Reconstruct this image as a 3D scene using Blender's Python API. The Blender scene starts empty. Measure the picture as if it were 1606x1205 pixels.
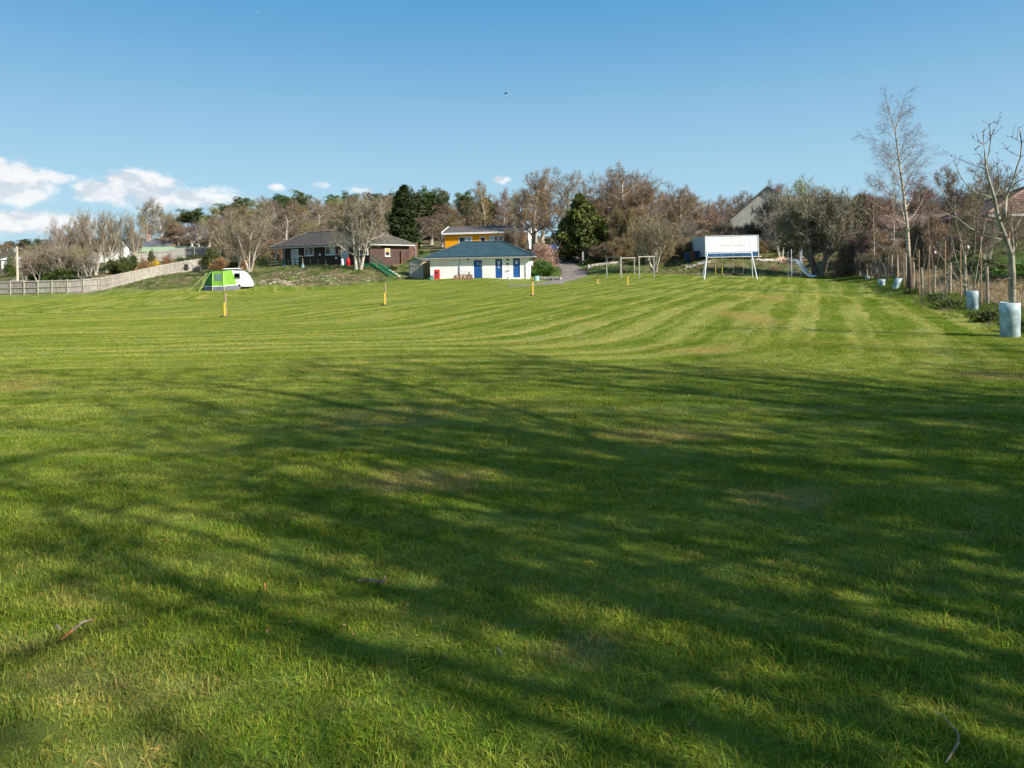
import bpy, math, random
import numpy as np
from mathutils import Vector, Matrix
R = math.radians
random.seed(7)
SC = bpy.context.scene
COL = SC.collection

# ------------------------------------------------------------------ camera
F, CX, CY, CAMZ = 1070.0, 803.0, 411.0, 1.75       # focal length (px of the 1606 px photo), principal point, eye height
ROLL = R(1.0); CR, SR = math.cos(ROLL), math.sin(ROLL)
cam_d = bpy.data.cameras.new('camera'); cam = bpy.data.objects.new('camera', cam_d); COL.objects.link(cam)
cam_d.sensor_width = 36; cam_d.lens = F / 1606 * 36; cam_d.clip_start = 0.05; cam_d.clip_end = 6000
cam_d.shift_y = -(602.5 - CY) / 1606
cam.matrix_world = Matrix(((CR, SR, 0, 0), (0, 0, -1, 0), (-SR, CR, 0, CAMZ), (0, 0, 0, 1)))
SC.camera = cam
# ------------------------------------------------------------------ light, sky, exposure
SUN_EL, SUN_AZ = R(35), R(123)                       # azimuth from +Y, clockwise
sdir = Vector((math.sin(SUN_AZ) * math.cos(SUN_EL), math.cos(SUN_AZ) * math.cos(SUN_EL), math.sin(SUN_EL)))
ld = bpy.data.lights.new('sun', 'SUN'); ld.energy = 5.0; ld.angle = R(0.53); ld.color = (1.0, 0.95, 0.87)
sun = bpy.data.objects.new('sun', ld); COL.objects.link(sun)
sun.rotation_euler = (-sdir).to_track_quat('-Z', 'Y').to_euler(); sun.location = (20, -20, 40)
SC.view_settings.view_transform = 'Standard'; SC.view_settings.look = 'None'
SC.view_settings.gamma = 1; SC.view_settings.use_curve_mapping = False
SC.view_settings.exposure = 0.74
SKY_STRENGTH = 0.08

class NT:
    """tiny node helper"""
    def __init__(s, tree): s.t = tree; s.n = tree.nodes; s.l = tree.links
    def node(s, ty, **kw):
        n = s.n.new(ty)
        for k, v in kw.items(): setattr(n, k, v)
        return n
    def put(s, sock, v):
        if isinstance(v, bpy.types.NodeSocket): s.l.new(v, sock)
        elif v is not None:
            if hasattr(sock, 'default_value') and isinstance(v, (tuple, list)) and len(v) == 3 and len(sock.default_value) == 4: v = (*v, 1)
            sock.default_value = v
    def m(s, op, a, b=None, c=None, clamp=False):
        n = s.node('ShaderNodeMath', operation=op); n.use_clamp = clamp
        s.put(n.inputs[0], a)
        if b is not None: s.put(n.inputs[1], b)
        if c is not None: s.put(n.inputs[2], c)
        return n.outputs[0]
    def noise(s, vec, scale, detail=3, rough=.5, out=0, dist=0):
        n = s.node('ShaderNodeTexNoise'); s.put(n.inputs['Vector'], vec); n.inputs['Scale'].default_value = scale
        n.inputs['Detail'].default_value = detail; n.inputs['Roughness'].default_value = rough; n.inputs['Distortion'].default_value = dist
        return n.outputs[out]
    def mix(s, f, a, b, mode='MIX'):
        n = s.node('ShaderNodeMix', data_type='RGBA', blend_type=mode); s.put(n.inputs[0], f); s.put(n.inputs[6], a); s.put(n.inputs[7], b)
        return n.outputs[2]
    def ss(s, v, lo, hi):
        n = s.node('ShaderNodeMapRange', interpolation_type='SMOOTHSTEP'); s.put(n.inputs[0], v)
        n.inputs[1].default_value = lo; n.inputs[2].default_value = hi
        return n.outputs[0]
    def xyz(s, v):
        n = s.node('ShaderNodeSeparateXYZ'); s.put(n.inputs[0], v); return n.outputs
    def vec(s, x, y, z):
        n = s.node('ShaderNodeCombineXYZ'); s.put(n.inputs[0], x); s.put(n.inputs[1], y); s.put(n.inputs[2], z); return n.outputs[0]

w = bpy.data.worlds.new('World'); SC.world = w; w.use_nodes = True
nt = NT(w.node_tree); w.node_tree.nodes.clear()
sky = nt.node('ShaderNodeTexSky', sky_type='NISHITA'); sky.sun_disc = False; sky.sun_elevation = SUN_EL; sky.sun_rotation = SUN_AZ
sky.air_density = 1.0; sky.dust_density = 0.6; sky.ozone_density = 2.2; sky.altitude = 100
tc = nt.node('ShaderNodeTexCoord'); gx, gy, gz = nt.xyz(tc.outputs['Generated'])[:3]
az = nt.m('ARCTAN2', gx, gy); el = nt.m('ARCSINE', gz)
cv = nt.vec(nt.m('MULTIPLY', az, 1.0), nt.m('MULTIPLY', el, 1.7), 0.3)
n1 = nt.noise(cv, 15, 8, .58); n2 = nt.noise(nt.vec(az, nt.m('MULTIPLY', nt.m('ADD', el, .012), 1.7), 0.3), 15, 5, .55)
def pxdir(px, py):
    u, v = px - CX, CY - py
    x, z = (u * CR + v * SR) / F, (-u * SR + v * CR) / F
    return x, z
def pxaz(px, py):
    x, z = pxdir(px, py); return math.atan2(x, 1), math.atan2(z, math.hypot(x, 1))
CLOUDS = [(10, 285, 60, 32, 1), (65, 278, 45, 14, .8), (150, 300, 32, 16, .9), (225, 290, 48, 20, 1.1), (270, 312, 95, 20, .9), (40, 348, 110, 20, .8), (330, 300, 35, 14, .6),
          (435, 293, 15, 8, .75), (508, 290, 18, 8, .7), (570, 298, 30, 9, .55), (640, 300, 40, 8, .5), (786, 282, 18, 8, .9), (885, 184, 18, 4, .35), (380, 20, 60, 26, .22), (1570, 172, 40, 6, .18), (1240, 130, 30, 8, .15)]
field = None
for px, py, wx, wy, s in CLOUDS:
    a0, e0 = pxaz(px, py)
    dx = nt.m('DIVIDE', nt.m('SUBTRACT', az, a0), wx / F); dy = nt.m('DIVIDE', nt.m('SUBTRACT', el, e0), wy / F)
    g = nt.m('MULTIPLY', nt.m('EXPONENT', nt.m('MULTIPLY', nt.m('ADD', nt.m('MULTIPLY', dx, dx), nt.m('MULTIPLY', dy, dy)), -.8)), s)
    field = g if field is None else nt.m('MAXIMUM', field, g)
# the same low cumulus goes on all round the horizon to the left and behind the camera
band = nt.m('MULTIPLY', nt.ss(el, .16, .05), nt.m('MULTIPLY', nt.ss(nt.noise(nt.vec(az, 0, 0), 1.4, 2), .42, .62), nt.ss(nt.m('ABSOLUTE', az), .7, .95)))
field = nt.m('MAXIMUM', field, nt.m('MULTIPLY', band, .8))
n3 = nt.noise(cv, 70, 5, .6)
dens = nt.ss(nt.m('ADD', nt.m('ADD', field, nt.m('MULTIPLY', nt.m('SUBTRACT', n1, .5), 1.1)), nt.m('MULTIPLY', nt.m('SUBTRACT', n3, .5), .55)), .32, .74)
dens = nt.m('MULTIPLY', dens, nt.ss(field, .03, .12))
shade = nt.ss(nt.m('ADD', nt.m('SUBTRACT', n1, n2), nt.m('MULTIPLY', nt.m('SUBTRACT', n3, .5), .10)), -.09, .07)
cc = nt.mix(shade, (5.0, 5.5, 6.1), (7.2, 7.3, 7.4))
grad = nt.mix(nt.ss(el, .02, .42), (3.25, 5.35, 6.7), (.66, 2.75, 5.3))        # clear spring sky: deeper blue with height, all round
sd = nt.node('ShaderNodeVectorMath', operation='DOT_PRODUCT'); nt.l.new(tc.outputs['Generated'], sd.inputs[0]); sd.inputs[1].default_value = sdir
haz = nt.mix(nt.m('MULTIPLY', nt.ss(sd.outputs['Value'], 1.0, .15), .85), nt.mix(1, sky.outputs[0], (.9, .82, .74), 'MULTIPLY'), grad)   # towards the sun the plain daylight sky
colr = nt.mix(nt.m('MULTIPLY', dens, .93), haz, cc)
bg = nt.node('ShaderNodeBackground'); nt.put(bg.inputs[0], colr); bg.inputs[1].default_value = SKY_STRENGTH
wo = nt.node('ShaderNodeOutputWorld'); nt.l.new(bg.outputs[0], wo.inputs[0])

# ------------------------------------------------------------------ placement helpers
def W(px, py, d):
    x, z = pxdir(px, py); return Vector((x * d, d, CAMZ + z * d))
# terrain control points: (px, py, distance) seen in the photograph
CT = [(0,463,87),(80,461,86),(165,458,84),(230,456,74),(300,456,68),(345,458,60),(400,452,68),(480,450,69),(560,449,69),(620,444,69),(680,439,69),
 (760,440.5,67.5),(840,441,67),(800,449,61),(900,447,60),(960,438,61),(1027,438,58),(1100,439,56.5),(1200,438,56.5),(1270,437,56.5),(1340,436,55),
 (300,432,84),(250,434,86),(200,447,92),(270,431,100),(330,421,105),(100,432,120),(20,434,125),(180,418,125),
 (400,428,78),(440,423,77),(480,423,76),(560,423,76),(600,428,74.5),(625,437,73),(520,418,83),(440,418,90),(600,412,88),(380,424,90),(420,414,100),
 (655,437,74),(655,418,84),(640,402,94),(700,392,92),(830,392,90),(855,430,74),(855,440,69),
 (890,430,74),(888,416,84),(885,405,92),(880,396,104),(880,393,112),(915,412,84),(935,419,76),(1000,419,75),(1025,428,70),(1060,424,71),
 (1100,433,60.5),(1200,433,60.5),(1300,432,59.5),(1100,410,71),(1150,409,70),(1190,408,71),(1270,411,68),(1310,425,62),(1350,430,57),(1380,437,50),
 (1600,382,45),(1500,388,50),(1420,392,58),(1606,425,30),(1520,430,36),(1440,432,46),
 (250,388,220),(400,358,230),(550,350,240),(700,362,230),(860,390,220),(1000,378,220),(1200,375,200),(1400,380,200),(1600,380,200),(200,404,150),(100,412,190),(0,412,190),
 (0,386,700),(100,380,650),(400,378,150),(550,376,150),(640,374,150),(760,378,150),(1000,390,130),(1200,386,130),(1380,393,105),(1550,384,105),(-300,415,200),(1900,385,120)]
cps = [tuple(W(*c)) for c in CT]
for yy in (-60, -30, 0, 10, 20, 30, 42, 52):
    for xx in (-70, -50, -35, -20, -8, 4, 14, 26):
        if xx > 14 and yy > 30: continue
        cps.append((xx, yy, 0.0195 * min(xx, 0)))
cps += [(16, 22, 0), (20, 31, 0), (24, 45, 0), (60, 0, 1.0), (60, -60, .5), (40, 10, .6), (-150, 30, -3), (-150, 120, -3), (-90, 60, -1.7),
        (-1500, 2500, 60), (0, 2500, 50), (1500, 2500, 60), (0, 700, 18), (700, 600, 20), (-900, 400, 6), (-300, 300, 3), (300, 300, 14), (400, -400, 0), (-400, -400, 0)]
cpa = np.array(cps); KC = 3.0
def kern(d2): return np.sqrt(d2 + KC * KC)
_A = kern(((cpa[:, None, :2] - cpa[None, :, :2]) ** 2).sum(-1))
_n = len(cpa); _M = np.zeros((_n + 1, _n + 1)); _M[:_n, :_n] = _A - 0.02 * np.eye(_n); _M[:_n, _n] = 1; _M[_n, :_n] = 1
_w = np.linalg.solve(_M, np.append(cpa[:, 2], 0))
def Hn(x, y):
    x = np.asarray(x, float).ravel(); y = np.asarray(y, float).ravel(); out = np.empty(len(x))
    for i in range(0, len(x), 20000):
        d2 = (x[i:i+20000, None] - cpa[None, :, 0]) ** 2 + (y[i:i+20000, None] - cpa[None, :, 1]) ** 2
        out[i:i+20000] = kern(d2) @ _w[:-1] + _w[-1]
    return out
def H(x, y): return float(Hn([x], [y])[0])
def G(px, py, dmin=1.5, dmax=130):
    """first point where the view ray meets the ground"""
    x, z = pxdir(px, py); ds = np.geomspace(dmin, dmax, 500)
    below = np.nonzero(CAMZ + z * ds < Hn(x * ds, ds))[0]
    if not len(below): d = dmax
    else:
        i = max(below[0], 1); a, b = ds[i-1], ds[i]
        for _ in range(12):
            m_ = (a + b) / 2
            if CAMZ + z * m_ < H(x * m_, m_): b = m_
            else: a = m_
        d = b
    return Vector((x * d, d, H(x * d, d)))
def T(px, d):
    x = pxdir(px, 411)[0] * d; return Vector((x, d, H(x, d)))

# ------------------------------------------------------------------ materials
def M(name, col, rough=.8, var=.18, scale=6, bump=0, metal=0, col2=None, spec=.3, rnd=0, trans=0, attr=None, stretch=None):
    m = bpy.data.materials.new(name); m.use_nodes = True; k = NT(m.node_tree); b = m.node_tree.nodes['Principled BSDF']
    co = k.node('ShaderNodeTexCoord').outputs['Object']
    if stretch:
        mp = k.node('ShaderNodeMapping'); mp.inputs['Scale'].default_value = stretch; k.l.new(co, mp.inputs[0]); co = mp.outputs[0]
    n = k.noise(co, scale, 5, .6)
    c2 = col2 or tuple(c * (1 - var) for c in col); c1 = col if col2 else tuple(c * (1 + var) for c in col)
    c = k.mix(k.ss(n, .35, .65), c2, c1)
    if attr:
        at = k.node('ShaderNodeAttribute', attribute_name=attr); c = k.mix(1, c, at.outputs['Color'], 'MULTIPLY')
    if rnd:
        oi = k.node('ShaderNodeObjectInfo'); hs = k.node('ShaderNodeHueSaturation')
        k.put(hs.inputs['Value'], k.m('ADD', 1 - rnd, k.m('MULTIPLY', oi.outputs['Random'], 2 * rnd)))
        k.put(hs.inputs['Hue'], k.m('ADD', .5 - .02, k.m('MULTIPLY', k.m('FRACT', k.m('MULTIPLY', oi.outputs['Random'], 7.3)), .04)))
        k.put(hs.inputs['Saturation'], k.m('ADD', .8, k.m('MULTIPLY', k.m('FRACT', k.m('MULTIPLY', oi.outputs['Random'], 3.7)), .4)))
        k.put(hs.inputs['Color'], c); c = hs.outputs[0]
    k.put(b.inputs['Base Color'], c); b.inputs['Roughness'].default_value = rough; b.inputs['Metallic'].default_value = metal
    b.inputs['Specular IOR Level'].default_value = spec
    if bump:
        bp = k.node('ShaderNodeBump'); bp.inputs['Strength'].default_value = bump; bp.inputs['Distance'].default_value = .02
        k.put(bp.inputs['Height'], k.noise(co, scale * 4, 4, .6)); k.l.new(bp.outputs[0], b.inputs['Normal'])
    if trans:
        tr = k.node('ShaderNodeBsdfTranslucent'); k.put(tr.inputs[0], c); mx = k.node('ShaderNodeMixShader'); mx.inputs[0].default_value = trans
        k.l.new(b.outputs[0], mx.inputs[1]); k.l.new(tr.outputs[0], mx.inputs[2]); k.l.new(mx.outputs[0], m.node_tree.nodes['Material Output'].inputs[0])
    return m

# lawn colour as a function of the place on the field: mowing rounds, dry patches, moss
TX, TY = .4066, .9136                                   # direction of the boundary fence
def lawn_group():
    g = bpy.data.node_groups.new('lawn_colour', 'ShaderNodeTree'); g.interface.new_socket('Color', in_out='OUTPUT', socket_type='NodeSocketColor')
    g.interface.new_socket('Dry', in_out='OUTPUT', socket_type='NodeSocketFloat')
    k = NT(g); go = k.node('NodeGroupOutput'); P = k.node('ShaderNodeNewGeometry').outputs['Position']; x, y, z = k.xyz(P)[:3]
    flat = k.vec(x, y, 0)
    wob = k.m('MULTIPLY', k.m('SUBTRACT', k.noise(flat, .12, 2), .5), .6)
    wob2 = k.m('MULTIPLY', k.m('SUBTRACT', k.noise(flat, 1.1, 2), .5), .45)
    a = k.m('ADD', k.m('MULTIPLY', k.m('SUBTRACT', x, 15.7), -TY), k.m('MULTIPLY', k.m('SUBTRACT', y, 22.6), TX))
    b = k.m('MULTIPLY', k.m('ADD', k.m('SUBTRACT', y, 8.0), k.m('MULTIPLY', x, .10)), 1.5)
    c = k.m('ADD', k.m('MULTIPLY', k.m('ADD', x, 60), .75), k.m('MULTIPLY', y, .25))
    sm = k.node('ShaderNodeMath', operation='SMOOTH_MIN'); k.put(sm.inputs[0], a); k.put(sm.inputs[1], b); sm.inputs[2].default_value = 4
    sm2 = k.node('ShaderNodeMath', operation='SMOOTH_MIN'); k.put(sm2.inputs[0], sm.outputs[0]); k.put(sm2.inputs[1], c); sm2.inputs[2].default_value = 8
    u = k.m('ADD', k.m('ADD', sm2.outputs[0], wob), wob2)
    per = 1.3; ph = k.m('DIVIDE', u, per); cell = k.m('FLOOR', ph); fr = k.m('SUBTRACT', ph, cell)
    wn = k.node('ShaderNodeTexWhiteNoise', noise_dimensions='1D'); k.put(wn.inputs['W'], cell)
    tri = k.m('SINE', k.m('MULTIPLY', u, 2 * math.pi / 1.3))
    strength = k.m('ADD', .22, k.m('MULTIPLY', k.ss(y, 4, 16), .78))
    s1 = k.m('MULTIPLY', k.m('MULTIPLY', k.ss(tri, -.5, .5), strength), k.ss(k.noise(k.vec(k.m('MULTIPLY', u, .35), k.m('MULTIPLY', y, .12), 3.3), 1.6, 4, .65), .34, .62))
    fine = k.noise(k.vec(k.m('MULTIPLY', u, 2.6), k.m('MULTIPLY', k.m('ADD', k.m('MULTIPLY', x, TX), k.m('MULTIPLY', y, TY)), .12), k.m('MULTIPLY', x, .10)), 1.0, 3, .6)
    streak = k.m('MULTIPLY', k.ss(fine, .46, .66), strength)
    edge = k.m('MULTIPLY', k.ss(k.m('ABSOLUTE', k.m('SUBTRACT', fr, .5)), .36, .5), k.ss(k.noise(k.vec(k.m('MULTIPLY', cell, 3.1), k.m('MULTIPLY', x, .16), k.m('MULTIPLY', y, .16)), 1.3, 2), .45, .62))
    big = k.noise(flat, .22, 4, .6); mid = k.noise(flat, 1.3, 4, .6); fin = k.noise(flat, 14, 4, .7)
    c_ = k.mix(k.ss(big, .35, .65), (.150, .222, .016), (.240, .290, .034))
    c_ = k.mix(k.m('MULTIPLY', k.ss(mid, .35, .7), .5), c_, (.085, .165, .008))
    c_ = k.mix(k.m('MULTIPLY', k.ss(k.noise(flat, 3.2, 5, .7), .50, .68), .5), c_, (.30, .32, .06))
    c_ = k.mix(k.m('MULTIPLY', k.ss(k.noise(k.vec(y, x, 5), 4.6, 4, .7), .52, .66), .45), c_, (.055, .115, .006))
    c_ = k.mix(k.m('MULTIPLY', s1, k.m('ADD', .24, k.m('MULTIPLY', k.ss(a, 18, 8), .24))), c_, (.46, .45, .155))  # mowing stripes: lighter and darker sheen of leaning blades put into the colour
    c_ = k.mix(k.m('MULTIPLY', k.m('MULTIPLY', k.m('SUBTRACT', 1, s1), strength), .25), c_, (.085, .165, .010))
    c_ = k.mix(k.m('MULTIPLY', streak, .5), c_, (.43, .42, .12))
    c_ = k.mix(k.m('MULTIPLY', k.m('MULTIPLY', edge, strength), .62), c_, (.50, .44, .15))
    dry = k.ss(k.m('ADD', k.noise(k.vec(k.m('MULTIPLY', x, .55), y, 7.7), .55, 3, .6), k.m('MULTIPLY', k.m('SUBTRACT', k.noise(flat, 5, 3, .7), .5), .25)), .60, .76)
    spots = None
    for sx, sy, rx, ry in [(-.75, 5.6, .9, .45), (1.95, 5.0, .6, .35), (1.55, 6.9, 1.0, .45), (-3.2, 3.0, .35, .22), (-3.55, 2.2, .3, .2), (6.8, 20, 1.0, 4), (10.6, 29, .8, 5), (3.6, 13, 1.2, .7), (.3, 3.1, .3, .2), (2.9, 3.5, .4, .2), (6.9, 9.8, .9, .6)]:
        qx = k.m('DIVIDE', k.m('SUBTRACT', x, sx), rx); qy = k.m('DIVIDE', k.m('SUBTRACT', y, sy), ry)
        e = k.m('EXPONENT', k.m('MULTIPLY', k.m('ADD', k.m('MULTIPLY', qx, qx), k.m('MULTIPLY', qy, qy)), -1)); spots = e if spots is None else k.m('MAXIMUM', spots, e)
    spots = k.ss(k.m('ADD', spots, k.m('MULTIPLY', k.m('SUBTRACT', k.noise(flat, 3.5, 6, .75), .5), 1.9)), .35, 1.15)
    dry = k.m('MAXIMUM', k.m('MULTIPLY', dry, .6), spots)
    c_ = k.mix(k.m('MULTIPLY', dry, .75), c_, (.40, .31, .11))
    c_ = k.mix(k.m('MULTIPLY', k.ss(fin, .4, .75), .35), c_, k.mix(.5, c_, (.25, .28, .05)))
    k.put(go.inputs[0], c_); k.put(go.inputs[1], dry)
    return g
LG = lawn_group()

def ground_mat():
    m = bpy.data.materials.new('ground'); m.use_nodes = True; k = NT(m.node_tree); b = m.node_tree.nodes['Principled BSDF']
    lg = k.node('ShaderNodeGroup'); lg.node_tree = LG
    P = k.node('ShaderNodeNewGeometry').outputs['Position']
    at = k.node('ShaderNodeAttribute', attribute_name='rough_cover'); rr, gg, bb = [o for o in k.node('ShaderNodeSeparateColor').outputs][:3]
    sep = rr.node; k.l.new(at.outputs['Color'], sep.inputs[0])
    soil = k.mix(.35, lg.outputs[0], (.05, .06, .015))
    nA = k.noise(P, .35, 4, .65); nB = k.noise(P, 1.7, 5, .65); nC = k.noise(P, 7, 4, .7)
    rough = k.mix(k.ss(nA, .42, .58), (.20, .15, .075), (.085, .12, .025))
    rough = k.mix(k.m('MULTIPLY', k.ss(nB, .5, .7), .8), rough, (.13, .105, .06))
    rough = k.mix(k.m('MULTIPLY', k.ss(nC, .52, .72), .6), rough, (.055, .05, .025))
    bank = k.mix(k.ss(nB, .38, .6), (.16, .125, .06), (.10, .085, .04))
    bank = k.mix(k.m('MULTIPLY', k.ss(nA, .45, .6), .75), bank, (.10, .15, .03))
    bank = k.mix(k.m('MULTIPLY', k.ss(nC, .55, .7), .6), bank, (.42, .36, .28))
    rough = k.mix(k.ss(k.xyz(P)[1], 105, 150), rough, k.mix(k.ss(nC, .35, .65), (.06, .05, .03), (.13, .105, .06)))
    c = k.mix(rr, soil, rough); c = k.mix(gg, c, bank)
    green = k.mix(k.ss(nB, .35, .65), (.045, .085, .018), (.12, .15, .045)); c = k.mix(bb, c, green)
    k.put(b.inputs['Base Color'], c); b.inputs['Roughness'].default_value = .95; b.inputs['Specular IOR Level'].default_value = .1
    bp = k.node('ShaderNodeBump'); bp.inputs['Strength'].default_value = .8; bp.inputs['Distance'].default_value = .04
    k.put(bp.inputs['Height'], k.noise(P, 22, 5, .7)); k.l.new(bp.outputs[0], b.inputs['Normal'])
    return m

def blade_mat(name, use_lawn=True, base=(.2, .16, .08)):
    m = bpy.data.materials.new(name); m.use_nodes = True; k = NT(m.node_tree); b = m.node_tree.nodes['Principled BSDF']
    at = k.node('ShaderNodeAttribute', attribute_name='tint')
    if use_lawn:
        lg = k.node('ShaderNodeGroup'); lg.node_tree = LG; c = lg.outputs[0]
    else:
        P = k.node('ShaderNodeNewGeometry').outputs['Position']; c = k.mix(k.ss(k.noise(P, .5, 3), .4, .6), tuple(v * .75 for v in base), tuple(v * 1.25 for v in base))
    c = k.mix(1, c, at.outputs['Color'], 'MULTIPLY')
    k.put(b.inputs['Base Color'], c); b.inputs['Roughness'].default_value = .6; b.inputs['Specular IOR Level'].default_value = .1
    tr = k.node('ShaderNodeBsdfTranslucent'); k.put(tr.inputs[0], k.mix(1, c, (1.1, 1.2, .6), 'MULTIPLY')); mx = k.node('ShaderNodeMixShader'); mx.inputs[0].default_value = .32
    k.l.new(b.outputs[0], mx.inputs[1]); k.l.new(tr.outputs[0], mx.inputs[2]); k.l.new(mx.outputs[0], m.node_tree.nodes['Material Output'].inputs[0])
    return m

# ------------------------------------------------------------------ mesh helpers
def mesh_np(name, V, quads=None, tris=None, mat=None, tint=None, smooth=False):
    me = bpy.data.meshes.new(name); V = np.asarray(V, np.float32)
    q = np.asarray(quads if quads is not None else np.zeros((0, 4)), np.int32).reshape(-1, 4); t = np.asarray(tris if tris is not None else np.zeros((0, 3)), np.int32).reshape(-1, 3)
    me.vertices.add(len(V)); me.vertices.foreach_set('co', V.ravel())
    me.loops.add(q.size + t.size); me.loops.foreach_set('vertex_index', np.concatenate([q.ravel(), t.ravel()]))
    me.polygons.add(len(q) + len(t))
    me.polygons.foreach_set('loop_start', np.concatenate([np.arange(len(q)) * 4, q.size + np.arange(len(t)) * 3]).astype(np.int32))
    if smooth: me.polygons.foreach_set('use_smooth', np.ones(len(q) + len(t), bool))
    if tint is not None:
        a = me.color_attributes.new('tint', 'FLOAT_COLOR', 'POINT'); tt = np.ones((len(V), 4), np.float32); tt[:, :3] = tint; a.data.foreach_set('color', tt.ravel())
    me.update(calc_edges=True)
    if mat: me.materials.append(mat)
    return me

class MB:
    def __init__(s): s.v = []; s.f = []
    def add(s, vs, fs, mtx=None):
        o = len(s.v); s.v += [tuple(mtx @ Vector(v)) if mtx else tuple(v) for v in vs]; s.f += [tuple(i + o for i in f) for f in fs]; return s
    def box(s, x0, y0, z0, x1, y1, z1, mtx=None):
        vs = [(x0,y0,z0),(x1,y0,z0),(x1,y1,z0),(x0,y1,z0),(x0,y0,z1),(x1,y0,z1),(x1,y1,z1),(x0,y1,z1)]
        return s.add(vs, [(0,3,2,1),(4,5,6,7),(0,1,5,4),(1,2,6,5),(2,3,7,6),(3,0,4,7)], mtx)
    def beam(s, a, b, wd, h=None, up=(0, 0, 1)):
        a, b = Vector(a), Vector(b); h = h or wd; d = (b - a); L = d.length; d.normalize(); up = Vector(up)
        if abs(d.dot(up)) > .98: up = Vector((1, 0, 0))
        sx = d.cross(up).normalized(); u = sx.cross(d)
        m = Matrix(((sx.x, d.x, u.x, a.x), (sx.y, d.y, u.y, a.y), (sx.z, d.z, u.z, a.z), (0, 0, 0, 1)))
        return s.box(-wd/2, 0, -h/2, wd/2, L, h/2, m)
    def tube(s, pts, r, n=6, caps=True):
        pts = [Vector(p) for p in pts]; rs = r if isinstance(r, (list, tuple)) else [r] * len(pts); o = len(s.v)
        for i, p in enumerate(pts):
            d = (pts[min(i+1, len(pts)-1)] - pts[max(i-1, 0)]).normalized(); ref = Vector((0, 0, 1)) if abs(d.z) < .9 else Vector((1, 0, 0))
            u = d.cross(ref).normalized(); v = d.cross(u)
            for j in range(n):
                a = 2 * math.pi * j / n; s.v.append(tuple(p + (u * math.cos(a) + v * math.sin(a)) * rs[i]))
        for i in range(len(pts) - 1):
            for j in range(n): s.f.append((o+i*n+j, o+i*n+(j+1)%n, o+(i+1)*n+(j+1)%n, o+(i+1)*n+j))
        if caps: s.f.append(tuple(o+j for j in range(n))[::-1]); s.f.append(tuple(o+(len(pts)-1)*n+j for j in range(n)))
        return s
    def quad(s, a, b, c, d): return s.add([a, b, c, d], [(0, 1, 2, 3)])
    def slab(s, a, b, c, d, t):
        """four corners (ccw seen from outside) thickened inwards by t"""
        a, b, c, d = map(Vector, (a, b, c, d)); n = (b - a).cross(d - a)
        if n.length < 1e-9: n = (c - a).cross(d - a)
        n.normalize(); lo = [v - n * t for v in (a, b, c, d)]
        return s.add([a, b, c, d] + lo, [(0,1,2,3),(7,6,5,4),(0,4,5,1),(1,5,6,2),(2,6,7,3),(3,7,4,0)])
    def prism(s, prof, y0, y1):
        """profile (x,z) points extruded along y"""
        n = len(prof); vs = [(x, y0, z) for x, z in prof] + [(x, y1, z) for x, z in prof]
        return s.add(vs, [tuple(range(n)), tuple(range(2*n-1, n-1, -1))] + [(i, i+n, (i+1)%n+n, (i+1)%n) for i in range(n)])
    def build(s, name, mat, parent=None, smooth=False, bevel=0):
        me = bpy.data.meshes.new(name); me.from_pydata(s.v, [], s.f); me.materials.append(mat)
        if smooth: me.polygons.foreach_set('use_smooth', [True] * len(me.polygons))
        me.update(); o = bpy.data.objects.new(name, me); COL.objects.link(o)
        if parent: o.parent = parent
        if bevel:
            md = o.modifiers.new('bevel', 'BEVEL'); md.width = bevel; md.segments = 2; md.limit_method = 'ANGLE'
        return o
def thing(name, label, cat, loc=(0, 0, 0), rz=0, group=None):
    o = bpy.data.objects.new(name, None); COL.objects.link(o); o.location = loc; o.rotation_euler = (0, 0, rz); o.empty_display_size = .3
    o['label'] = label; o['category'] = cat
    if group: o['group'] = group
    return o
def tag(o, label=None, cat=None, group=None, kind=None):
    for kk, v in (('label', label), ('category', cat), ('group', group), ('kind', kind)):
        if v: o[kk] = v
    return o
def link(name, me, parent=None):
    o = bpy.data.objects.new(name, me); COL.objects.link(o)
    if parent: o.parent = parent
    return o
def copy_tree(o, parent=None):
    c = o.copy(); COL.objects.link(c)
    if parent: c.parent = parent
    for ch in list(o.children): copy_tree(ch, c)
    return c

# ------------------------------------------------------------------ ground sheet
EDGE = [G(*p) for p in [(-60,465),(0,463),(80,461),(165,459),(215,457),(300,455.5),(385,453),(440,450.5),(520,449.5),(600,447),(640,441)]]
def field_mask(x, y):
    """1 inside the mown field"""
    pxs = CX + F * x / np.maximum(y, .1)
    ep = [-900, -60, 0, 80, 165, 230, 300, 385, 440, 520, 600, 640, 680, 760, 840, 900, 940, 1000, 1027, 1060, 1100, 1200, 1300, 1345, 1380, 1500]
    ed = [ 92,  90, 87, 86, 84,  75,  71, 69.5, 69.5, 69.5, 70.5, 73,  76, 76, 73, 72, 73, 71, 66, 64, 60.5, 60.5, 60, 58, 52, 48]
    lim = np.interp(pxs, ep, ed); lim = np.where(y < 1, 60, lim)
    fx = 15.7 + (y - 22.6) * .376 - 1.2
    return np.clip((lim - y) / 1.2 + .5, 0, 1) * np.clip((fx - x) / .5 + .5, 0, 1)
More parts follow.
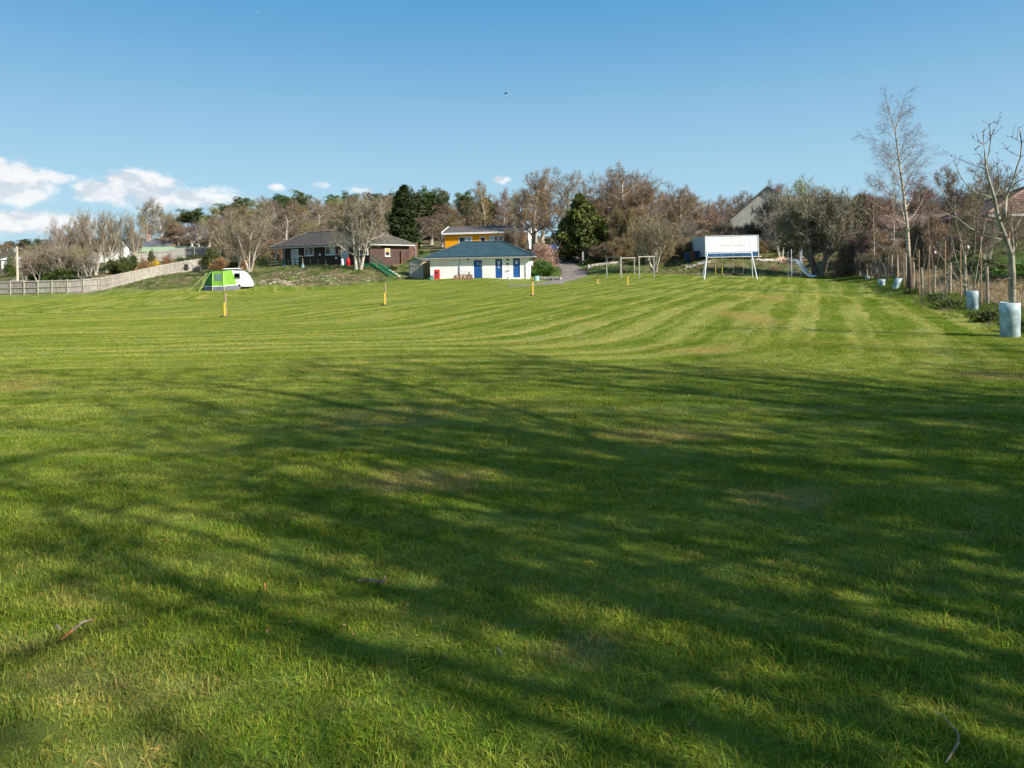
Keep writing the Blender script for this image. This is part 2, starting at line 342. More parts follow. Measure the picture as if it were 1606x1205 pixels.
def build_ground():
    ys = np.concatenate([[-500, -200, -100, -60, -40, -25, -15, -8, -4, -2], np.linspace(-1, 12, 40), np.linspace(12.5, 60, 90), np.linspace(60.4, 130, 170), np.geomspace(131.5, 3500, 90)])
    nx = 420; us = np.sinh(np.linspace(-1, 1, nx) * 1.6) / np.sinh(1.6)
    X = []; Y = []
    for y in ys:
        half = max(60, 1.4 * abs(y) + 20) * (1.0 if y > 0 else 2); X.append(us * half); Y.append(np.full(nx, y))
    X = np.array(X); Y = np.array(Y); Z = Hn(X, Y).reshape(X.shape)
    fm = field_mask(X.ravel(), Y.ravel()).reshape(X.shape)
    rng = np.random.default_rng(3)
    Z += (1 - fm) * (np.sin(X * 1.3 + Y * .7) * np.sin(Y * 1.1 - X * .4)) * .06
    Z += fm * .02 * np.sin(X * .9 + 1.3 * np.sin(Y * .5)) * np.sin(Y * .8)
    nr, nc = X.shape; idx = np.arange(nr * nc).reshape(nr, nc)
    q = np.stack([idx[:-1, :-1], idx[:-1, 1:], idx[1:, 1:], idx[1:, :-1]], -1).reshape(-1, 4)
    me = mesh_np('ground', np.stack([X, Y, Z], -1).reshape(-1, 3), quads=q, mat=ground_mat(), smooth=True)
    a = me.color_attributes.new('rough_cover', 'FLOAT_COLOR', 'POINT'); c = np.ones((nr * nc, 4), np.float32)
    xf, yf = X.ravel(), Y.ravel(); pxs = CX + F * xf / np.maximum(yf, .1); f = fm.ravel()
    bankm = ((pxs > 170) & (pxs < 330) & (yf > 72) & (yf < 90)) | ((pxs > 375) & (pxs < 610) & (yf > 68) & (yf < 78)) | ((pxs > 1040) & (pxs < 1345) & (yf > 58) & (yf < 70) & (yf > 0))
    greenm = ((pxs > 1440) & (pxs < 1800) & (yf > 27) & (yf < 60)) | ((pxs > 600) & (pxs < 700) & (yf > 70) & (yf < 100)) | ((pxs > 840) & (pxs < 1060) & (yf > 60) & (yf < 82)) | ((pxs > 340) & (pxs < 600) & (yf > 76) & (yf < 84)) | (yf < -2)
    c[:, 0] = (1 - f); c[:, 1] = bankm * (1 - f); c[:, 2] = greenm * (1 - f)
    a.data.foreach_set('color', c.ravel())
    o = link('ground', me); tag(o, kind='structure', label='grassy ground rising from the mown field to the wooded hill')
build_ground()

# ------------------------------------------------------------------ driveway
M_ASPH = M('asphalt', (.20, .165, .14), .9, .2, 2.5, .5)
M_STONE = M('stone', (.34, .31, .26), .9, .35, 3, .5)
def driveway():
    left = [(797,448.6),(830,446.6),(853,443.4),(868,440),(878,435),(882,429),(879,422),(874,417),(871,413)]
    right = [(797,449.9),(830,448.9),(860,446.8),(885,443),(905,438),(921,433),(922,427),(912,421),(902,415)]
    Ls = [G(*p) for p in left]; Rs = [G(*p) for p in right]
    Ls += [T(869, 92), T(866, 100), T(864, 110), T(862, 125)]; Rs += [T(905, 92), T(908, 100), T(912, 110), T(918, 125)]
    V = []; n = 8
    for i in range(len(Ls) - 1):
        for s in range(6):
            t = s / 6; a = Ls[i].lerp(Ls[i+1], t); b = Rs[i].lerp(Rs[i+1], t)
            for j in range(n + 1):
                p = a.lerp(b, j / n); V.append((p.x, p.y, H(p.x, p.y) + .07 * (0.15 if j in (0, n) else 1)))
    rows = len(V) // (n + 1); q = [(r*(n+1)+j, r*(n+1)+j+1, (r+1)*(n+1)+j+1, (r+1)*(n+1)+j) for r in range(rows - 1) for j in range(n)]
    tag(link('driveway', mesh_np('driveway', V, quads=q, mat=M_ASPH, smooth=True)), kind='structure', label='grey tarmac driveway curving up behind the white building')
driveway()

# ------------------------------------------------------------------ trees
def nrm(a): return a / np.maximum(np.linalg.norm(a, axis=-1, keepdims=True), 1e-9)
def perp(t, rng=None):
    ref = np.where(np.abs(t[..., 2:3]) < .9, np.array([0, 0, 1.]), np.array([1., 0, 0])); u = nrm(np.cross(t, ref)); return u, np.cross(t, u)
def grow(rng, P, D, L, nseg, wob, up):
    """N polylines: points (N,nseg+1,3) and tangents"""
    N = len(P); pts = np.empty((N, nseg + 1, 3)); tan = np.empty_like(pts); pts[:, 0] = P; tan[:, 0] = D; d = D
    for i in range(nseg):
        d = nrm(d + wob * rng.normal(size=(N, 3)) + np.array([0, 0, up])); pts[:, i+1] = pts[:, i] + d * (L / nseg)[:, None]; tan[:, i+1] = d
    return pts, tan
def kids(rng, pts, tan, L, Rr, m, t0, t1, ang, spread, ratio, taper, rrat, rmin):
    """children of each polyline"""
    N, S = pts.shape[:2]; t = t0 + (t1 - t0) * (np.arange(m)[None] + rng.uniform(.1, .9, (N, m))) / m
    f = t * (S - 1); i = np.minimum(f.astype(int), S - 2); w_ = (f - i)[..., None]; ar = np.arange(N)[:, None]
    P = pts[ar, i] * (1 - w_) + pts[ar, i+1] * w_; tg = tan[ar, i+1]
    u, v = perp(tg); az_ = np.arange(m)[None] * 2.4 + rng.uniform(0, 6.28, (N, 1)) + rng.normal(size=(N, m)) * .4
    a = R(ang) + R(spread) * rng.normal(size=(N, m))
    D = nrm(np.cos(a)[..., None] * tg + np.sin(a)[..., None] * (np.cos(az_)[..., None] * u + np.sin(az_)[..., None] * v))
    LL = L[:, None] * ratio * (1 - taper * t) * rng.uniform(.7, 1.2, (N, m)); RR = np.maximum(Rr[:, None] * (1 - .75 * t) * rrat, rmin)
    return P.reshape(-1, 3), D.reshape(-1, 3), LL.ravel(), RR.ravel()
def tubes(pts, Rr, sides, tipfrac=.25):
    """all polylines as tapered tubes -> verts, quads"""
    N, S = pts.shape[:2]; d = np.empty_like(pts); d[:, 1:-1] = pts[:, 2:] - pts[:, :-2]; d[:, 0] = pts[:, 1] - pts[:, 0]; d[:, -1] = pts[:, -1] - pts[:, -2]; d = nrm(d)
    u, v = perp(nrm(d.mean(1) + 1e-6)); u = u[:, None]; u = nrm(u - (u * d).sum(-1, keepdims=True) * d); v = np.cross(d, u)
    a = np.arange(sides) * 2 * np.pi / sides; r = Rr[:, None] * np.linspace(1, tipfrac, S)[None]
    ring = pts[:, :, None] + r[:, :, None, None] * (np.cos(a)[None, None, :, None] * u[:, :, None] + np.sin(a)[None, None, :, None] * v[:, :, None])
    idx = np.arange(N * S * sides).reshape(N, S, sides); nx = np.roll(idx, -1, axis=2)
    q = np.stack([idx[:, :-1], nx[:, :-1], nx[:, 1:], idx[:, 1:]], -1).reshape(-1, 4)
    return ring.reshape(-1, 3), q
def spikes(rng, P, D, L, r):
    """finest twigs: bent thin blades, two triangles each"""
    s = nrm(np.cross(D, rng.normal(size=P.shape))) * r[:, None]; mid = P + D * L[:, None] * .55; tip = P + nrm(D + .35 * rng.normal(size=P.shape)) * L[:, None]
    V = np.stack([P - s, P + s, mid + s * .8, mid - s * .8, tip], 1).reshape(-1, 3); o = np.arange(len(P)) * 5
    return V, np.stack([o, o+1, o+2, o+3], -1), np.stack([o+3, o+2, o+4], -1)
class Acc:
    def __init__(s): s.V = []; s.Q = []; s.T = []; s.n = 0; s.C = []
    def add(s, V, Q=None, T_=None, C=None):
        if Q is not None and len(Q): s.Q.append(Q + s.n)
        if T_ is not None and len(T_): s.T.append(T_ + s.n)
        s.V.append(V); s.n += len(V); s.C.append(np.ones((len(V), 3)) if C is None else C)
    def mesh(s, name, mat, tint=False, smooth=False):
        if not s.V: return None
        return mesh_np(name, np.concatenate(s.V), np.concatenate(s.Q) if s.Q else None, np.concatenate(s.T) if s.T else None, mat, np.concatenate(s.C) if tint else None, smooth)

def bare_tree(name, seed, bark, twig, stems=1, trunk=(.24, .17), height=10, lean=.08, l1=(9, .25, 1, 48, 10, .52, .35), l2=(7, .15, 1, 42, 12, .55, .35), l3=(7, .1, 1, 42, 14, .5, .3), tw=(9, .45, .010), up=(.02, .07, .09, .06), wob=.14, trunk_frac=.72, buds=0, bud_tint=None):
    """meshes (trunk with limbs, crown of branches and twigs) for a leafless tree about `height` tall"""
    rng = np.random.default_rng(seed); tr = Acc(); cr = Acc()
    L0 = np.full(stems, height * trunk_frac) * rng.uniform(.85, 1, stems); a = np.arange(stems) * 6.28 / max(stems, 1) + rng.uniform(0, 6)
    off = 0.12 if stems > 1 else 0; tilt = lean if stems == 1 else lean + .22
    P0 = np.stack([np.cos(a) * off, np.sin(a) * off, np.full(stems, -.15)], -1); D0 = nrm(np.stack([np.cos(a) * tilt, np.sin(a) * tilt, np.ones(stems)], -1))
    r0 = np.full(stems, trunk[0] / math.sqrt(stems)); p0, t0 = grow(rng, P0, D0, L0, 10, .055, up[0])
    V, Q = tubes(p0, r0, 8, .3); tr.add(V, Q)
    fl, fq = tubes(p0[:, :2], r0 * 1.35, 8, .72); tr.add(fl, fq)                         # root flare
    P, D, L, Rr = kids(rng, p0, t0, L0, r0, *l1[:7], .5, .03)
    # tip shoot
    P = np.concatenate([P, p0[:, -1]]); D = np.concatenate([D, t0[:, -1]]); L = np.concatenate([L, L0 * .38]); Rr = np.concatenate([Rr, r0 * .32])
    p1, t1 = grow(rng, P, D, L, 7, wob, up[1]); V, Q = tubes(p1, Rr, 6, .25); tr.add(V, Q)
    P, D, L2, R2 = kids(rng, p1, t1, L, Rr, *l2[:7], .6, .016)
    p2, t2 = grow(rng, P, D, L2, 5, wob * 1.2, up[2]); V, Q = tubes(p2, R2, 4, .3); cr.add(V, Q)
    P, D, L3, R3 = kids(rng, p2, t2, L2, R2, *l3[:7], .6, .009); L3 = np.maximum(L3, .35)
    p3, t3 = grow(rng, P, D, L3, 3, wob * 1.3, up[3]); V, Q = tubes(p3, R3, 3, .4); cr.add(V, Q)
    m, tl, trd = tw
    P, D, L4, R4 = kids(rng, p3, t3, np.full(len(L3), 1.), R3, m, .1, 1, 38, 14, 1, 0, .5, .001)
    L4 = tl * rng.uniform(.5, 1.3, len(L4)); V, q, t = spikes(rng, P, D, L4, np.full(len(P), trd)); cr.add(V, q, t)
    if buds:
        sel = rng.random(len(P)) < buds; bp = (P + D * L4[:, None])[sel]; k = len(bp)
        a_, b_, c_ = (bp + rng.normal(size=(k, 3)) * .035 for _ in range(3)); cr.add(np.stack([a_, b_, c_], 1).reshape(-1, 3), None, np.arange(3 * k).reshape(-1, 3))
    allv = np.concatenate(cr.V); h = allv[:, 2].max(); wd = np.percentile(np.hypot(allv[:, 0], allv[:, 1]), 97) * 2
    return dict(name=name, trunk=tr.mesh('trunk', bark, smooth=True), crown=cr.mesh('crown', twig), h=float(h), w=float(wd), crown_name='crown')

def leafy(rng, acc, C, rad, n, size, tints, droop=0, elong=1.0):
    """n leaf triangles (sprays) scattered in clumps centred on C with radius rad"""
    k = len(C); ci = rng.integers(0, k, n); u = nrm(rng.normal(size=(n, 3))); rr = rng.uniform(.35, 1, (n, 1)) ** .5
    p = C[ci] + u * rr * rad[ci][:, None] * np.array([1, 1, .75]); d = nrm(u + .6 * rng.normal(size=(n, 3)) + np.array([0, 0, -droop]))
    s = nrm(np.cross(d, rng.normal(size=(n, 3)))); sz = size * rng.uniform(.6, 1.4, (n, 1))
    V = np.stack([p - s * sz * .35, p + s * sz * .35, p + d * sz * elong], 1).reshape(-1, 3)
    tn = np.repeat(tints[ci] * rng.uniform(.75, 1.25, (n, 1)), 3, axis=0); acc.add(V, None, np.arange(3 * n).reshape(-1, 3), tn)

def pine(name, seed, bark, leaf, height=14, spread=2.6, base=.5):
    rng = np.random.default_rng(seed); tr = Acc(); cr = Acc()
    p0, t0 = grow(rng, np.array([[0, 0, -.2]]), np.array([[.04, .02, 1.]]), np.array([height * .95]), 10, .03, .03); V, Q = tubes(p0, np.array([.22]), 7, .25); tr.add(V, Q)
    P, D, L, Rr = kids(rng, p0, t0, np.array([height]), np.array([.22]), 26, base, 1, 72, 12, .27 * spread / 2.6, .35, .35, .03)
    p1, t1 = grow(rng, P, D, L, 5, .14, .09); V, Q = tubes(p1, Rr, 5, .3); tr.add(V, Q)
    C = np.concatenate([p1[:, i] for i in (2, 3, 4, 5)]); C = C + rng.normal(size=C.shape) * .25; rad = rng.uniform(.45, .95, len(C))
    tint = np.ones((len(C), 3)) * rng.uniform(.6, 1.3, (len(C), 1)); leafy(rng, cr, C, rad, 9000, .22, tint, 0, 1.3)
    allv = np.concatenate(cr.V)
    return dict(name=name, trunk=tr.mesh('trunk', bark, smooth=True), crown=cr.mesh('crown', leaf, tint=True), h=float(allv[:, 2].max()), w=float(np.percentile(np.hypot(allv[:, 0], allv[:, 1]), 97) * 2), crown_name='crown')
def conifer(name, seed, bark, leaf, height=10, width=5, tops=((0, 0, 1.),), n=16000, power=.7, low=.05, size=.28, droop=.5, prof=None):
    """dense evergreen: drooping sprays on layered boughs round one or more leaders"""
    rng = np.random.default_rng(seed); tr = Acc(); cr = Acc(); Cs = []; Rs_ = []
    for tx, ty, th in tops:
        hh = height * th; p0 = np.array([[[tx, ty, -.2], [tx, ty, hh * .5], [tx, ty, hh * .97]]]); V, Q = tubes(p0, np.array([.2]), 6, .15); tr.add(V, Q)
        nb = int(150 * th); z = low * hh + (1 - low) * hh * rng.random(nb) ** .9; rmax = width / 2 * ((1 - z / hh) ** power if prof is None else np.interp(z / hh, *prof)) * rng.uniform(.5, 1.15, nb); az_ = rng.uniform(0, 6.28, nb)
        for f in (.35, .65, .95):
            Cs.append(np.stack([tx + np.cos(az_) * rmax * f, ty + np.sin(az_) * rmax * f, z - .12 * rmax * f + .1 * f], -1)); Rs_.append(np.maximum(.16, .2 * rmax ** .5 * rng.uniform(.8, 1.3, nb)) * width / 5)
        P = np.stack([np.full(nb, tx), np.full(nb, ty), z], -1); D = nrm(np.stack([np.cos(az_), np.sin(az_), np.full(nb, .05)], -1)); p1, _ = grow(rng, P, D, rmax * .9, 3, .05, -.02); V, Q = tubes(p1, np.full(nb, .03), 3, .3); tr.add(V, Q)
    C = np.concatenate(Cs); rad = np.concatenate(Rs_); tint = np.ones((len(C), 3)) * rng.uniform(.55, 1.4, (len(C), 1)); leafy(rng, cr, C, rad, n, size, tint, droop, 1.5)
    allv = np.concatenate(cr.V)
    return dict(name=name, trunk=tr.mesh('trunk', bark), crown=cr.mesh('crown', leaf, tint=True), h=float(allv[:, 2].max()), w=float(np.percentile(np.hypot(allv[:, 0], allv[:, 1]), 97) * 2), crown_name='crown')
def bush(name, seed, bark, leaf, height=1.6, width=2, n=5000, size=.09, clumps=60, twigs=True):
    rng = np.random.default_rng(seed); tr = Acc(); cr = Acc()
    a = rng.uniform(0, 6.28, 14); D = nrm(np.stack([np.cos(a) * .6, np.sin(a) * .6, np.ones(14)], -1)); P = np.zeros((14, 3)); P[:, :2] = rng.normal(size=(14, 2)) * .08 * width
    L = height * rng.uniform(.6, 1.05, 14); p0, t0 = grow(rng, P, D, L, 5, .12, .03); V, Q = tubes(p0, np.full(14, .03), 4, .3); tr.add(V, Q)
    P1, D1, L1, R1 = kids(rng, p0, t0, L, np.full(14, .03), 10, .2, 1, 45, 12, .4, .3, .5, .006); p1, t1 = grow(rng, P1, D1, L1, 3, .15, .05); V, Q = tubes(p1, R1, 3, .3); tr.add(V, Q)
    u = nrm(rng.normal(size=(clumps, 3))); u[:, 2] = np.abs(u[:, 2]); C = u * rng.uniform(.35, .95, (clumps, 1)) * np.array([width / 2, width / 2, height * .8]); C[:, 2] += .12 * height
    rad = rng.uniform(.14, .28, clumps) * width * .7; tint = np.ones((clumps, 3)) * rng.uniform(.55, 1.4, (clumps, 1)); leafy(rng, cr, C, rad, n, size, tint, -.2, 1.2)
    allv = np.concatenate(cr.V)
    return dict(name=name, trunk=tr.mesh('stem', bark), crown=cr.mesh('foliage', leaf, tint=True), h=float(allv[:, 2].max()), w=float(np.percentile(np.hypot(allv[:, 0], allv[:, 1]), 97) * 2), crown_name='foliage', trunk_name='stem')

def plant(pr, loc, h, wd, rz, label, cat='tree', group=None, sx=None):
    o = thing(pr['name'], label, cat, loc, rz, group); o.scale = (wd / pr['w'], wd / pr['w'], h / pr['h'])
    link(pr.get('trunk_name', 'trunk'), pr['trunk'], o)
    if pr['crown']: link(pr['crown_name'], pr['crown'], o)
    return o
def plant_px(pr, px, d, top, wpx, label, cat='tree', group=None, base=None, rz=None):
    """stands on the terrain at picture column px and distance d; top is the row its crown reaches"""
    p = W(px, base, d) if base else T(px, d); p.z = H(p.x, p.y); zt = W(px, top, d).z
    return plant(pr, p, max(zt - p.z, .4), wpx / F * d, random.uniform(0, 6.28) if rz is None else rz, label, cat, group)

B_GREY = M('bark_grey', (.36, .32, .26), .9, .3, 5, .4, rnd=.12); B_PALE = M('bark_pale', (.44, .39, .30), .9, .3, 5, .4); B_DARK = M('bark_dark', (.17, .145, .11), .9, .4, 5, .4)
B_RED = M('bark_pine', (.30, .17, .10), .9, .35, 4, .4)
TW_TAN = M('twig_tan', (.225, .168, .10), .9, .25, .6, rnd=.14); TW_GREY = M('twig_lichen', (.245, .205, .14), .9, .3, .6, rnd=.1); TW_RED = M('twig_reddish', (.215, .15, .10), .9, .25, .6, rnd=.12)
TW_DARK = M('twig_dark', (.23, .20, .15), .9, .3, .6, rnd=.1); TW_BUD = M('twig_budding', (.27, .27, .13), .9, .25, .6, rnd=.1); TW_COP = M('twig_copper', (.27, .185, .12), .9, .25, .6, rnd=.08)
L_PINE = M('needles_pine', (.085, .115, .040), .7, .3, .8, attr='tint', rnd=.12, trans=.15); L_CYP = M('foliage_cypress', (.035, .062, .014), .75, .35, .8, attr='tint', trans=.15)
L_YEW = M('foliage_yew', (.095, .115, .022), .75, .35, .8, attr='tint', trans=.15); L_OLIVE = M('foliage_olive', (.10, .11, .035), .8, .3, 1, attr='tint', rnd=.15, trans=.2)
L_BRIGHT = M('foliage_bright', (.09, .17, .025), .6, .25, 2, attr='tint', trans=.3); L_BROOM = M('foliage_broom', (.065, .09, .02), .8, .3, 2, attr='tint', rnd=.15, trans=.15)
L_GOLD = M('flowers_yellow', (.62, .42, .03), .7, .35, 3, attr='tint', trans=.2); L_RUST = M('foliage_rust', (.30, .17, .07), .8, .3, 2, attr='tint', trans=.2); L_COPPER = M('buds_copper', (.42, .25, .18), .8, .25, 2, attr='tint', trans=.2)

P_ASH = [bare_tree('bare_tree', s, B_GREY, TW_TAN, height=10, trunk_frac=.62, l1=(11, .22, 1, 44, 10, .56, .35)) for s in (11, 12, 13)]
P_BEECH = [bare_tree('beech_tree', s, B_GREY, TW_RED, height=13, trunk_frac=.6, trunk=(.35, .2), l1=(14, .18, 1, 50, 12, .62, .25), l2=(8, .15, 1, 42, 12, .5, .3), l3=(8, .1, 1, 42, 14, .45, .3), tw=(9, .5, .011), buds=.35) for s in (21, 22)]
P_LICH = [bare_tree('lichen_tree', s, B_PALE, TW_GREY, height=7, trunk_frac=.4, stems=3, trunk=(.20, .12), l1=(8, .3, 1, 38, 12, .85, .3), l2=(7, .15, 1, 42, 12, .5, .3), l3=(6, .1, 1, 44, 14, .5, .3), tw=(6, .30, .007), lean=.05) for s in (31, 32)]
P_POLE = [bare_tree('willow_tree', s, B_PALE, TW_GREY, height=9, trunk_frac=.75, stems=6, l1=(8, .25, 1, 26, 8, .38, .3), l2=(6, .15, 1, 32, 10, .55, .3), l3=(6, .1, 1, 32, 12, .5, .3), tw=(6, .36, .008), up=(.03, .1, .12, .1), lean=.0) for s in (41, 42)]
P_SCRUB = [bare_tree('bare_shrub', s, B_DARK, TW_TAN, height=4, trunk_frac=.5, stems=7, trunk=(.12, .08), l1=(6, .15, 1, 40, 14, .6, .3), l2=(6, .15, 1, 42, 12, .6, .3), l3=(6, .1, 1, 42, 14, .6, .3), tw=(8, .3, .008), lean=.3) for s in (51, 52, 53)]
P_ORCH = [bare_tree('spreading_tree', s, B_DARK, TW_DARK, height=7, trunk_frac=.32, stems=4, trunk=(.42, .2), l1=(8, .3, 1, 42, 12, 1.2, .3), l2=(8, .15, 1, 46, 14, .5, .3), l3=(7, .1, 1, 46, 14, .5, .3), tw=(10, .32, .009), up=(.0, .04, .05, .04), lean=.25) for s in (61,)]
P_BUD = [bare_tree('budding_tree', 71, B_GREY, TW_BUD, height=9, trunk_frac=.6, buds=.6)]
P_COP = [bare_tree('copper_tree', 72, B_GREY, TW_COP, height=9, trunk_frac=.7, l1=(14, .15, 1, 60, 10, .4, .5), buds=.4)]
P_PINE = [pine('scots_pine', s, B_RED, L_PINE, base=b) for s, b in ((81, .45), (82, .6), (83, .5))]
P_CYP = conifer('cypress_tree', 91, B_DARK, L_CYP, 10, 4.2, ((-1.1, 0, .95), (0, .3, 1.), (1.1, -.3, .9)), 30000, .6, .02, .24, .1)
P_YEW = conifer('yew_tree', 92, B_DARK, L_YEW, 9, 6.6, ((0, 0, 1.), (-1.5, .3, .72), (1.7, -.3, .80), (.6, .5, .9)), 34000, .42, .14, .30, 1.0, ((.1, .25, .5, .75, 1), (.35, .8, 1, .62, .06)))
P_OLIVE = [conifer('evergreen_tree', s, B_DARK, L_OLIVE, 8, 5, ((0, 0, 1.),), 9000, .5, .15, .3, .2) for s in (93,)]
P_BR = bush('broom_bush', 101, B_DARK, L_BROOM); P_GOLD = bush('gorse_bush', 102, B_DARK, L_GOLD, n=3500); P_RUST = bush('rust_bush', 103, B_DARK, L_RUST, n=3500)
P_COPB = bush('copper_bush', 104, B_GREY, L_COPPER, 3.2, 3, 6000, .10, 90); P_LAUR = bush('laurel_bush', 105, B_DARK, L_BRIGHT, 2, 2.6, 7000, .13, 90)

# skyline of the wood and the rows of trees that make it
SKY_X = [0, 60, 85, 100, 130, 180, 200, 215, 250, 270, 330, 345, 360, 400, 430, 450, 480, 520, 560, 600, 640, 680, 710, 740, 770, 800, 830, 860, 900, 930, 960, 1000, 1025, 1060, 1100, 1140, 1155, 1180, 1200, 1250, 1300, 1350, 1400, 1440, 1480, 1520, 1560, 1620, 1700]
SKY_Y = [378, 376, 345, 330, 320, 320, 326, 310, 310, 332, 326, 305, 316, 306, 300, 300, 303, 298, 300, 300, 298, 300, 303, 288, 284, 288, 268, 262, 262, 268, 258, 260, 280, 284, 298, 302, 296, 302, 290, 282, 290, 300, 300, 292, 285, 285, 280, 280, 285]
def skyline(px): return float(np.interp(px, SKY_X, SKY_Y)) - 5
rr = random.Random(5)
WHERE = ((200, 'left of the slate roofed cottage'), (290, 'above the slate roofed cottage'), (350, 'above the green awning'), (430, 'above the teardrop caravan'), (500, 'above the left part of the brown bungalow'), (570, 'above the ridge of the brown bungalow'), (640, 'above the right end of the brown bungalow'), (700, 'between the cypress clump and the yellow house'), (780, 'above the left part of the yellow house'), (870, 'above the right part of the yellow house'), (960, 'just right of the dark yew'), (1010, 'above the left wooden frames'), (1080, 'between wooden frames and box trailer'), (1140, 'above the left end of the box trailer'), (1220, 'beside the pale gable'), (1300, 'above the slide'), (1360, 'at the far corner of the field'), (1440, 'behind the tall birch'), (1510, 'left of the brown roofed house'), (9999, 'behind the brown roofed house'))
KIND = {'bare_tree': 'bare grey brown', 'beech_tree': 'reddish bare beech', 'lichen_tree': 'pale lichen covered', 'budding_tree': 'yellow green budding', 'copper_tree': 'copper twigged', 'evergreen_tree': 'olive evergreen', 'scots_pine': 'dark green pine', 'bare_shrub': 'tangled bare brown', 'willow_tree': 'pale many stemmed'}
def lab(pr, px, what, row): return KIND[pr['name']] + ' ' + what + ' ' + next(w_ for x_, w_ in WHERE if px < x_) + ', ' + row
for px in list(range(250, 730, 17)):                                   # far row on the hill: pines and ash
    d = rr.uniform(185, 225); t = skyline(px) + rr.uniform(0, 12)
    if rr.random() < .5 and px > 300: plant_px(P_PINE[px % 3], px + rr.uniform(-5, 5), d, t, rr.uniform(34, 46), lab(P_PINE[0], px, 'tree', 'on the skyline'), group='pines along the hilltop')
    else: plant_px((P_ASH + P_BUD)[px % 4], px + rr.uniform(-5, 5), d, t + 4, rr.uniform(36, 52), lab((P_ASH + P_BUD)[px % 4], px, 'tree', 'on the skyline'), group='bare trees on the hill')
for row, (d0, d1, drop) in enumerate(((140, 165, 14), (112, 132, 34))):
    for px in range(60 if row else 150, 860, 15):
        if row == 1 and (130 < px < 345 or 690 < px < 850): continue
        if row == 0 and px < 270: continue
        d = rr.uniform(d0, d1); t = skyline(px) + drop + rr.uniform(-4, 16)
        pr = rr.choice(P_ASH + P_ASH + P_BUD + P_COP + (P_OLIVE if row == 0 else P_ASH))
        plant_px(pr, px + rr.uniform(-6, 6), d, t, rr.uniform(44, 66), lab(pr, px, 'tree', ('middle row', 'front row')[row]), group='bare trees in the wood left of the driveway')
for px in range(190, 620, 22):                                         # undergrowth along the foot of the hill
    plant_px(rr.choice(P_SCRUB), px + rr.uniform(-8, 8), rr.uniform(172, 185) if px < 345 else rr.uniform(100, 112), rr.uniform(370, 380), rr.uniform(34, 50), lab(P_SCRUB[0], px, 'scrub', 'low down'), 'shrub', 'scrub at the foot of the wood')
# wood right of the driveway
for row, (d0, d1, drop) in enumerate(((150, 170, 6), (100, 118, 22), (82, 92, 62))):
    for px in range(935 if row else 960, 1420, 22):
        if row == 2 and 1080 < px < 1235: 
            d0, d1 = 84, 90
        if row == 1 and 1130 < px < 1225: continue
        d = rr.uniform(d0, d1); t = skyline(px) + drop + rr.uniform(-4, 18)
        pr = rr.choice([P_BEECH[0], P_BEECH[1], P_ASH[0], P_COP[0]] if row < 2 else P_SCRUB + P_SCRUB + P_LICH + P_COP)
        plant_px(pr, px + rr.uniform(-6, 6), d, t, rr.uniform(50, 74) if row < 2 else rr.uniform(40, 60), lab(pr, px, 'tree', ('back row', 'middle row', 'front row')[row]), group='bare trees in the wood right of the driveway')
for px in range(925, 1420, 17):
    d = rr.uniform(76, 84) if not 1085 < px < 1200 else rr.uniform(79, 86)
    plant_px(rr.choice(P_SCRUB), px, d, rr.uniform(368, 384), rr.uniform(34, 52), lab(P_SCRUB[0], px, 'scrub', 'low down'), 'shrub', 'scrub along the back of the play area')
for px in range(1350, 1640, 20):                                        # beyond the right boundary, behind the houses
    d = rr.uniform(95, 115); plant_px(rr.choice([P_BEECH[0], P_ASH[1], P_ASH[2], P_COP[0]]), px + rr.uniform(-6, 6), d, skyline(px) + rr.uniform(0, 16), rr.uniform(55, 80), lab(P_ASH[0], px, 'tree', 'far behind the fence'), group='bare trees behind the right hand house')
for px in range(-30, 270, 13):                                         # far hillside on the left
    plant_px(rr.choice([P_ASH[0], P_ASH[1], P_COP[0], P_PINE[0]]), px + rr.uniform(-4, 4), rr.uniform(430, 640), 375 - px * .02 + rr.uniform(-1, 4), rr.uniform(18, 28), 'tiny dark tree on the far hill at the left edge', group='trees on the far hill')
# single trees one can tell apart
def tp(pr, *a, **k): return plant_px(pr, *a, **k)
for i, (px, top, wd) in enumerate(((88, 345, 46), (108, 332, 44), (130, 322, 46), (150, 322, 44), (168, 320, 46), (186, 330, 40), (66, 372, 40), (48, 384, 36))):
    tp(P_POLE[i % 2], px, 112 + 3 * (i % 3), top, wd, ('third from the left', 'fourth from the left', 'fifth from the left', 'third from the right', 'second from the right', 'rightmost', 'second from the left', 'leftmost')[i] + ' of the many stemmed pale willows behind the timber fence', group='willows behind the left fence')
for n_, (px, top, wd) in enumerate(((38, 390, 34), (60, 388, 40), (82, 380, 44), (104, 376, 44), (124, 380, 40), (140, 392, 34))):
    tp(P_LICH[px % 2], px, 105, top, wd, ('leftmost', 'second from the left', 'third from the left', 'fourth from the left', 'fifth from the left', 'rightmost')[n_] + ' of the low pale trees close behind the timber fence', group='low trees behind the left fence')
tp(P_ASH[0], 230, 165, 306, 52, 'tall bare tree with a rounded fan of twigs above the slate roofed house')
tp(P_POLE[0], 214, 118, 322, 34, 'slim white stemmed bare tree before the slate roofed house')
tp(P_LICH[0], 372, 84, 338, 60, 'pale multi stemmed bare tree just behind the teardrop caravan')
tp(P_POLE[1], 392, 80, 320, 66, 'tallest cluster of grey stems behind the blue water carrier')
tp(P_ASH[1], 448, 106, 312, 78, 'grey bare tree rising behind the left end of the brown bungalow')
tp(P_LICH[1], 562, 76, 291, 98, 'large pale bare tree with forked trunk on the mound before the brown bungalow')
tp(P_CYP, 632, 98, 288, 66, 'dense dark green cypress clump behind the right end of the brown bungalow')
for n_, (px, top, wd) in enumerate(((655, 291, 28), (676, 290, 30), (693, 293, 32))):
    tp(P_PINE[px % 3], px, 150, top, wd, ('left', 'middle', 'right')[n_] + ' one of three tall dark tufted pines right of the cypress clump', group='three pines right of the cypress clump')
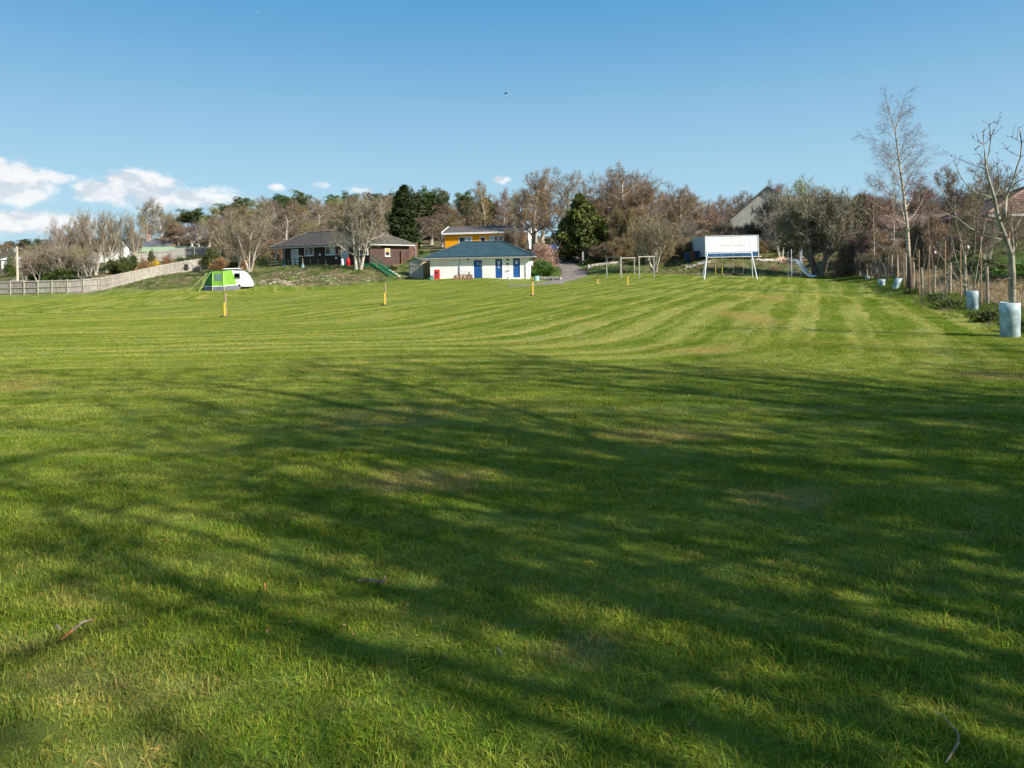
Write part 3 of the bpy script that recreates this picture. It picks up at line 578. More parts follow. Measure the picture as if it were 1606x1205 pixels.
tp(P_PINE[1], 728, 140, 296, 34, 'single dark pine half hidden behind the bare trees above the yellow house')
for px, top, wd in ((764, 280, 60), (792, 290, 50), (745, 300, 50), (715, 330, 46)):
    tp(P_ASH[px % 3], px, 112, top, wd, 'upright bare tree close behind the roof of the yellow house', group='bare trees behind the yellow house')
tp(P_ASH[2], 838, 90, 260, 92, 'tall pale trunked bare tree with fan crown at the right end of the yellow house')
tp(P_BEECH[0], 885, 120, 256, 90, 'reddish brown bare beech with rounded top behind the dark yew')
tp(P_BEECH[1], 972, 104, 250, 118, 'largest reddish bare beech with dome crown right of the dark yew')
tp(P_BEECH[0], 1062, 108, 280, 74, 'reddish bare beech with low domed crown left of the white box trailer')
tp(P_YEW, 911, 86, 300, 78, 'dark green drooping yew shading the top of the driveway')
tp(P_LICH[0], 1026, 70, 330, 84, 'lichen pale bare tree with crooked trunk beside the wooden frames')
tp(P_ORCH[0], 1284, 60, 276, 128, 'broad dark many trunked bare tree behind the slide')
tp(P_LICH[1], 1224, 72, 322, 66, 'small bare tree with pale trunk between box trailer and slide')
tp(P_SCRUB[0], 805, 83, 350, 40, 'twiggy bare tree in front of the right end of the yellow house')
tp(P_ORCH[0], 1222, 84, 288, 76, 'grey bare tree covering the right slope of the pale gable')
for px, top in ((1136, 338), (1152, 348), (1168, 346), (1184, 342), (1200, 335)): tp(P_SCRUB[px % 3], px, 88, top, 34, 'tall bare scrub growing between the box trailer and the pale gable', 'shrub', 'scrub below the pale gable')
tp(P_BUD[0], 1262, 96, 268, 44, 'yellow green budding tree top above the spreading dark tree')
tp(P_BEECH[1], 1212, 100, 278, 56, 'round topped bare tree rising behind the white gable')
tp(P_OLIVE[0], 1352, 76, 302, 60, 'olive green evergreen at the far right corner of the field')
tp(P_COP[0], 1452, 80, 272, 64, 'reddish bare tree behind the tall birch')
tp(P_ASH[0], 1500, 72, 252, 64, 'bare tree with narrow dark stem left of the brown roofed house')
tp(P_ASH[1], 1548, 70, 240, 84, 'bare tree with wide fan crown behind the brown roofed house')
tp(P_ASH[2], 1400, 66, 330, 50, 'low bare tree at the far end of the boundary fence')
for i, (px, d, top, wd) in enumerate(((1362, 52, 392, 34), (1376, 48, 385, 40), (1340, 57, 372, 50), (1325, 60, 388, 44), (1395, 46, 380, 44), (1412, 40, 384, 40), (1352, 56, 350, 50), (1388, 54, 345, 56), (1450, 50, 350, 60), (1490, 48, 345, 50), (1530, 46, 350, 50), (1420, 56, 345, 60), (1462, 44, 372, 46))):
    tp([P_SCRUB[i % 3], P_COP[0]][i % 2], px, d, top, wd, ('low', 'tall')[top < 375] + ' twiggy hedge shrub ' + ('beyond the slide' if px < 1345 else 'at the far end of the boundary fence' if px < 1380 else 'left of the tall birch' if px < 1425 else 'right of the tall birch' if px < 1480 else 'before the brown roofed house'), 'shrub', 'hedge shrubs along the boundary fence')
for i, (px, d, top, wd, lb) in enumerate(((1478, 40, 318, 54, 'slender twiggy tree between the tall birch and the brown roofed house'), (1512, 37, 300, 60, 'twiggy tree screening the left end of the brown roof'), (1548, 39, 312, 56, 'thin bare tree in front of the cream wall of the brown roofed house'), (1590, 36, 290, 60, 'bare tree screening the brown roof at the right edge'), (1452, 43, 330, 50, 'low twiggy tree right behind the tall birch'))):
    tp((P_COP[0], P_ASH[0], P_POLE[0], P_ASH[1], P_SCRUB[1])[i], px, d, top, wd, lb)
# bushes
for px, d, top, wd, pr, lb in (
 (178, 112, 404, 26, P_BR, 'dark green broom bush left of the yellow gorse'), (192, 110, 398, 22, P_BR, 'darkest round broom bush below the slate roof'), (206, 112, 396, 24, P_BR, 'tall dark broom bush before the slatted back fence'),
 (225, 106, 404, 24, P_RUST, 'rust brown bush left of the yellow gorse'), (245, 104, 403, 20, P_GOLD, 'bright yellow flowering gorse behind the left fence'), (263, 106, 397, 22, P_RUST, 'golden brown bush right of the yellow gorse'),
 (282, 106, 400, 18, P_BR, 'small dark bush behind the curving fence'), (304, 106, 396, 30, P_BR, 'broad dark green bush behind the curving fence'), (333, 104, 384, 30, P_BR, 'olive bush at the end of the curving fence'), (345, 92, 402, 34, P_RUST, 'brown bush just behind the green awning'),
 (238, 118, 389, 12, P_BR, 'small dark bush before the green roofed shed'), (18, 125, 396, 20, P_BR, 'dark bush left of the utility pole'), (60, 108, 418, 30, P_LAUR, 'bright green bush behind the left fence near the utility pole'), (105, 105, 416, 40, P_BR, 'wide green bush behind the middle of the left fence'), (82, 105, 418, 26, P_LAUR, 'smaller bright green bush behind the left fence'),
 (853, 76, 378, 44, P_COPB, 'copper pink budding bush at the corner of the white building'), (852, 73, 404, 42, P_LAUR, 'bright green leafy bush by the driveway at the corner of the white building'),
 (612, 77, 416, 22, P_BR, 'dark leafy shrub beside the green steps'), (385, 88, 405, 30, P_RUST, 'brown bush left of the brown bungalow'), (415, 96, 402, 26, P_BR, 'dark bush at the left end of the brown bungalow'),
 (365, 84, 408, 26, P_BR, 'dark bush behind the caravan'), (1530, 33, 402, 90, P_BR, 'dark green bank of bushes between the dry grass and the cream house'), (1590, 28, 405, 100, P_LAUR, 'green leafy bank at the right edge behind the dry grass'), (1475, 40, 404, 70, P_BR, 'dark bush behind the wire fence left of the cream house'),
 (1235, 74, 398, 46, P_BR, 'olive bramble bush behind the log pile'), (1325, 58, 405, 40, P_RUST, 'red brown thicket at the foot of the spreading dark tree'), (930, 80, 404, 40, P_BR, 'dark undergrowth below the yew'), (893, 88, 400, 20, P_BR, 'ivy covered stump below the yew'), (965, 80, 400, 44, P_BR, 'dark ivy undergrowth behind the wooden frames')):
    plant_px(pr, px, d, top, wd, lb, 'bush')
# big trees behind the camera whose shadows fall over the near lawn
P_OPEN = [bare_tree('open_tree', s_, B_GREY, TW_TAN, height=12, trunk_frac=.6, trunk=(.19, .12), l1=(9, .3, 1, 50, 12, .62, .3), l2=(5, .25, 1, 44, 12, .55, .3), l3=(4, .2, 1, 44, 14, .5, .3), tw=(4, .4, .012), buds=.25) for s_ in (111, 112)]
P_STEM = [bare_tree('many_stemmed_tree', s_, B_GREY, TW_TAN, height=9, trunk_frac=.8, stems=6, trunk=(.26, .15), l1=(6, .3, 1, 28, 8, .38, .3), l2=(4, .2, 1, 34, 10, .55, .3), l3=(3, .2, 1, 34, 12, .5, .3), tw=(3, .4, .010), up=(.02, .08, .08, .06), lean=.05) for s_ in (121, 122)]
for i, (k_, x, y, h, wd, rz) in enumerate(((0, 8.8, 1.2, 11.5, 9, 0), (1, 15.5, 1.0, 13, 10, 1), (0, 20.5, 5, 10, 8, 2), (5, 11, 3.6, 8, 5, 3.5), (6, 14, 2.4, 9.5, 6, 1.5), (5, 17.5, 4.8, 9, 6, 0), (6, 12.6, -.6, 11, 7, 4), (5, 11, -3.8, 12, 8, .4), (0, 5.2, -4.6, 11, 8, 2.8), (6, 7.0, -.4, 12, 5, 1.1), (0, 9.6, .2, 16.5, 8, 2.2), (6, 22, 2.2, 12, 7, 5), (5, 12.4, 1.6, 15, 8, 3), (5, 7.6, .4, 11, 5, 4))):
    plant((P_OPEN + P_ASH + P_STEM)[k_], (x, y, H(x, y)), h, wd, rz, 'tall bare tree behind the viewer casting branch shadows over the near lawn', group='trees behind the viewer')


# ------------------------------------------------------------------ birches and young trees along the boundary fence
def drop(v): v = Vector(v); return Vector((v.x, v.y, H(v.x, v.y)))
def pxpath(pts, d, ox=0, oy=0, sc=1, wob=0, rnd=random.Random(2)):
    return [W(ox + x / sc, oy + y / sc, d + (rnd.uniform(-wob, wob) if i else 0)) for i, (x, y) in enumerate(pts)]
def resample(p, n):
    p = np.array([tuple(v) for v in p]); s = np.concatenate([[0], np.cumsum(np.linalg.norm(np.diff(p, axis=0), axis=1))]); t = np.linspace(0, s[-1], n)
    return np.stack([np.interp(t, s, p[:, i]) for i in range(3)], -1), s[-1]
M_BIRCH = bpy.data.materials.new('bark_birch'); M_BIRCH.use_nodes = True
_k = NT(M_BIRCH.node_tree); _P = _k.node('ShaderNodeNewGeometry').outputs['Position']; _x, _y, _z = _k.xyz(_P)[:3]
_c = _k.mix(_k.ss(_k.noise(_k.vec(_k.m('MULTIPLY', _x, 2), _k.m('MULTIPLY', _y, 2), _k.m('MULTIPLY', _z, 9)), 1.4, 4, .7), .5, .6), (.50, .41, .30), (.14, .10, .075))
_c = _k.mix(_k.ss(_k.m('ADD', _z, _k.noise(_P, 2, 2)), 2.6, 1.5), _c, (.10, .062, .042)); _k.put(M_BIRCH.node_tree.nodes['Principled BSDF'].inputs['Base Color'], _c); M_BIRCH.node_tree.nodes['Principled BSDF'].inputs['Roughness'].default_value = .85
TW_BIRCH = M('twig_birch', (.17, .085, .07), .8, .3, 2)
def birch(path, r0, label, seed, limbs, h):
    rng = np.random.default_rng(seed); base = Vector(path[0]); rel = [Vector(v) - base for v in path]
    root = thing('birch_tree', label, 'tree', base); tr = Acc(); cr = Acc()
    p, L = resample(rel, 15); t = np.gradient(p, axis=0); p = p[None]; t = nrm(t)[None]
    V, Q = tubes(p, np.array([r0]), 10, .22); tr.add(V, Q); V, Q = tubes(p[:, :3], np.array([r0 * 1.4]), 10, .6); tr.add(V, Q)
    P1, D1, L1, R1 = kids(rng, p, t, np.array([L]), np.array([r0]), limbs, .32, 1, 48, 10, .34, .45, .4, .012)
    P1 = np.concatenate([P1, p[:, -1], p[:, -1]]); D1 = np.concatenate([D1, nrm(np.array([[-.42, .1, 1.]])), nrm(np.array([[.4, -.1, 1.]]))]); L1 = np.concatenate([L1, [h * .2, h * .2]]); R1 = np.concatenate([R1, [r0 * .25, r0 * .25]])
    p1, t1 = grow(rng, P1, D1, L1, 8, .07, .03); V, Q = tubes(p1, R1, 5, .2); tr.add(V, Q)
    P2, D2, L2, R2 = kids(rng, p1, t1, L1, R1, 9, .2, 1, 38, 10, .42, .5, .45, .005); p2, t2 = grow(rng, P2, D2, L2, 5, .12, .0); V, Q = tubes(p2, R2, 3, .3); cr.add(V, Q)
    P3, D3, L3, R3 = kids(rng, p2, t2, L2, R2, 6, .2, 1, 36, 12, .6, .4, .6, .003); p3, t3 = grow(rng, P3, D3, np.maximum(L3, .2), 4, .15, -.10); V, Q = tubes(p3, R3, 3, .5); cr.add(V, Q)
    P4, D4, L4, R4 = kids(rng, p3, t3, np.full(len(P3), .3), R3, 3, .2, 1, 30, 12, 1, 0, .5, .002); V, q, t_ = spikes(rng, P4, D4, np.full(len(P4), .2), np.full(len(P4), .003)); cr.add(V, q, t_)
    link('trunk', tr.mesh('trunk', M_BIRCH, smooth=True), root); link('crown', cr.mesh('crown', TW_BIRCH), root); return root
g_ = G(1428, 457); dB = g_.y
bp_ = [g_] + pxpath([(1427, 430), (1424, 380), (1423, 356), (1419, 320), (1415, 288), (1411, 262), (1409, 243), (1405, 215), (1404, 203)], dB)
birch(bp_, .115, 'tall slender birch with peeling pale trunk and airy crown by the fence', 5, 26, 9.5)
g_ = T(1401, 41); bp_ = [g_] + pxpath([(1401, 400), (1402, 350), (1401, 320), (1403, 280), (1402, 262)], 41)
birch(bp_, .06, 'thin second birch just left of the tall slender birch', 6, 18, 7)
g_ = T(1372, 47); birch([g_] + pxpath([(1371, 400), (1370, 340), (1372, 300)], 47), .05, 'slight twiggy young birch farthest along the fence', 8, 16, 6)

M_SYC = M('bark_smooth', (.27, .25, .175), .8, .3, 6, .3); M_SYCT = M('twig_purple', (.20, .13, .11), .8, .3, 6)
g_ = G(1585, 529); dS = g_.y; o_ = thing('young_tree', 'young sycamore with smooth grey green trunk rising from the nearest tube guard', 'tree', g_); base = Vector(g_)
def sp(pts, wob=.25): return [v - base for v in pxpath(pts, dS, 1460, 180, 5.479, wob)]
trunk_pts = [Vector((0, 0, -.05)), W(1588, 470, dS) - base, W(1588, 430, dS) - base] + sp([(690, 1205), (650, 1080), (590, 930), (568, 850), (545, 720), (515, 620), (490, 540), (470, 430)], 0)
mb = MB().tube(trunk_pts, [.075, .062, .056, .052, .046, .041, .037, .033, .028, .024, .018], 12)
tip_acc = []
def limb(pts, r, wob=.3, fork=True):
    q = sp(pts, wob); n = len(q); r *= .72; rs = [r * (1 - .6 * i / (n - 1)) for i in range(n)]
    (mb if r > .012 else mb2).tube(q, rs, 6); tip_acc.append((q, r))
mb2 = MB()
for pts, r in (([(470, 430), (462, 350), (455, 260), (450, 200), (445, 155)], .018), ([(470, 430), (500, 330), (515, 200), (508, 140), (503, 90)], .02), ([(517, 185), (545, 130), (570, 80)], .01), ([(455, 260), (410, 235), (365, 205)], .009), ([(455, 260), (500, 215), (545, 170)], .009),
   ([(590, 925), (640, 860), (650, 720), (670, 650), (710, 560), (740, 450), (770, 370), (780, 240), (770, 180), (757, 120)], .034), ([(770, 360), (710, 335), (655, 300)], .009), ([(780, 245), (740, 220), (700, 200)], .008), ([(780, 240), (830, 190), (860, 150)], .009), ([(770, 365), (830, 330), (900, 270)], .01),
   ([(720, 540), (760, 500), (830, 450)], .012), ([(710, 600), (760, 570), (820, 545), (900, 540)], .016), ([(640, 1080), (560, 1065), (480, 1050), (400, 1010), (330, 970), (280, 930), (230, 890), (150, 760), (80, 610)], .024), ([(230, 890), (120, 850), (60, 815), (0, 770), (-60, 720)], .016), ([(525, 715), (460, 690), (400, 680), (330, 630), (280, 570), (240, 500), (220, 450), (195, 405)], .018),
   ([(560, 915), (450, 895), (350, 870), (230, 850)], .012), ([(545, 715), (585, 640), (580, 520), (568, 430), (568, 340)], .018), ([(470, 470), (370, 435), (300, 405), (250, 390), (180, 360)], .010), ([(680, 1050), (740, 1000), (800, 950), (880, 890)], .016), ([(690, 1190), (750, 1175), (830, 1165)], .014), ([(470, 400), (420, 350), (380, 305)], .008), ([(615, 900), (650, 850)], .01), ([(630, 1020), (560, 1010), (490, 960)], .01), ([(700, 1300), (600, 1290), (480, 1300), (380, 1270)], .014), ([(700, 1400), (600, 1420), (520, 1500)], .012), ([(705, 1480), (800, 1440), (900, 1450)], .012)):
    limb(pts, r)
for q, r in tip_acc:                                                    # side twigs with swollen buds
    for _ in range(5):
        i = random.randrange(1, len(q)); a = q[i]; dv = (q[i] - q[i-1]).normalized(); e = a + (dv + Vector((random.uniform(-.9, .9), random.uniform(-.9, .9), random.uniform(-.1, .9)))).normalized() * random.uniform(.08, .24)
        mb2.tube([a, (a + e) / 2 + Vector((0, 0, .01)), e], [.005, .004, .003], 4); mb2.tube([e, e + (e - a).normalized() * .018, e + (e - a).normalized() * .035], [.005, .009, .002], 5)
    e = q[-1]; mb2.tube([e, e + Vector((0, 0, .02)), e + Vector((0, 0, .045))], [.005, .01, .002], 5)
mb.build('trunk', M_SYC, o_, smooth=True); mb2.build('crown', M_SYCT, o_, smooth=True)

M_TUBE = M('tube_plastic', (.40, .51, .52), .5, .3, 5, .3, trans=.2); M_TIE = M('tie_black', (.03, .03, .03), .6)
def tube_guard(px, base_py, h, r, label, leanv=(0, 0), tone=None):
    g = G(px, base_py); o = thing('tree_guard', label, 'tree guard', g, group='tree guards along the boundary fence')
    n = 20; vs = []; fs = []
    for k_, (z, s) in enumerate(((0, .93), (h * .33, .96), (h * .66, .99), (h, 1.0))):
        for inner in (0, 1):
            for j in range(n):
                a = 2 * math.pi * j / n; q = (r - inner * .006) * s * (1 + .03 * math.sin(3 * a + z * 5)); vs.append((q * math.cos(a) + leanv[0] * z, q * math.sin(a) + leanv[1] * z, z))
    for k_ in range(3):
        for j in range(n):
            j2 = (j + 1) % n; a = k_ * 2 * n; b = a + 2 * n; fs.append((a+j, a+j2, b+j2, b+j)); fs.append((a+n+j2, a+n+j, b+n+j, b+n+j2))
    a = 3 * 2 * n
    for j in range(n): fs.append((a+j, a+(j+1) % n, a+n+(j+1) % n, a+n+j))
    MB().add(vs, fs).build('tube', M_TUBE, o, smooth=True)
    return g
g1 = tube_guard(1585, 529, .72, .185, 'largest and nearest pale blue tree guard, round the young sycamore', (-.02, 0))
g2 = tube_guard(1526, 489, .64, .175, 'pale blue tree guard with a many stemmed shrub growing out of it')
g3 = tube_guard(1403, 455, .60, .16, 'tree guard leaning to the right beside the tall birch', (.45, .1))
g4 = tube_guard(1383, 450, .40, .17, 'short squat tree guard left of the leaning one')
g5 = tube_guard(1361, 441, .34, .15, 'farthest small tree guard near the end of the boundary fence')
# the shrub in the second guard and loose saplings by the fence
def sapling_shrub(loc, label, paths, d, mat_, r=.02, name='young_shrub'):
    o = thing(name, label, 'shrub', loc); b = Vector(loc); m1 = MB(); m2 = MB(); rn = random.Random(len(paths) * 7 + int(d * 10))
    for k_, pts in enumerate(paths):
        q = [Vector((0, 0, 0))] + [W(x, y, d + rn.uniform(-.15, .15) * i) - b for i, (x, y) in enumerate(pts)]; n = len(q)
        m1.tube(q, [r * (1 - .75 * i / (n - 1)) for i in range(n)], 6)
        for i in range(1, n):
            for _ in range(4):
                t = rn.random(); a = q[i-1].lerp(q[i], t); dv = (q[i] - q[i-1]).normalized(); e = a + (dv + Vector((rn.uniform(-.9, .9), rn.uniform(-.9, .9), rn.uniform(-.2, .7)))).normalized() * rn.uniform(.1, .4)
                m2.tube([a, (a + e) / 2 + Vector((0, 0, .02)), e], [.005, .004, .002], 3)
                for _ in range(2):
                    a2 = a.lerp(e, rn.random()); e2 = a2 + ((e - a).normalized() + Vector((rn.uniform(-.8, .8), rn.uniform(-.8, .8), rn.uniform(-.2, .6)))).normalized() * rn.uniform(.06, .2); m2.tube([a2, e2], [.003, .0015], 3)
    m1.build('stem', mat_, o, smooth=True); m2.build('twigs', M_SYCT, o)
sapling_shrub(g2, 'many stemmed twiggy shrub growing from the second tube guard', [[(1524, 458), (1505, 425), (1495, 390), (1488, 350)], [(1527, 455), (1524, 420), (1530, 385), (1528, 340)], [(1530, 456), (1540, 425), (1548, 412)], [(1522, 456), (1500, 435), (1478, 405), (1462, 385)], [(1528, 450), (1536, 400), (1545, 350), (1550, 330)], [(1520, 455), (1512, 400), (1500, 350), (1498, 320)], [(1519, 450), (1490, 440), (1470, 425)]], g2.y, M_SYC)
for px, py, ps, lb in ((1445, 478, [[(1447, 440), (1450, 410)], [(1443, 450), (1438, 425)], [(1450, 445), (1462, 380), (1465, 350)]], 'thin bare sapling between the tall birch and the tube guards'), (1462, 470, [[(1463, 420), (1458, 380), (1455, 340)], [(1466, 430), (1476, 390)]], 'upright bare sapling against the fence post left of the second tube guard'),
  (1424, 458, [[(1420, 430), (1410, 400), (1400, 385)], [(1428, 425), (1433, 400), (1440, 370)]], 'low twiggy sapling at the foot of the tall birch'), (1391, 446, [[(1388, 420), (1375, 400), (1370, 390)], [(1392, 410), (1398, 385)]], 'pale thin leaning sapling by the far fence posts'), (1480, 482, [[(1484, 450), (1490, 410), (1492, 380)], [(1478, 455), (1470, 430)]], 'bare sapling left of the many stemmed shrub'), (1600, 500, [[(1596, 470), (1590, 440), (1580, 420)], [(1604, 460), (1612, 430)], [(1602, 480), (1570, 460), (1530, 450)]], 'thin sapling at the right edge behind the nearest tube guard')):
    g = G(px, py); sapling_shrub(g, lb, ps, g.y, M_SYC, .012, 'sapling')
M_FERN = M('bramble', (.10, .12, .035), .8, .4, 6, trans=.2)
def low_clump(px, py, label, h=.5, wd=.8, mat_=M_FERN, seed=1):
    g = G(px, py); rn = np.random.default_rng(seed); a = Acc(); C = rn.normal(size=(20, 3)) * np.array([wd / 3, wd / 3, .0]) + np.array([0, 0, h * .3]); C[:, 2] += rn.random(20) * h * .5
    leafy(rn, a, C, np.full(20, .12), 500, .07, np.ones((20, 3)) * rn.uniform(.6, 1.4, (20, 1)), 0, 1.4)
    V, q, t = spikes(rn, np.zeros((60, 3)) + rn.normal(size=(60, 3)) * .1 * np.array([1, 1, 0]), nrm(rn.normal(size=(60, 3)) * np.array([1, 1, .4]) + np.array([0, 0, .5])), np.full(60, h * 1.0), np.full(60, .003)); 
    o = thing('bramble_clump', label, 'plant', g); link('foliage', a.mesh('foliage', mat_, tint=True), o); link('stem', mesh_np('stem', V, q, t, M_SYCT), o)
low_clump(1494, 486, 'dark fern like clump left of the second tube guard', .3, .5, seed=2); low_clump(1556, 505, 'weedy clump between the two largest tube guards', .25, .4, seed=3); low_clump(1596, 522, 'dark bramble right behind the nearest tube guard', .28, .5, seed=4)
low_clump(1432, 463, 'small weedy clump at the foot of the tall birch', .25, .5, seed=5); low_clump(1471, 474, 'bramble by the fence left of the fern like clump', .3, .5, seed=6)

# ------------------------------------------------------------------ boundary fence on the right
M_POST = M('fence_post_wood', (.33, .27, .19), .9, .3, 7, .5); M_WIRE = M('fence_wire', (.12, .15, .14), .5, .1, 3, metal=.6); M_CANE = M('cane_orange', (.36, .21, .12), .8, .3, 9, .3)
fence = thing('wire_fence', 'wooden post and green wire mesh fence running along the right side of the field', 'fence', (15.7, 22.6, 0))
def fence_pt(y): return Vector((15.7 + (y - 22.6) * .376, y, 0))
ys = [9.5, 11.5, 13.6, 15.8] + [18.0, 20.1, 22.5, 25, 27.2, 29.8, 32, 34, 36, 38, 40, 42, 44, 46, 48, 50, 52, 54, 56]
pm = MB().tube([(0, 0, -.1), (0, 0, 1.38), (0, 0, 1.40)], [.055, .052, .04], 10); first = pm.build('post', M_POST, fence, smooth=False); pl = []
for i, y in enumerate(ys):
    p = fence_pt(y); z = H(p.x, p.y); o = first if i == 0 else first.copy()
    if i: COL.objects.link(o)
    s = 1.15 if i % 5 == 2 else random.uniform(.92, 1.02)
    o.location = (p.x - 15.7, p.y - 22.6, z); o.scale = (1, 1, s); o.rotation_euler = (random.uniform(-.025, .025), random.uniform(-.03, .03), random.random() * 6); pl.append(Vector((p.x - 15.7, p.y - 22.6, z)))
wm = MB()
for a, b in zip(pl[:-1], pl[1:]):
    for zz in (.12, .27, .42, .57, .72, .9, 1.1): wm.tube([a + Vector((.06, 0, zz)), b + Vector((.06, 0, zz))], .0025 if zz < 1 else .003, 3, False)
    n = int((b - a).length / .15)
    for j in range(n): q = a.lerp(b, j / n); wm.tube([q + Vector((.06, 0, .1)), q + Vector((.06, 0, 1.1))], .002, 3, False)
wo_ = wm.build('wire_mesh', M_WIRE, fence); wo_['kind'] = 'stuff'
for px, top, gap in ((1538, 370, .35), (1506, 382, .3), (1482, 378, .3), (1457, 384, .3), (1441, 392, .3), (1417, 392, .3), (1407, 394, .3), (1582, 364, .3), (1393, 402, .3)):
    # cane beside the fence at that column
    lo, hi = 12.0, 58.0
    for _ in range(40):
        mid = (lo + hi) / 2; p = fence_pt(mid)
        if CX + F * (p.x - gap) / p.y > px: lo = mid
        else: hi = mid
    p = fence_pt(lo); p.x -= gap; z = H(p.x, p.y); h = W(px, top, lo).z - z
    o = MB().tube([(0, 0, -.05), (0, 0, h * .5), (.02, 0, h)], [.026, .024, .022], 7).build('cane', M_CANE); o.location = (p.x, p.y, z); tag(o, 'orange brown wooden stake standing taller than the posts of the wire fence', 'stake', 'stakes along the boundary fence')
M_PAPER = M('paper_white', (.8, .8, .78), .6, .05)
for px, py, d in ((1519, 388, 21), (1467, 396, 27.5)):
    p = W(px, py, d); o = MB().add([(-.035, 0, .02), (.03, .01, .035), (.04, 0, -.02), (-.03, .02, -.035), (0, .03, .05), (.01, -.02, -.06)], [(0, 1, 2, 3), (0, 4, 1), (3, 2, 5), (1, 4, 2), (0, 3, 5)]).build('paper_tag', M_PAPER)
    o.location = p; tag(o, 'crumpled white tag caught in the twigs of the many stemmed shrub' if px > 1500 else 'small white tag hanging by the fence left of the many stemmed shrub', 'tag')

# ------------------------------------------------------------------ staked saplings on the lawn
M_YEL = M('guard_yellow', (.80, .52, .02), .5, .12, 30, trans=.2); M_STK = M('stake_pale', (.50, .36, .22), .85, .2, 9)
for px, by, gt, tt, lb in ((352, 497, 475, 447, 'nearest sapling in a yellow spiral guard in front of the green awning'), (603, 479, 460, 432, 'slender sapling in a yellow guard in front of the mound'), (835, 464, 443, 434, 'sapling in a tall yellow guard in front of the driveway mouth'), (937, 447, 438, 428, 'small sapling in a short yellow guard left of the wooden frames'), (984, 449, 434, 420, 'twiggy sapling in a yellow guard in front of the wooden frames')):
    g = G(px, by); d = g.y; gh = W(px, gt, d).z - g.z; th = W(px, tt, d).z - g.z; o = thing('staked_sapling', lb, 'sapling', g, group='saplings in yellow guards on the lawn')
    pr = []; n = 10; rings = 28
    vs = []; fs = []
    for k_ in range(rings + 1):
        rad = .038 * (1.0 if (k_ // 2) % 2 else .86)
        for j in range(n): a = 2 * math.pi * j / n; vs.append((rad * math.cos(a), rad * math.sin(a), gh * k_ / rings))
    for k_ in range(rings):
        for j in range(n): fs.append((k_*n+j, k_*n+(j+1) % n, (k_+1)*n+(j+1) % n, (k_+1)*n+j))
    MB().add(vs, fs).build('spiral_guard', M_YEL, o)
    MB().box(.05, -.015, -.05, .08, .015, max(gh * 1.08, th * (.72 if px < 860 else 0))).build('stake', M_STK, o)
    sm_ = MB().tube([(0, 0, 0), (.01, 0, th * .6), (-.02, 0, th)], [.015, .011, .004], 5)
    for _ in range(10 if px > 900 else 5):
        z = random.uniform(gh * .9, th * .9); a = random.uniform(0, 6.28); l = random.uniform(.15, .35); sm_.tube([(0, 0, z), (math.cos(a) * l * .6, math.sin(a) * l * .6, z + l)], [.006, .002], 3)
    sm_.build('stem', M_SYCT, o)
    MB().tube([(.14 * math.cos(t), .14 * math.sin(t), .01) for t in [i * math.pi / 6 for i in range(13)]], .035, 5).build('soil_ring', M('soil', (.09, .06, .045), .95, .3, 10), o)

# ------------------------------------------------------------------ grass
def tuft_mesh(rng, n, rad, h0, h1, w0, lean, kind):
    """blades as arrays: verts (n,5,3), faces per blade: 1 quad + quad + tri"""
    r = rad * np.sqrt(rng.random(n)); a = rng.uniform(0, 6.28, n); P = np.stack([r * np.cos(a), r * np.sin(a), np.full(n, -.012)], -1)
    h = rng.uniform(h0, h1, n); b = rng.uniform(0, 6.28, n); ld_ = np.abs(rng.normal(size=n)) * lean; dx = np.stack([np.cos(b), np.sin(b), np.zeros(n)], -1)
    sdv = np.stack([-np.sin(b + rng.normal(size=n) * .8), np.cos(b), np.zeros(n)], -1); w_ = (w0 * rng.uniform(.6, 1.3, n))[:, None]
    up = np.array([0, 0, 1.]); m = P + up * (h * .55)[:, None] + dx * (h * ld_ * .35)[:, None]; t = P + up * (h * np.clip(1 - ld_ * .25, .35, 1))[:, None] + dx * (h * ld_)[:, None]
    V = np.stack([P - sdv * w_ / 2, P + sdv * w_ / 2, m + sdv * w_ * .42, m - sdv * w_ * .42, t], 1)
    tn = np.ones((n, 3)) * rng.uniform(.45, 1.65, (n, 1)) * np.stack([rng.uniform(.75, 1.35, n), rng.uniform(.9, 1.12, n), rng.uniform(.7, 1.3, n)], -1)
    if kind == 'lawn':
        dead = rng.random(n) < .13; tn[dead] = np.array([2.5, 1.5, 1.9]) * rng.uniform(.6, 1.3, (dead.sum(), 1)); pale = rng.random(n) < .14; tn[pale] = np.array([1.75, 1.55, 2.0]) * rng.uniform(.8, 1.2, (pale.sum(), 1))
    tn5 = np.repeat(tn[:, None], 5, 1) * np.array([.75, .75, 1, 1, 1.1])[None, :, None]  # blade foot darkened and tip lightened: shade between blades put into the tint
    return V, tn5
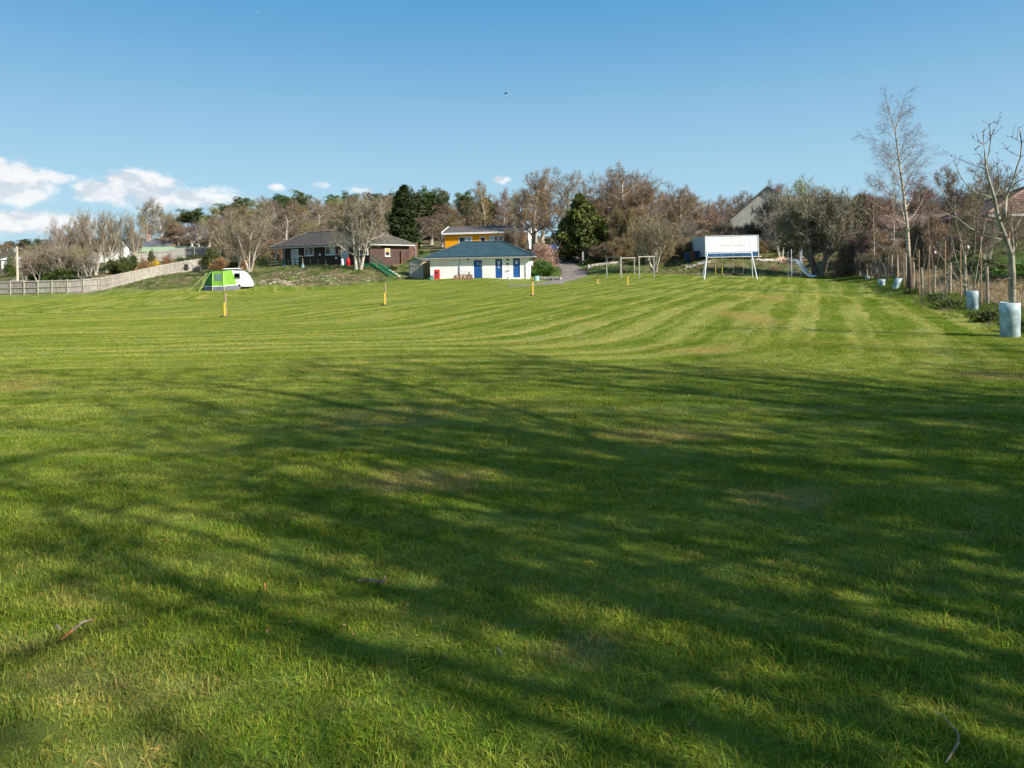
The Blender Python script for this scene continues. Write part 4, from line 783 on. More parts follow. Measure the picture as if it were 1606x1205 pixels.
def grass_obj(name, kind, variants, pts, mat_, label):
    """one object: variant tufts + scatter points, instanced by geometry nodes"""
    Vs = []; Qs = []; Ts = []; tint = []; vid = []; o = 0
    for k_, (V, tn) in enumerate(variants):
        n = len(V); Vs.append(V.reshape(-1, 3)); i = o + np.arange(n) * 5; Qs.append(np.stack([i, i+1, i+2, i+3], -1)); Ts.append(np.stack([i+3, i+2, i+4], -1)); tint.append(tn.reshape(-1, 3)); vid += [k_ + 1] * (n * 5); o += n * 5
    P, rot, scl, var = pts; Vs.append(P); tint.append(np.ones((len(P), 3))); vid += [0] * len(P)
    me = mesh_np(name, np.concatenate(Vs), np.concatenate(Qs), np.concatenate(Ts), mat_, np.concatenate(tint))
    def attr(nm, ty, arr, key='value'): a = me.attributes.new(nm, ty, 'POINT'); a.data.foreach_set(key, np.ascontiguousarray(arr).ravel())
    z = np.zeros(o); attr('vid', 'INT', np.array(vid, np.int32)); attr('pick', 'INT', np.concatenate([z, var]).astype(np.int32)); attr('scl', 'FLOAT_VECTOR', np.concatenate([np.ones((o, 3)), scl]).astype(np.float32), 'vector'); attr('rot', 'FLOAT_VECTOR', np.concatenate([np.zeros((o, 3)), rot]).astype(np.float32), 'vector')
    ob = link(name, me); tag(ob, label, kind='stuff'); ob['category'] = kind
    ng = bpy.data.node_groups.new(name, 'GeometryNodeTree'); ng.interface.new_socket('Geometry', in_out='INPUT', socket_type='NodeSocketGeometry'); ng.interface.new_socket('Geometry', in_out='OUTPUT', socket_type='NodeSocketGeometry')
    N = ng.nodes; Lk = ng.links; gi = N.new('NodeGroupInput'); go = N.new('NodeGroupOutput')
    def na(nm, ty): a = N.new('GeometryNodeInputNamedAttribute'); a.data_type = ty; a.inputs['Name'].default_value = nm; return a.outputs['Attribute']
    v_ = na('vid', 'INT'); cmp = N.new('FunctionNodeCompare'); cmp.data_type = 'INT'; cmp.operation = 'EQUAL'; Lk.new(v_, cmp.inputs[2]); cmp.inputs[3].default_value = 0
    sg = N.new('GeometryNodeSeparateGeometry'); sg.domain = 'POINT'; Lk.new(gi.outputs[0], sg.inputs[0]); Lk.new(cmp.outputs[0], sg.inputs[1])
    sp_ = N.new('GeometryNodeSplitToInstances'); sp_.domain = 'POINT'; Lk.new(sg.outputs[1], sp_.inputs[0]); Lk.new(v_, sp_.inputs['Group ID'])
    ip = N.new('GeometryNodeInstanceOnPoints'); Lk.new(sg.outputs[0], ip.inputs['Points']); Lk.new(sp_.outputs[0], ip.inputs['Instance']); ip.inputs['Pick Instance'].default_value = True
    Lk.new(na('pick', 'INT'), ip.inputs['Instance Index']); Lk.new(na('rot', 'FLOAT_VECTOR'), ip.inputs['Rotation']); Lk.new(na('scl', 'FLOAT_VECTOR'), ip.inputs['Scale']); Lk.new(ip.outputs[0], go.inputs[0])
    md = ob.modifiers.new('scatter', 'NODES'); md.node_group = ng
    return ob
def scatter(rng, y0, y1, dens, fade=None, maskf=None, hw=.80):
    """random points in the wedge of ground in front of the camera"""
    area = hw * (y1 * y1 - y0 * y0) + 2 * .6 * (y1 - y0); n = int(area * dens); y = np.sqrt(rng.uniform(y0 * y0, y1 * y1, n)); x = rng.uniform(-1, 1, n) * (hw * y + .6)
    if maskf is not None: k_ = maskf(x, y) > rng.random(n); x, y = x[k_], y[k_]
    return np.stack([x, y, Hn(x, y) + .02 * np.sin(x * .9 + 1.3 * np.sin(y * .5)) * np.sin(y * .8) * (field_mask(x, y) > .9)], -1)
def on_drive(x, y):
    pxs = CX + F * x / np.maximum(y, .1); return (y > 58) & (pxs > 790) & (pxs < 925)
def lawn():
    rng = np.random.default_rng(9)
    near = [tuft_mesh(rng, 130, .11, .016, .046, .0027, 1.0, 'lawn') for _ in range(4)] + [tuft_mesh(rng, 36, .05, .035, .07, .0032, .9, 'lawn'), tuft_mesh(rng, 16, .05, .02, .035, .010, 1.6, 'lawn')]
    far = [tuft_mesh(rng, 150, .30, .02, .055, .009, .75, 'lawn') for _ in range(3)]
    A = scatter(rng, 1.6, 7.5, 170); nA = len(A); clump = np.sin(A[:, 0] * 2.1 + 1.2 * np.sin(A[:, 1] * 1.7)) * np.sin(A[:, 1] * 2.6 + A[:, 0]) + rng.normal(size=nA) * .6
    vA = np.where((clump > .9) & (rng.random(nA) < .5), 4, rng.integers(0, 4, nA)); vA = np.where((clump < -.9) & (rng.random(nA) < .35), 5, vA); sA = rng.uniform(.75, 1.25, nA) * (1 + .18 * np.clip(clump, -1, 1.5)) * np.clip(1.25 - .05 * A[:, 1], .8, 1.2)
    B = scatter(rng, 7.5, 15, 80); nB = len(B)
    near_pts = np.concatenate([A, B]); n = len(near_pts); s = np.concatenate([sA, rng.uniform(.8, 1.2, nB) * .95]); v = np.concatenate([vA, rng.integers(0, 4, nB)])
    rot = np.stack([rng.normal(size=n) * .06, rng.normal(size=n) * .06, rng.uniform(0, 6.28, n)], -1); sx = np.concatenate([np.ones(nA), np.full(nB, 1.35)])
    # separation of variants: Instance Index picks in order of group id
    mt = blade_mat('grass_blades')
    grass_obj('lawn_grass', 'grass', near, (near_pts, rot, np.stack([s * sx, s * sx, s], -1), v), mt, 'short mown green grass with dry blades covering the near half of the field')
    C = scatter(rng, 14.5, 30, 16, maskf=lambda x, y: field_mask(x, y)); D = scatter(rng, 30, 72, 6.5, maskf=lambda x, y: field_mask(x, y) * ~on_drive(x, y)); P = np.concatenate([C, D]); n = len(P)
    s = np.concatenate([rng.uniform(.8, 1.1, len(C)), rng.uniform(1.0, 1.4, len(D))]); sz = rng.uniform(.7, 1.1, n) * .75
    rot = np.stack([np.zeros(n), np.zeros(n), rng.uniform(0, 6.28, n)], -1)
    grass_obj('field_grass', 'grass', far, (P, rot, np.stack([s, s, sz], -1), rng.integers(0, 3, n)), mt, 'striped mown grass covering the far half of the field')
    # longer grass: strip along the fence, banks, round things
    long_ = [tuft_mesh(rng, 70, .16, .06, .20, .006, .7, 'x') for _ in range(3)]
    y = rng.uniform(9, 57, 9000); x = 15.7 + (y - 22.6) * .376 - np.abs(rng.normal(size=9000)) * .8 + .15; P = [np.stack([x, y, Hn(x, y)], -1)]
    def bankm(x, y): 
        pxs = CX + F * x / y; g = ((pxs > 165) & (pxs < 640)) | ((pxs > 925) & (pxs < 1420)); return (1 - field_mask(x, y)) * g * ~on_drive(x, y)
    P.append(scatter(rng, 58, 95, 3.6, maskf=bankm)); P.append(scatter(rng, 27, 52, 9, maskf=lambda x, y: (x > 15.7 + (y - 22.6) * .376 + 3.5) * 1.0, hw=.9)); P = np.concatenate(P); n = len(P); far_ = P[:, 1] > 57.5
    s = rng.uniform(.6, 1.2, n) * np.where(far_, 1.7, 1); rot = np.stack([np.zeros(n), np.zeros(n), rng.uniform(0, 6.28, n)], -1)
    b1 = blade_mat('long_grass_blades', False, (.11, .17, .03)); b2 = blade_mat('dry_grass_blades', False, (.36, .29, .19))
    dry = rng.random(n) < np.where(far_, np.where(P[:, 0] > 12, .5, .35), .07)
    grass_obj('rough_grass', 'grass', long_, (P[~dry], rot[~dry], np.stack([s, s, s], -1)[~dry], rng.integers(0, 3, (~dry).sum())), b1, 'longer rough green grass on the banks and along the fence')
    nn = 2600; y = rng.uniform(15, 52, nn) ; x = 15.7 + (y - 22.6) * .376 + .5 + rng.random(nn) ** 1.3 * 4; x = np.minimum(x, .95 * y); Pd = np.stack([x, y, Hn(x, y)], -1)
    Pq = np.concatenate([P[dry], Pd]); n1 = dry.sum(); s = np.concatenate([s[dry], rng.uniform(1.6, 3.0, nn)]); rot = np.concatenate([rot[dry], np.stack([np.zeros(nn), np.zeros(nn), rng.uniform(0, 6.28, nn)], -1)])
    grass_obj('dry_grass', 'dry grass', long_, (Pq, rot, np.stack([s, s, s * 1.0], -1), rng.integers(0, 3, len(Pq))), b2, 'pale dead grass and reeds behind the boundary fence and on the banks')
lawn()
# stones and litter on the banks
def stones(name, label, gens, mat_, size):
    rng = np.random.default_rng(4); V = []; Fq = []; Ft = []; o = 0
    base = np.array([[1,0,0],[-1,0,0],[0,1,0],[0,-1,0],[0,0,1],[0,0,-1.]]); tr = np.array([[0,2,4],[2,1,4],[1,3,4],[3,0,4],[2,0,5],[1,2,5],[3,1,5],[0,3,5]])
    P = np.concatenate(gens)
    for p in P:
        s = size * rng.uniform(.4, 1.3) * rng.uniform(.6, 1.2, 3) * np.array([1, 1, .6]); V.append(p + base * s * rng.uniform(.8, 1.2, (6, 1))); Ft.append(tr + o); o += 6
    ob = link(name, mesh_np(name, np.concatenate(V), tris=np.concatenate(Ft), mat=mat_)); tag(ob, label, kind='stuff')
rng0 = np.random.default_rng(8)
def strip(a, b, n, wd):
    pts = []
    for _ in range(n): t = rng0.random(); p = Vector(a).lerp(Vector(b), t); x = p.x + rng0.normal() * wd; y = p.y + rng0.normal() * wd; pts.append((x, y, H(x, y)))
    return np.array(pts)
stones('mound_stones', 'pale stones and bare earth scattered on the face of the mound', [strip(G(395, 444), G(470, 443), 150, .7), strip(G(440, 437), G(560, 441), 60, 1.0), strip(G(430, 430), G(465, 428), 40, .5), strip(G(505, 432), G(590, 436), 40, .9)], M('stone_pink', (.40, .32, .26), .9, .3, 2), .13)

# ------------------------------------------------------------------ buildings
class Frame:
    """a building's frame: origin at its front left foot, local x along the front, y to the back"""
    def __init__(s, P0, ang): s.P = Vector(P0); s.a = ang; s.c, s.s = math.cos(ang), math.sin(ang)
    def loc(s, px, py, off=0):
        X = pxdir(px, py)[0]; px0, py0 = s.P.x - s.s * off, s.P.y + s.c * off
        u = (X * py0 - px0) / (s.c - X * s.s); d = py0 + u * s.s
        return u, W(px, py, d).z - s.P.z
M_WHITE = M('render_white', (.82, .82, .79), .8, .06, 1.1, .3, col2=(.72, .71, .66)); M_TRIM = M('paint_white', (.78, .78, .76), .5, .06, 3); M_BLUE = M('door_blue', (.015, .085, .27), .45, .12, 3)
M_ROOFB = M('roof_metal_blue', (.036, .072, .088), .6, .12, 1.5, spec=.2); M_GLASS = M('window_glass', (.035, .045, .055), .08, .3, 1.5, spec=.8); M_GREY = M('gutter_grey', (.30, .30, .30), .5, .12, 4)
M_CURT = M('curtain', (.45, .50, .52), .8, .2, 4); M_LEAD = M('paper_notice', (.8, .82, .84), .6, .08, 9); M_METAL = M('steel', (.5, .5, .5), .35, .1, 5, metal=.8)
def window(parent, x0, z0, x1, z1, y=0, nx=1, fr=.06, glass=M_GLASS, frame=M_TRIM, deep=.10, transom=None, side=None):
    """frame (with mullions) and panes, standing proud of the wall plane y; side='x' puts it on a wall of constant x"""
    Mx = Matrix.Identity(4) if side is None else Matrix(((0, -1, 0, side), (1, 0, 0, 0), (0, 0, 1, 0), (0, 0, 0, 1)))
    def b(m, *c): m.box(*c, mtx=Mx)
    m = MB(); b(m, x0, y-.03, z0, x0+fr, y+deep, z1); b(m, x1-fr, y-.03, z0, x1, y+deep, z1); b(m, x0+fr, y-.03, z1-fr, x1-fr, y+deep, z1); b(m, x0+fr, y-.03, z0, x1-fr, y+deep, z0+fr)
    for i in range(1, nx): xm = x0 + (x1-x0) * i / nx; b(m, xm-fr/2, y-.028, z0+fr, xm+fr/2, y+deep, z1-fr)
    if transom: b(m, x0+fr, y-.026, transom-.025, x0+(x1-x0)/nx-fr/2 if nx > 1 else x1-fr, y+.05, transom+.025)
    b(m, x0-.04, y-.09, z0-.05, x1+.04, y-.001, z0-.002)
    o = m.build('window', frame, parent)
    for i in range(nx):
        a = x0 + (x1-x0) * i / nx + fr/2; c = x0 + (x1-x0) * (i+1) / nx - fr/2; p = MB(); b(p, a, y+.01, z0+fr/2, c, y+.03, z1-fr/2); p.build('pane', glass if not isinstance(glass, (list, tuple)) else glass[i % len(glass)], o)
    return o
def hip_roof(L, D, ov, ze, zr, r0, r1, ry, t=.12):
    e = [(-ov, -ov, ze), (L+ov, -ov, ze), (L+ov, D+ov, ze), (-ov, D+ov, ze)]; a = (r0, ry, zr); b = (r1, ry, zr)
    m = MB(); m.slab(e[0], e[1], b, a, t); m.slab(e[2], e[3], a, b, t); m.slab(e[1], e[2], b, b, t) if 0 else None
    for tri in ((e[1], e[2], b), (e[3], e[0], a)):
        v = [Vector(q) for q in tri]; m.add(v + [q - Vector((0, 0, t)) for q in v], [(0, 1, 2), (5, 4, 3), (0, 3, 4, 1)])
    return m, e, a, b

# white amenity building with the blue metal roof
def amenity():
    P0 = Vector((0, 0, 0)); P0 = W(675, 438, 71.5); fr = Frame(P0, R(-6)); root = thing('amenity_block', 'white rendered building with blue metal hipped roof and three blue doors', 'building', P0, R(-6))
    L, _ = fr.loc(830.5, 436); D = 5.2; zb = -.55; eL = fr.loc(676, 405)[1]; eR = fr.loc(829, 399.4)[1]; ze = (eL + eR) / 2; 
    m = MB()
    ops = []
    for x0, z0, x1, z1 in ((742.4, 436.5, 756.5, 407), (777.2, 436.3, 787.5, 406.3), (805, 435.5, 815.3, 405.2)):
        a, _ = fr.loc(x0, z0); b, zt = fr.loc(x1, z1); _, zl = fr.loc((x0+x1)/2, z0); ops.append((a, b, zl, zt))
    wa, wt = fr.loc(793, 405); wb, wl = fr.loc(799, 416.5); ops2 = sorted(ops[:2] + [(wa, wb, wl, wt)] + ops[2:])
    x = 0
    for a, b, zl, zt in ops2:
        m.box(x, 0, zb, a, .22, ze); m.box(a, 0, zt, b, .22, ze); m.box(a, 0, zb, b, .22, zl); x = b
    m.box(x, 0, zb, L, .22, ze); m.box(0, D-.22, zb, L, D, ze); m.box(0, .22, zb, .22, D-.22, ze)
    s0, s1 = .5, 1.4
    m.box(L-.22, .22, zb, L, s0, ze); m.box(L-.22, s1, zb, L, D-.22, ze); m.box(L-.22, s0, zb, L, s1, zb+.6)
    m.box(.22, .3, ze-.05, L-.22, D-.3, ze-.01); m.build('wall', M_WHITE, root)
    for i, (a, b, zl, zt) in enumerate(ops):
        d = MB().box(a+.06, .05, zl+.01, b-.06, .10, zt-.06).build('door', M_BLUE, root)
        MB().box(a, .02, zl, a+.06, .16, zt).box(b-.06, .02, zl, b, .16, zt).box(a+.06, .02, zt-.06, b-.06, .16, zt).build('door_frame', M_BLUE if i else M_TRIM, d)
        hx = b - .14 if i == 0 else (b - .14 if i == 1 else a + .14)
        MB().box(hx-.03, .03, zl+.9, hx+.03, .049, zl+1.15).box(hx-.05, .0, zl+1.0, hx+.05, .03, zl+1.03).build('handle', M_METAL, d)
        px = [((750.2, 415.3, 748.2, 411.5), (754, 415.5, 752.5, 413.6)), ((784, 414.6, 780.4, 410), (783, 420.6, 780.6, 416)), ((811.8, 414, 808.2, 409.2),)][i]
        for xa, ya, xb, yb in px:
            u1, w1 = fr.loc(xb, yb); u2, w2 = fr.loc(xa, ya); s = MB().box(u1, .035, w2, u2, .049, w1).build('sign', M_LEAD, d)
            cx, cz = (u1+u2)/2, (w1+w2)/2; hh = (w1-w2)
            if hh > .25: MB().tube([(cx, .0325, cz+hh*.18), (cx, .034, cz+hh*.32)], [.035, .035], 8).box(cx-.04, .0325, cz-.12*hh, cx+.04, .0345, cz+.14*hh).box(cx-.055, .0325, cz-.30*hh, cx-.015, .0345, cz-.12*hh).box(cx+.015, .0325, cz-.30*hh, cx+.055, .0345, cz-.12*hh).build('pictogram', M_BLUE, s)
    window(root, wa, wl, wb, wt, .06, 1, .05, transom=(wl+wt)/2)
    MB().box(wa, .05, (wl+wt)/2-.12, wb, .1, (wl+wt)/2+.12).build('panel', M_TRIM, root)
    MB().box(L-.10, s0+.02, zb+.6, L-.06, s1-.02, ze-.25).box(L-.10, s0+.02, ze-.25, L-.05, s1-.02, ze-.2).build('side_door', M_BLUE, root)
    # roof: flat pans with raised ribs
    zr = fr.loc(758, 379.5, D/2)[1]; r0 = fr.loc(728, 380, D/2)[0]; r1 = fr.loc(787, 379, D/2)[0]; ov = .42
    m, e, a, b = hip_roof(L, D, ov, ze, zr, r0, r1, D/2); m.build('roof', M_ROOFB, root)
    rb = MB(); e0, e1 = Vector(e[0]), Vector(e[1]); a, b = Vector(a), Vector(b); n = 46
    for i in range(1, n):
        x = e0.x + (e1.x - e0.x) * i / n; bot = Vector((x, -ov, ze)); t = 1.0
        if x < a.x: t = (x - e0.x) / (a.x - e0.x)
        elif x > b.x: t = (e1.x - x) / (e1.x - b.x)
        top = Vector((x, -ov + (D/2 + ov) * t, ze + (zr - ze) * t)); rb.beam(bot + Vector((0, 0, .02)), top + Vector((0, 0, .02)), .05, .045)
    for i in range(1, 22):
        y = -ov + (D + 2*ov) * i / 22; t = 1 - abs(y - D/2) / (D/2 + ov); bot = Vector((e1.x, y, ze)); top = Vector((e1.x + (b.x - e1.x) * t, y, ze + (zr - ze) * t)); rb.beam(bot + Vector((0, 0, .02)), top + Vector((0, 0, .02)), .05, .045)
    r_ = rb.build('rib', M_ROOFB, root); r_['kind'] = 'stuff'
    hp = MB()
    for q, p in ((e[0], a), (e[1], b), (e[2], b), (e[3], a)): hp.tube([Vector(q) + Vector((0, 0, .03)), Vector(p) + Vector((0, 0, .04))], .07, 6)
    hp.tube([a + Vector((0, 0, .04)), b + Vector((0, 0, .04))], .08, 6).build('ridge_cap', M_ROOFB, root)
    MB().box(-ov, -ov-.10, ze-.20, L+ov, -ov-.002, ze-.09).box(L+ov+.002, -ov-.10, ze-.20, L+ov+.10, D+ov, ze-.09).build('gutter', M_GREY, root)
    MB().box(-ov, -ov, ze-.17, L+ov, 0, ze-.13).box(L, .001, ze-.17, L+ov, D+ov, ze-.13).box(-ov, .001, ze-.17, 0, D+ov, ze-.13).build('soffit', M_TRIM, root)
    dx = fr.loc(721, 420)[0]; MB().tube([(dx, -ov-.05, ze-.15), (dx, -.06, ze-.4), (dx, -.06, -.3)], .045, 8).build('downpipe', M_GREY, root)
    MB().tube([(L-.2, -ov-.05, ze-.15), (L-.35, -.06, ze-.5), (L-.35, -.06, -.4)], .04, 8).build('downpipe', M_TRIM, root)
    MB().box(fr.loc(737, 437)[0], -.55, zb, L-.9, -.002, fr.loc(760, 437)[1]-.0).box(fr.loc(776, 437)[0], -.95, zb, fr.loc(800, 437)[0], -.551, fr.loc(780, 438.2)[1]).build('step', M_WHITE, root)
    u, z = fr.loc(734, 407.2); MB().box(u-.10, -.22, z-.08, u+.10, -.003, z+.08).box(u-.03, -.30, z-.14, u+.05, -.221, z-.02).build('lamp', M_GREY, root)
    u, z = fr.loc(770, 406); MB().box(u-.08, -.1, z-.06, u+.08, -.003, z+.06).build('vent', M_TRIM, root)
    for px_, py_ in ((798, 424.5), (794.5, 425.5)):
        u, z = fr.loc(px_, py_); MB().box(u-.07, -.06, z-.07, u+.07, -.003, z+.07).build('tap', M_GREY, root)
    # things standing at its front
    def at(px, py, off=-.6): u, z = fr.loc(px, py, off); q = Vector((P0.x + fr.c*u - fr.s*off, P0.y + fr.s*u + fr.c*off, 0)); q.z = H(q.x, q.y); return q
    q = at(685.5, 437); o = thing('gas_locker', 'red metal cabinet against the left part of the white wall', 'cabinet', q, R(-6)); z1 = 1.0
    M_RED = M('paint_red', (.52, .035, .035), .5, .15, 6)
    MB().box(-.26, -.2, -.15, .26, .2, z1).build('body', M_RED, o, bevel=.02); MB().box(-.27, -.215, .02, .27, -.202, .58).build('door', M_RED, o)
    dk = M('paint_dark', (.03, .03, .03), .6); MB().box(-.16, -.225, .62, .16, -.203, .76).build('vent', dk, o); MB().box(-.10, -.235, .34, .06, -.216, .42).build('handle', dk, o)
    q = at(676.5, 438); o = MB().tube([(0, 0, 0), (0, 0, .22), (0, 0, .24)], [.20, .28, .29], 14).build('tub', M('plastic_teal', (.18, .50, .46), .4, .1, 4)); o.location = q; tag(o, 'small teal plastic tub on the grass left of the red cabinet', 'tub')
    q = at(727.5, 437, -1.3); o = thing('picnic_table', 'wooden picnic table with pale top beside the downpipe', 'picnic table', q, R(-4)); wd = M('wood_brown', (.24, .14, .09), .85, .3, 8, .4); tpw = M('wood_weathered', (.42, .39, .35), .85, .25, 8, .4)
    for i in range(5): MB().box(-.75, -.36 + i*.15, .70, .75, -.24 + i*.15, .74).build('tabletop_board', tpw, o)
    for y in (-.78, -.64, .56, .70): MB().box(-.78, y, .40, .78, y+.12, .44).build('seat_board', wd, o)
    for sx_ in (-.55, .55):
        MB().beam((sx_, -.15, .69), (sx_, -.52, -.08), .07, .09).build('leg', wd, o); MB().beam((sx_, .15, .69), (sx_, .52, -.08), .07, .09).build('leg', wd, o); MB().box(sx_+.04, -.80, .32, sx_+.10, .82, .395).build('crossbar', wd, o)
    for i, xx in enumerate((-.9, -.5, -.1, .3, .7)): MB().box(xx, -.98, -.05, xx+.32, -.93, .42 if i % 2 else .38).build('pallet_board', wd, o)
    q = at(798, 440, -1.2); o = MB().tube([(0, 0, 0), (0, 0, .28), (.02, 0, .42), (.06, 0, .5)], [.14, .15, .06, .05], 10).build('water_can', M('plastic_grey', (.62, .66, .70), .5, .1)); o.location = q; tag(o, 'small pale grey water container on the white step near the right hand blue door', 'container')
    g = T(841, 68.5); o = MB().tube([(0, 0, -.05), (0, 0, .42)], [.26, .27], 14).tube([(0, 0, .42), (0, 0, .46)], [.28, .28], 14).build('planter', M('plastic_mint', (.36, .60, .52), .5, .1)); o.location = g; tag(o, 'mint green tub at the right corner of the white building', 'tub')
amenity()

def wall_boards(parent, name, mat_, x0, x1, y, z0, z1, n, vertical=False, t=.02, alt=None):
    """cladding boards, each an object sharing one mesh"""
    first = None
    if vertical:
        w_ = (x1 - x0) / n; me = MB().box(.006, -t, z0, w_-.006, -.001, z1).build(name, mat_, parent); me.location = (x0, y, 0); src = me; prev = me
        for i in range(1, n): o = src.copy(); COL.objects.link(o); o.location = (x0 + w_*i, y - .004 * (i % 2), 0)
    else:
        h = (z1 - z0) / n; src = MB().add([(x0, -t-.012, 0), (x1, -t-.012, 0), (x1, -t+.006, h), (x0, -t+.006, h), (x0, 0, 0), (x1, 0, 0), (x1, 0, h), (x0, 0, h)], [(0,1,2,3),(0,4,5,1),(3,2,6,7),(1,5,6,2),(0,3,7,4)]).build(name, mat_, parent); src.location = (0, y, z0)
        for i in range(1, n): o = src.copy(); COL.objects.link(o); o.location = (0, y, z0 + h*i)

# brown bungalow on the mound
def bungalow():
    PL = W(432, 419, 90.5); PL.z = 1.55; PR = W(580, 418, 81.5); ang = math.atan2(PR.y - PL.y, PR.x - PL.x); L = math.hypot(PR.x - PL.x, PR.y - PL.y); fr = Frame(PL, ang); D = 7.2
    root = thing('bungalow', 'dark brown timber clad bungalow with tiled hipped roof and white windows on the mound', 'house', PL, ang)
    MW = M('cladding_brown', (.060, .036, .028), .8, .3, 3, .3); MT = M('roof_tile', (.13, .115, .10), .9, .3, 2.5, .4, rnd=.1); ze = fr.loc(520, 384.5)[1]; zb = -1.2
    xp = fr.loc(447, 400)[0]                                            # left of this the wall is set back as a porch
    MB().box(xp, .0, zb, L, .25, ze).box(L-.25, .25, zb, L, D, ze).box(0, D-.25, zb, L-.25, D, ze).box(0, 1.2, zb, .25, D-.25, ze).box(.25, 1.2, zb, xp, 1.45, ze).box(xp, .25, zb, xp+.2, 1.2, ze).build('wall', MW, root)
    wins = ((478.5, 401.5, 492.5, 386.5), (511.5, 400, 526.5, 385), (559, 400, 577.5, 384.5)); x = xp
    zz0, zz1 = 0, ze
    segs = sorted([(fr.loc(a, b)[0], fr.loc(c, d)[0], fr.loc((a+c)/2, b)[1], fr.loc((a+c)/2, d)[1]) for a, b, c, d in wins]); doors = []
    for a, b, c, d in ((458, 417, 468.5, 391), (536, 415, 547.5, 385)):
        doors.append((fr.loc(a, b)[0], fr.loc(c, d)[0], fr.loc((a+c)/2, b)[1], fr.loc((a+c)/2, d)[1]))
    allo = sorted(segs + doors)
    for a, b, z0, z1 in allo:
        wall_boards(root, 'cladding_board', MW, x, a - .02, 0, 0, ze - .03, 14); x = b + .02
    wall_boards(root, 'cladding_board', MW, x, L, 0, 0, ze - .03, 14)
    for i, (a, b, z0, z1) in enumerate(segs): window(root, a, z0, b, z1, -.09, 2 if i < 2 else 1, .08, transom=z0 + (z1-z0)*.72 if i < 2 else None, glass=[M_GLASS, M_CURT] if i == 1 else M_GLASS)
    for a, b, z0, z1 in doors:
        z0 = 0.02; d = MB().box(a, -.10, z0, a+.13, -.03, z1).box(b-.13, -.10, z0, b, -.03, z1).box(a+.13, -.10, z1-.13, b-.13, -.03, z1).box(a+.13, -.10, z0, b-.13, -.03, z0+.55 if a > 8 else z0+.95).build('door', M_TRIM, root)
        MB().box(a+.13, -.07, z0+.55 if a > 8 else z0+.95, b-.13, -.04, z1-.13).build('pane', M_CURT, d)
    window(root, .35, .75, xp-.15, ze-.35, 1.12, 1, .09); window(root, .35, ze-.32, xp-.15, ze-.08, 1.12, 2, .06)
    MB().box(.0, .0, 0, .12, .12, ze).build('porch_post', M_TRIM, root)
    # side wall boards: horizontal above, vertical fence like boarding below right
    sd = bpy.data.objects.new('side_wall', None); 
    sw = MB()
    for i in range(14): z = i * ze / 14; sw.add([(L+.028, 0, z), (L+.028, D, z), (L+.010, D, z+ze/14), (L+.010, 0, z+ze/14), (L, 0, z), (L, D, z)], [(0, 1, 2, 3), (0, 4, 5, 1)])
    o = sw.build('side_cladding', M('cladding_red_brown', (.078, .046, .035), .8, .25, 3, .3), root)
    MWs = bpy.data.materials['window_glass']; m_or = M('blind_orange', (.60, .28, .05), .7, .1)
    window(root, 2.6, 1.15, 3.5, 2.15, 0, 1, .08, side=L+.05); MB().box(L+.03, 2.7, 1.68, L+.10, 3.4, 2.06).build('blind', m_or, root)
    zr = fr.loc(520, 363.5, D/2)[1]; r0 = fr.loc(481, 364, D/2)[0]; r1 = L - 3.4; ov = .5
    m, e, a, b = hip_roof(L, D, ov, ze, zr, r0, r1, D/2, .14); m.build('roof', MT, root)
    ro = [c for c in root.children if c.name.startswith('roof')][-1]
    tl = MB(); e0, e1 = Vector(e[0]), Vector(e[1]); rows = 17; rt = random.Random(3)
    def rowtiles(A0, A1, B0, B1, n_r):
        for r in range(n_r):
            t = (r + .0) / n_r; t2 = (r + 1.12) / n_r; p, q = A0.lerp(B0, t), A1.lerp(B1, t); p2, q2 = A0.lerp(B0, min(t2, 1)), A1.lerp(B1, min(t2, 1)); nrm_ = (A1 - A0).cross(B0 - A0).normalized(); n = max(1, int((q - p).length / .38))
            for j in range(n):
                f0, f1 = j / n, (j + .94) / n; h = .05 + rt.uniform(0, .015); aa, bb = p.lerp(q, f0) + nrm_ * h, p.lerp(q, f1) + nrm_ * h; cc_, dd = p2.lerp(q2, f1) + nrm_ * .012, p2.lerp(q2, f0) + nrm_ * .012
                tl.add([aa, bb, cc_, dd, aa - nrm_ * .045, bb - nrm_ * .045], [(0, 1, 2, 3), (0, 4, 5, 1)])
    va, vb = Vector(a), Vector(b); rowtiles(e0, e1, va, vb, rows); rowtiles(e1, Vector(e[2]), vb, vb, rows); rowtiles(Vector(e[3]), e0, va, va, rows)
    o = tl.build('tiles', MT, ro); o['kind'] = 'stuff'
    hp = MB()
    for q, p in ((e[0], a), (e[1], b), (e[2], b), (e[3], a)): hp.tube([Vector(q) + Vector((0, 0, .05)), Vector(p) + Vector((0, 0, .06))], .09, 6)
    hp.tube([va + Vector((0, 0, .06)), vb + Vector((0, 0, .06))], .1, 6).build('ridge_tile', MT, ro)
    MB().box(-ov, -ov-.1, ze-.22, L+ov, -ov-.002, ze-.10).box(L+ov+.002, -ov-.1, ze-.22, L+ov+.1, D+ov, ze-.10).build('gutter', M('gutter_pale', (.5, .52, .5), .5, .1), root)
    MB().box(-ov, -ov, ze-.18, L+ov, D+ov, ze-.145).build('soffit', MW, root)
    MB().tube([(L+ov-.1, -ov+.1, ze-.2), (L+ov-.1, -ov+.1, -2.2)], .0, 3) ; MB().tube([(L+ov-.05, D+ov-.1, ze-.2), (L+ov+.25, D+ov-.1, ze-.6), (L+ov+.25, D+ov-.1, -1.6)], .045, 6).build('downpipe', M_GREY, root)
    for px_, py_ in ((502, 399.5), (527.5, 404.5)):
        u, z = fr.loc(px_, py_, -.05); MB().box(u-.13, -.12, z-.15, u+.13, -.033, z+.12).build('meter_box' if px_ < 510 else 'wall_lamp', M_TRIM, root)
